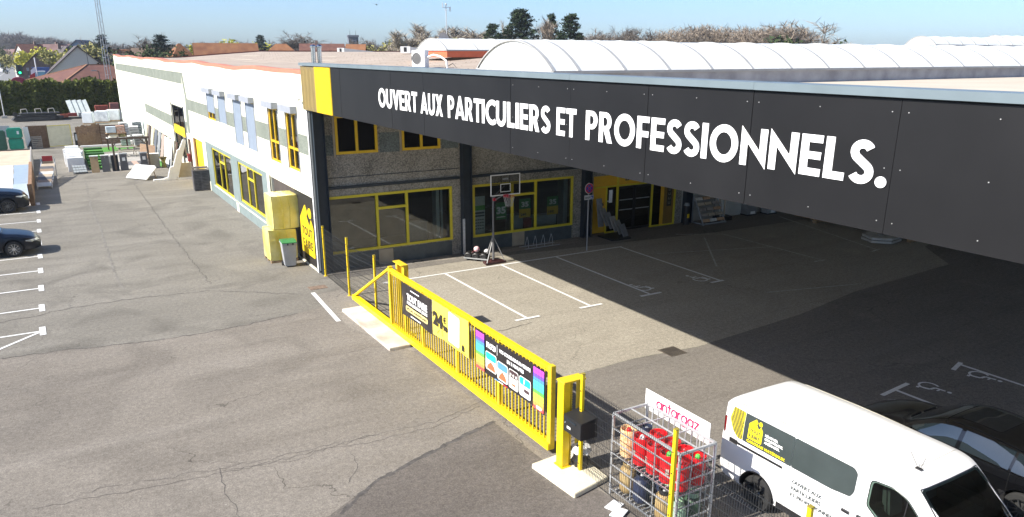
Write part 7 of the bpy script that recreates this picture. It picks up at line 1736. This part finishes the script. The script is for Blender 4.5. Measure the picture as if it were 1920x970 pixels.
for i, (u, v) in enumerate(((215,80),(228,84),(205,82))): tree('bare2',u,v,(200,220,240)[i],'bare tree between the antenna lattice and the far wall end','bare trees right of the lattice',wk=1.2)
# far woods that read as one mass
def wood(name, lab, items, mt, seed, group=None):
    T, C = MB(), MB(); r = random.Random(seed)
    bm = [('far1',protos['far1'][1]),('far2',protos['far2'][1])]; vs = {k: ([v.co.copy() for v in m_.vertices],[tuple(p.vertices) for p in m_.polygons]) for k, m_ in bm}
    for (x, y, H, wk) in items:
        k = r.choice(['far1','far2']); V0, F0 = vs[k]; zm = max(v.z for v in V0); s = H/zm; a = r.uniform(0,6.28); ca, sa = math.cos(a), math.sin(a); o = len(C.v)
        C.v += [((v.x*ca-v.y*sa)*s*wk+x, (v.x*sa+v.y*ca)*s*wk+y, v.z*s) for v in V0]; C.f += [tuple(o+i for i in f) for f in F0]; C.m += [0]*len(F0)
    o = C.build(name, mt, None, fix=False); tag(o, lab, 'wood', None, 'stuff'); return o
items = []; r = random.Random(77)
prof_ = [(-20,66),(0,62),(22,54),(45,63),(58,62),(72,65),(92,64),(112,70),(130,77),(150,80)]
for i in range(90):
    u = r.uniform(-20,150); y = r.uniform(590,700); top = lerp_tab(prof_, u)+r.uniform(0,9); p_ = YP(u, top, y); items.append((p_.x, y, p_.z, r.uniform(1.5,2.2)))
wood('far_wood','grey leafless wood on the rise behind the village at far left',items,TW_F,1)
items = []
for i in range(85):
    u = r.uniform(120,760); y = r.uniform(300,430); p_ = YP(u, r.uniform(76,85), y); items.append((p_.x, y, p_.z, r.uniform(1.3,2.0)))
wood('far_tree_line','low grey band of distant leafless trees along the horizon behind the roofs',items,TW_F,2)
items = []
for i in range(34):
    u = r.uniform(740,915); y = r.uniform(175,215); p_ = YP(u, r.uniform(64,80), y); items.append((p_.x, y, p_.z, r.uniform(1.0,1.5)))
wood('thicket_undergrowth','tangled brown undergrowth filling the poplar thicket',items,TW_B,3)
items = []
for i in range(46):
    u = r.uniform(1100,1500); y = r.uniform(125,150); p_ = YP(u, r.uniform(56,70), y); items.append((p_.x, y, p_.z, r.uniform(1.1,1.5)))
wood('copse_undergrowth','brown undergrowth filling the copse behind the long skylight',items,TW_B,4)
# hedge at the back of the yard
def hedge(name, lab, x0, x1, y0, y1, h, n, leaf, mt, seed):
    t = thing(name, lab, 'hedge', (x0, (y0+y1)/2, 0)); r = random.Random(seed); C = MB(); L_ = x1-x0; D_ = (y1-y0)/2
    top = lambda x: h*(1+.05*math.sin(x*1.1+seed)+.035*math.sin(x*2.7)+.02*math.sin(x*6.3))
    for i in range(n):
        x = r.uniform(0,L_); H = top(x)
        q = r.random()
        if q < .45: y = -D_+abs(r.gauss(0,.16))+.18*math.sin(x*2.2+r.random()); z = H*(r.random()**.8)
        elif q < .85: y = r.uniform(-D_,D_); z = H+r.gauss(0,.12)+.15*math.sin(x*3.1+y*2)
        else: y = D_-abs(r.gauss(0,.15)); z = H*r.random()
        s = leaf*r.uniform(.6,1.5); p = Vector((x,y,z)); d = rdir(r); e = d.cross(rdir(r)).normalized(); k = len(C.v)
        C.v += [tuple(p-e*s*.5), tuple(p+e*s*.5), tuple(p+d*s)]; C.f.append((k,k+1,k+2)); C.m.append(0)
    C.build('foliage', mt, t, fix=False); b = MB(); k = 0
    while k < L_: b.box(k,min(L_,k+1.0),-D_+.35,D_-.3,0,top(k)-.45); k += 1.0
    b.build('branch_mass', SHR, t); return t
hedge('evergreen_hedge','long tall dark evergreen hedge closing the yard, sunlit olive along its top',-19,1.2,96.0,98.8,4.0,17000,.34,HED,2)
hedge('clipped_hedge','low bright green clipped hedge beside the far road',-14.5,-9.8,150,151.2,2.2,1600,.35,foliage_mat('bright_hedge',(.05,.13,.02),(.12,.24,.05)),5)
# ================================================================== VILLAGE
TILR = pm('roof_red_tile', (.11,.045,.035), .85, c2=(.17,.075,.05), scale=.9, detail=10, bump=.4, bscale=8); TILO = pm('roof_orange_tile', (.17,.065,.03), .85, c2=(.27,.12,.05), scale=.6, detail=10, bump=.4, bscale=8); TILP = pm('roof_pink_tile', (.26,.15,.13), .85, c2=(.35,.22,.19), scale=.6); TILB = pm('roof_blue_slate', (.05,.065,.09), .6, c2=(.09,.11,.15), scale=.6); TILD = pm('roof_dark_brown', (.055,.045,.045), .8, c2=(.10,.085,.08), scale=.6); TILM = pm('roof_mossy', (.13,.075,.035), .9, c2=(.24,.15,.05), scale=.8, detail=10); TILG = pm('roof_light_blue', (.26,.31,.36), .5, var=.1)
WCR = pm('wall_cream_grey', (.58,.55,.44), .9, c2=(.64,.61,.51), scale=.5); WBR = pm('wall_brown_brick', (.16,.11,.09), .9, var=.2, scale=2); WWH = pm('wall_white_render', (.50,.49,.46), .9, var=.06); WGB = pm('wall_pale_blue_grey', (.36,.39,.42), .9, var=.08); WINP = pm('far_window', (.03,.035,.045), .2)
def house(name, lab, x, y, rz, W, D, eave, ridge, wm_, rm_, kind='gable', chim=0, win=2, cat='house', ridge_dir='x', skirt=0.0):
    """W along local x, D along local y; ridge along local x or y"""
    t = thing(name, lab, cat, (x,y,-skirt), rz); a, b_ = W/2, D/2; e = .35; eave += skirt; ridge += skirt
    wl = MB(); rf = MB()
    if kind == 'hip':
        wl.box(-a,a,-b_,b_,0,eave); q = min(a,b_)*.95; A_ = [(-a-e,-b_-e,eave-.05),(a+e,-b_-e,eave-.05),(a+e,b_+e,eave-.05),(-a-e,b_+e,eave-.05)]
        if W >= D: R1, R2 = (-a+q,0,ridge),(a-q,0,ridge)
        else: R1, R2 = (0,-b_+q,ridge),(0,b_-q,ridge)
        if W >= D: rf.poly([A_[0],A_[1],R2,R1]); rf.poly([A_[1],A_[2],R2]); rf.poly([A_[2],A_[3],R1,R2]); rf.poly([A_[3],A_[0],R1])
        else: rf.poly([A_[0],A_[1],R1]); rf.poly([A_[1],A_[2],R2,R1]); rf.poly([A_[2],A_[3],R2]); rf.poly([A_[3],A_[0],R1,R2])
        rf.poly(A_[::-1])
    elif ridge_dir == 'y':
        wl.prism([(-a,0),(a,0),(a,eave),(0,ridge-.1),(-a,eave)],'y',-b_,b_); sl = (ridge-eave)/a
        for s in (-1,1):
            P = [(s*(a+e), eave-e*sl),(0,ridge),(0,ridge+.16),(s*(a+e), eave-e*sl+.16)]; rf.prism(P,'y',-b_-e,b_+e)
    else:
        wl.prism([(-b_,0),(b_,0),(b_,eave),(0,ridge-.1),(-b_,eave)],'x',-a,a); sl = (ridge-eave)/b_
        for s in (-1,1):
            P = [(s*(b_+e), eave-e*sl),(0,ridge),(0,ridge+.16),(s*(b_+e), eave-e*sl+.16)]; rf.prism(P,'x',-a-e,a+e)
    wl.build('wall', wm_, t); rfo = rf.build('roof', rm_, t)
    for k in range(chim): MB().box(-.35+(k*2-.5)*a*.5,.35+(k*2-.5)*a*.5,-.3,.3,ridge-.6,ridge+.9).build('chimney', WBR, rfo)
    for k in range(win):
        xx = -a*.5+k*(a if win > 1 else 0); w_ = MB().box(xx-.5,xx+.5,-b_-.03,-b_,eave*.45,eave*.45+1.2).build('window', WHT, t); MB().box(xx-.42,xx+.42,-b_-.04,-b_-.031,eave*.45+.08,eave*.45+1.12).build('pane', WINP, w_)
    return t
hh = house('hipped_house','long low house with a wide dark red hipped tile roof right behind the hedge',1.5,135.5,R(20),20,17,3.0,5.9,WWH,TILR,'hip',0,3)
# pale ridge tiles of the nearest roof
b = MB(); a, b_, q, e = 10, 8.5, 8.5*.95, .35
for p, s in (((-a-e,-b_-e,2.98),(-a+q,0,5.93)),((-a-e,b_+e,2.98),(-a+q,0,5.93)),((-a+q,0,5.93),(a-q,0,5.93))): b.bar(p,s,.28,.16)
b.build('ridge_tiles', pm('ridge_orange',(.28,.14,.075),.8), hh); MB().box(-a-.45,a+.45,-b_-.5,-b_-.36,2.78,2.98).box(-a-.5,-a-.36,-b_-.36,b_+.5,2.78,2.98).build('gutter', WHT, hh)
house('gabled_house','big house with a broad plain grey-cream gable wall behind the red hipped roof',-.75,157,0,13.2,14,3.2,9.1,WCR,TILD,'gable',0,0,ridge_dir='y')
p = YP(190,112,158); house('barn','long dark barn roof with a rusty mossy patch right of the grey-cream gable',p.x+3.5,166,0,13,9,4.0,7.6,WBR,TILD,'gable',0,0)
p = YP(187,112,150); o = MB().prism([(-1.9,4.6),(1.7,4.6),(.9,6.6),(-2.6,6.6)],'y',0,.12).build('lean_to_roof', TILM, None, loc=(p.x,151,0)); tag(o,'mossy orange roof patch on the barn beside the grey-cream gable','roof'); MB().box(-1.7,1.6,.13,4,0,4.55).build('wall', WBR, o)
p = YP(157,76,220); house('blue_roof_house','tall gabled house with a blue slate roof on the left skyline',p.x,224,R(-18),9.5,12,7.2,p.z,WGB,TILB,'gable',0,1,ridge_dir='y')
p = YP(70,101,190); house('brown_gable_house','brown brick gabled house beside the far road with a dark carport opening',p.x,195,R(-3),8.6,10,3.6,p.z,WBR,TILD,'gable',0,0,ridge_dir='y'); q_ = YP(72,122,189.5); o = MB().box(-2.2,2.2,0,.1,0,2.4).build('carport', BLK, None, loc=(q_.x,189.6,0)); tag(o,'dark carport opening with pale beam on the brown gabled house','carport'); MB().box(-2.4,2.4,-.05,0,2.41,2.8).build('beam', WHT, o)
p = YP(100,103,200); house('light_blue_roof_house','low house with a light blue-grey roof beside the brown gabled house',p.x,206,R(-8),6.5,9,3.0,p.z,WGB,TILG,'gable',0,0,ridge_dir='y')
p = YP(76,84,260); house('pink_roof_house','house with a pinkish red roof and pale dormers left of the village willow',p.x,262,R(25),13,10,6.0,p.z,WWH,TILR,'gable',2,1)
p = YP(25,93,540); house('long_pink_house','long low white house with a brownish pink roof beyond the far road',p.x,545,R(5),34,14,5.5,p.z,WWH,TILP,'gable',1,4); p = YP(45,94,500); house('salmon_roof_house','small house with a bright salmon roof at the end of the road',p.x,505,R(70),16,12,5.0,p.z,WWH,TILP,'gable',0,0)
p = YP(120,88,210); house('dark_gable_house','small dark brown gabled house left of the big grey-cream gable',p.x,214,R(10),8,8,4.6,p.z,WBR,TILD,'gable',1,1,ridge_dir='y'); p = YP(128,84,240); house('white_chimney_house','pink-grey roofed house with a white chimney behind the grey-cream gable',p.x,245,0,12,8,4.5,p.z,WWH,TILP,'gable',1,0)
p = YP(208,88,200); house('slate_gable_house','beige gable with a dark blue slate roof at the foot of the lattice mast',p.x-1.5,204,R(8),8,12,4.2,p.z,WCR,TILB,'gable',1,0,ridge_dir='y'); p = YP(228,94,170); house('terracotta_roof_house','low house with a brownish terracotta roof at the far end of the white wall',p.x,176,0,9,9,3.8,p.z,WCR,TILO,'gable',0,0)
p = YP(345,81,128); house('pyramid_roof_house','steep pointed red-orange pyramid roof above the left roofline',p.x,134,R(12),8.6,8.6,4.0,p.z,WWH,TILO,'hip',0,0)
p = YP(310,92,140); house('brown_roof_house','long dull brown roof left of the pointed red roof',p.x,147,0,10,8,5.4,p.z,WBR,TILD if False else pm('roof_dull_brown',(.17,.12,.09),.9,c2=(.24,.17,.12),scale=.6),'gable',0,0)
p = YP(433,82,160); house('white_gable_house','house with a mottled red roof and a bright white gable below the yellow willow',p.x,166,R(-6),13.5,9,5.2,p.z,WWH,TILO,'gable',0,0)
p = YP(537,82,165); house('orange_hip_house','wide orange hipped roof left of the shiny flue pipes',p.x,170,R(-14),11,9,6.2,p.z,WWH,TILO,'hip',0,0); p = YP(522,84,162); 
p = YP(617,83,175); house('dark_red_roof_house','dark red roof with a white gable just right of the shiny flue pipes',p.x,181,R(-20),11,9,5.6,p.z,WWH,TILR,'gable',1,0)
p = YP(680,84,165); house('small_orange_gable_house','small orange roof corner between the church tower and the rooftop housing',p.x,170,R(-30),4.5,5,6.4,p.z,WBR,TILO,'gable',0,0); p = YP(700,93,160)
p = YP(666,66,300); t = thing('church_tower','square dark grey church tower with two thin spikes on the skyline','tower',(p.x,303,0),R(-12)); MB().box(-2.0,2.0,-2.0,2.0,0,p.z-.8).build('tower_shaft', pm('tower_stone',(.10,.11,.14),.9,c2=(.15,.16,.19),scale=.6), t); MB().box(-2.25,2.25,-2.25,2.25,p.z-.79,p.z).build('parapet', MATS['tower_stone'], t)
for s in (-1,1): MB().box(s*1.5-.35,s*1.5+.35,-2.3,-2.26,p.z-4,p.z-2).build('belfry_opening', BLK, t); MB().cyl((s*1.2,0,p.z),(s*1.2,0,p.z+2.2),.10,.03,n=6).build('spike', BLK, t)
# lattice mast behind the yard
p = GP(205,205); q_ = YP(208,175,112); t = thing('lattice_mast','slim three-sided grey lattice antenna mast rising out of the picture at the left','mast',(q_.x,112,0)); LG = pm('lattice_grey',(.28,.29,.31),.5,metal=.3)
w_ = lambda z: .80-.012*z
for i in range(3):
    a = 2.1*i+.4; MB().cyl((.58*w_(0)*math.cos(a),.58*w_(0)*math.sin(a),0),(.58*w_(32)*math.cos(a),.58*w_(32)*math.sin(a),32),.055,n=6).build('mast_leg', LG, t)
b = MB(); z = 0.8
while z < 31.5:
    P = [(.58*w_(z)*math.cos(2.1*i+.4),.58*w_(z)*math.sin(2.1*i+.4),z) for i in range(3)]; Q = [(.58*w_(z+1.3)*math.cos(2.1*i+.4),.58*w_(z+1.3)*math.sin(2.1*i+.4),z+1.3) for i in range(3)]
    for i in range(3): b.bar(P[i],P[(i+1)%3],.05,.05)
    b.bar(P[0],Q[1],.03,.03); z += 1.3
b.build('lattice_bracing', LG, t)
zz_ = YP(203,72,112).z; MB().bar((-1.0,0,zz_),(.9,0,zz_),.05,.05).bar((-.9,0,zz_-.3),(-.9,0,zz_+.4),.04,.04).bar((-.5,0,zz_-.2),(-.5,0,zz_+.3),.04,.04).build('aerial_arms', LG, t)
# street furniture on the left
def lamp(u, v, y, lab, arm=1):
    p = YP(u, v, y); t = thing('street_lamp', lab, 'street lamp', (p.x,y,0)); MB().cyl((0,0,0),(0,0,p.z),.08,.05,n=8).build('lamp_pole', DSTEEL, t); MB().bar((0,0,p.z),(-arm,0,p.z+.1),.07,.07).build('arm', DSTEEL, t); MB().cbox((-arm-.25,0,p.z+.1),(.75,.28,.14)).build('lamp_head', GREYP, t, bevel=.04)
lamp(185,134,104,'grey street lamp with a drooping head in front of the red hipped roof',.35); lamp(161,92,146,'thin dark lamp post standing against the grey-cream gable wall',.15)
p = YP(64,108,140); t = thing('flag_pole','white flagpole with a hanging red and white flag by the road','flag pole',(p.x,140,0)); MB().cyl((0,0,0),(0,0,p.z),.11,.08,n=8).build('pole', WHT, t); MB().prism([(-.12,p.z-1.6),(-.9,p.z-2.2),(-1.0,p.z-3.6),(-.3,p.z-3.3)],'y',-.04,.04).build('white_flag_part', WHT, t); MB().prism([(-.3,p.z-2.6),(-1.2,p.z-3.1),(-1.25,p.z-4.2),(-.4,p.z-4.1)],'y',-.10,-.05).build('red_flag_part', pm('flag_red2',(.42,.02,.03),.7), t)
p = YP(35,123,160); t = thing('traffic_light','traffic light with a dark backing plate showing green beside the far road','traffic light',(p.x,160,0)); MB().cyl((-.1,0,0),(-.1,0,p.z),.10,n=8).build('pole', pm('post_green',(.05,.12,.08),.6), t); MB().box(-.55,.55,-.03,.03,p.z-1.9,p.z+.1).build('backing_plate', pm('backing_dark_green',(.04,.07,.055),.6), t); MB().box(-.22,.22,-.28,-.031,p.z-1.7,p.z).build('signal_box', BLK, t)
gm = bpy.data.materials.new('green_signal'); gm.use_nodes = True; gb = gm.node_tree.nodes['Principled BSDF']; gb.inputs['Base Color'].default_value = (0,.3,.12,1); gb.inputs['Emission Color'].default_value = (.02,1,.35,1); gb.inputs['Emission Strength'].default_value = 3
MB().cyl((0,-.29,p.z-1.4),(0,-.33,p.z-1.4),.20,n=14).build('green_lens', gm, t)
p = GP(52,142); t = thing('sign_post','slim dark sign post right of the traffic light','post',(YP(52,130,150).x,150,0)); MB().cyl((0,0,0),(0,0,5.2),.07,n=6).build('post_shaft', DSTEEL, t); MB().box(-.2,.2,-.06,-.02,4.6,5.2).build('sign_plate', GREYP, t)
p = YP(73,135,150); o = MB().box(-1.0,1.0,-.7,.7,0,p.z).build('recycling_container', pm('container_pale_blue',(.22,.42,.50),.5), loc=(p.x,150.5,0), bevel=.05); tag(o,'pale blue recycling container beside the brown gabled house','container'); MB().box(-1.05,1.05,-.75,.75,p.z,p.z+.15).build('lid', WHT, o)
p = YP(74,128,158); o = MB().box(-1.5,1.5,-.8,.8,0,p.z).build('blue_container', pm('container_blue',(.06,.12,.34),.5), loc=(p.x+.2,159,0), bevel=.05); tag(o,'dark blue container behind the pale blue one','container'); MB().box(-1.55,1.55,-.85,.85,p.z,p.z+.15).build('lid', MATS['container_blue'], o)
p = YP(33,144,112); t = thing('red_awning','rounded dark red awning peeping over the left of the hedge','awning',(p.x,112,0)); b = MB(); n_ = 10
for i in range(n_):
    a0, a1 = math.pi*i/n_, math.pi*(i+1)/n_; b.poly([(-1.1*math.cos(a0),-1,p.z-1.0+.95*math.sin(a0)),(-1.1*math.cos(a1),-1,p.z-1.0+.95*math.sin(a1)),(-1.1*math.cos(a1),1,p.z-1.0+.95*math.sin(a1)),(-1.1*math.cos(a0),1,p.z-1.0+.95*math.sin(a0))])
b.poly([(-1.1*math.cos(math.pi*i/n_),-1,p.z-1.0+.95*math.sin(math.pi*i/n_)) for i in range(n_+1)])
b.build('canvas', pm('awning_red',(.30,.02,.05),.7), t, fix=False)
for x in (-1,1): MB().cyl((x,-.9,0),(x,-.9,p.z-1.0),.05,n=6).build('awning_post', WHT, t)
# simple distant cars with body, windows and wheels
def far_car(u, v, rz, paint, lab):
    g = GP(u, v); t = thing('distant_car', lab, 'car', (g.x,g.y,0), rz); L2, W2 = 2.15, .88
    pr = [(-L2,.35),(-L2+.05,.85),(-1.5,.95),(-1.0,1.42),(.35,1.45),(1.05,.98),(L2-.15,.82),(L2,.55),(L2-.05,.30)]
    MB().prism(pr,'y',-W2,W2).build('body', paint, t, bevel=.06)
    MB().prism([(-1.32,.98),(-.93,1.36),(.30,1.38),(.85,.99)],'y',-W2-.006,W2+.006).build('side_windows', GLC, t); MB().box(.45,.9,-.7,.7,1.02,1.30).build('windscreen', GLC, t)
    for x in (-1.35,1.35):
        for s in (-1,1): MB().cyl((x,s*.70,.32),(x,s*.90,.32),.32,n=14).build('wheel', RUB, t)
    return t
far_car(7,136,R(60),WHT,'white car driving on the far road at the left edge')
far_car(6,122,R(10),WHT,'small white car parked further up the far road'); far_car(14,120,R(20),P_NAVY,'dark car parked beside the white one up the far road'); far_car(22,112,R(80),WHT,'tiny pale car farthest up the far road'); far_car(10,126,R(12),P_NAVY,'dark car between the parked and the driving white cars')
t = thing('flying_bird','small dark bird gliding high in the sky','bird',tuple(CAM+ray(706,9).normalized()*60)); bm_ = MB(); bm_.poly([(-.35,0,.10),(0,-.06,0),(0,.08,0)]); bm_.poly([(.35,.02,.12),(0,.08,0),(0,-.06,0)]); bm_.ball((0,0,0),.05,5); bm_.build('bird_body', BLK, t, fix=False)

# ================================================================== AIR
hz_ = MB().box(-900,900,-900,900,-1.2,60).build('haze', pm('haze_tmp',(1,1,1)), None)
hm_ = bpy.data.materials.new('haze_air'); hm_.use_nodes = True; n_ = hm_.node_tree.nodes; n_.clear()
pv = n_.new('ShaderNodeVolumePrincipled'); pv.inputs['Color'].default_value = (0.90,0.94,1.0,1); pv.inputs['Density'].default_value = 0.0002; pv.inputs['Anisotropy'].default_value = 0.2
mo = n_.new('ShaderNodeOutputMaterial'); hm_.node_tree.links.new(pv.outputs[0], mo.inputs['Volume'])
hz_.data.materials.clear(); hz_.data.materials.append(hm_); hz_['kind'] = 'stuff'
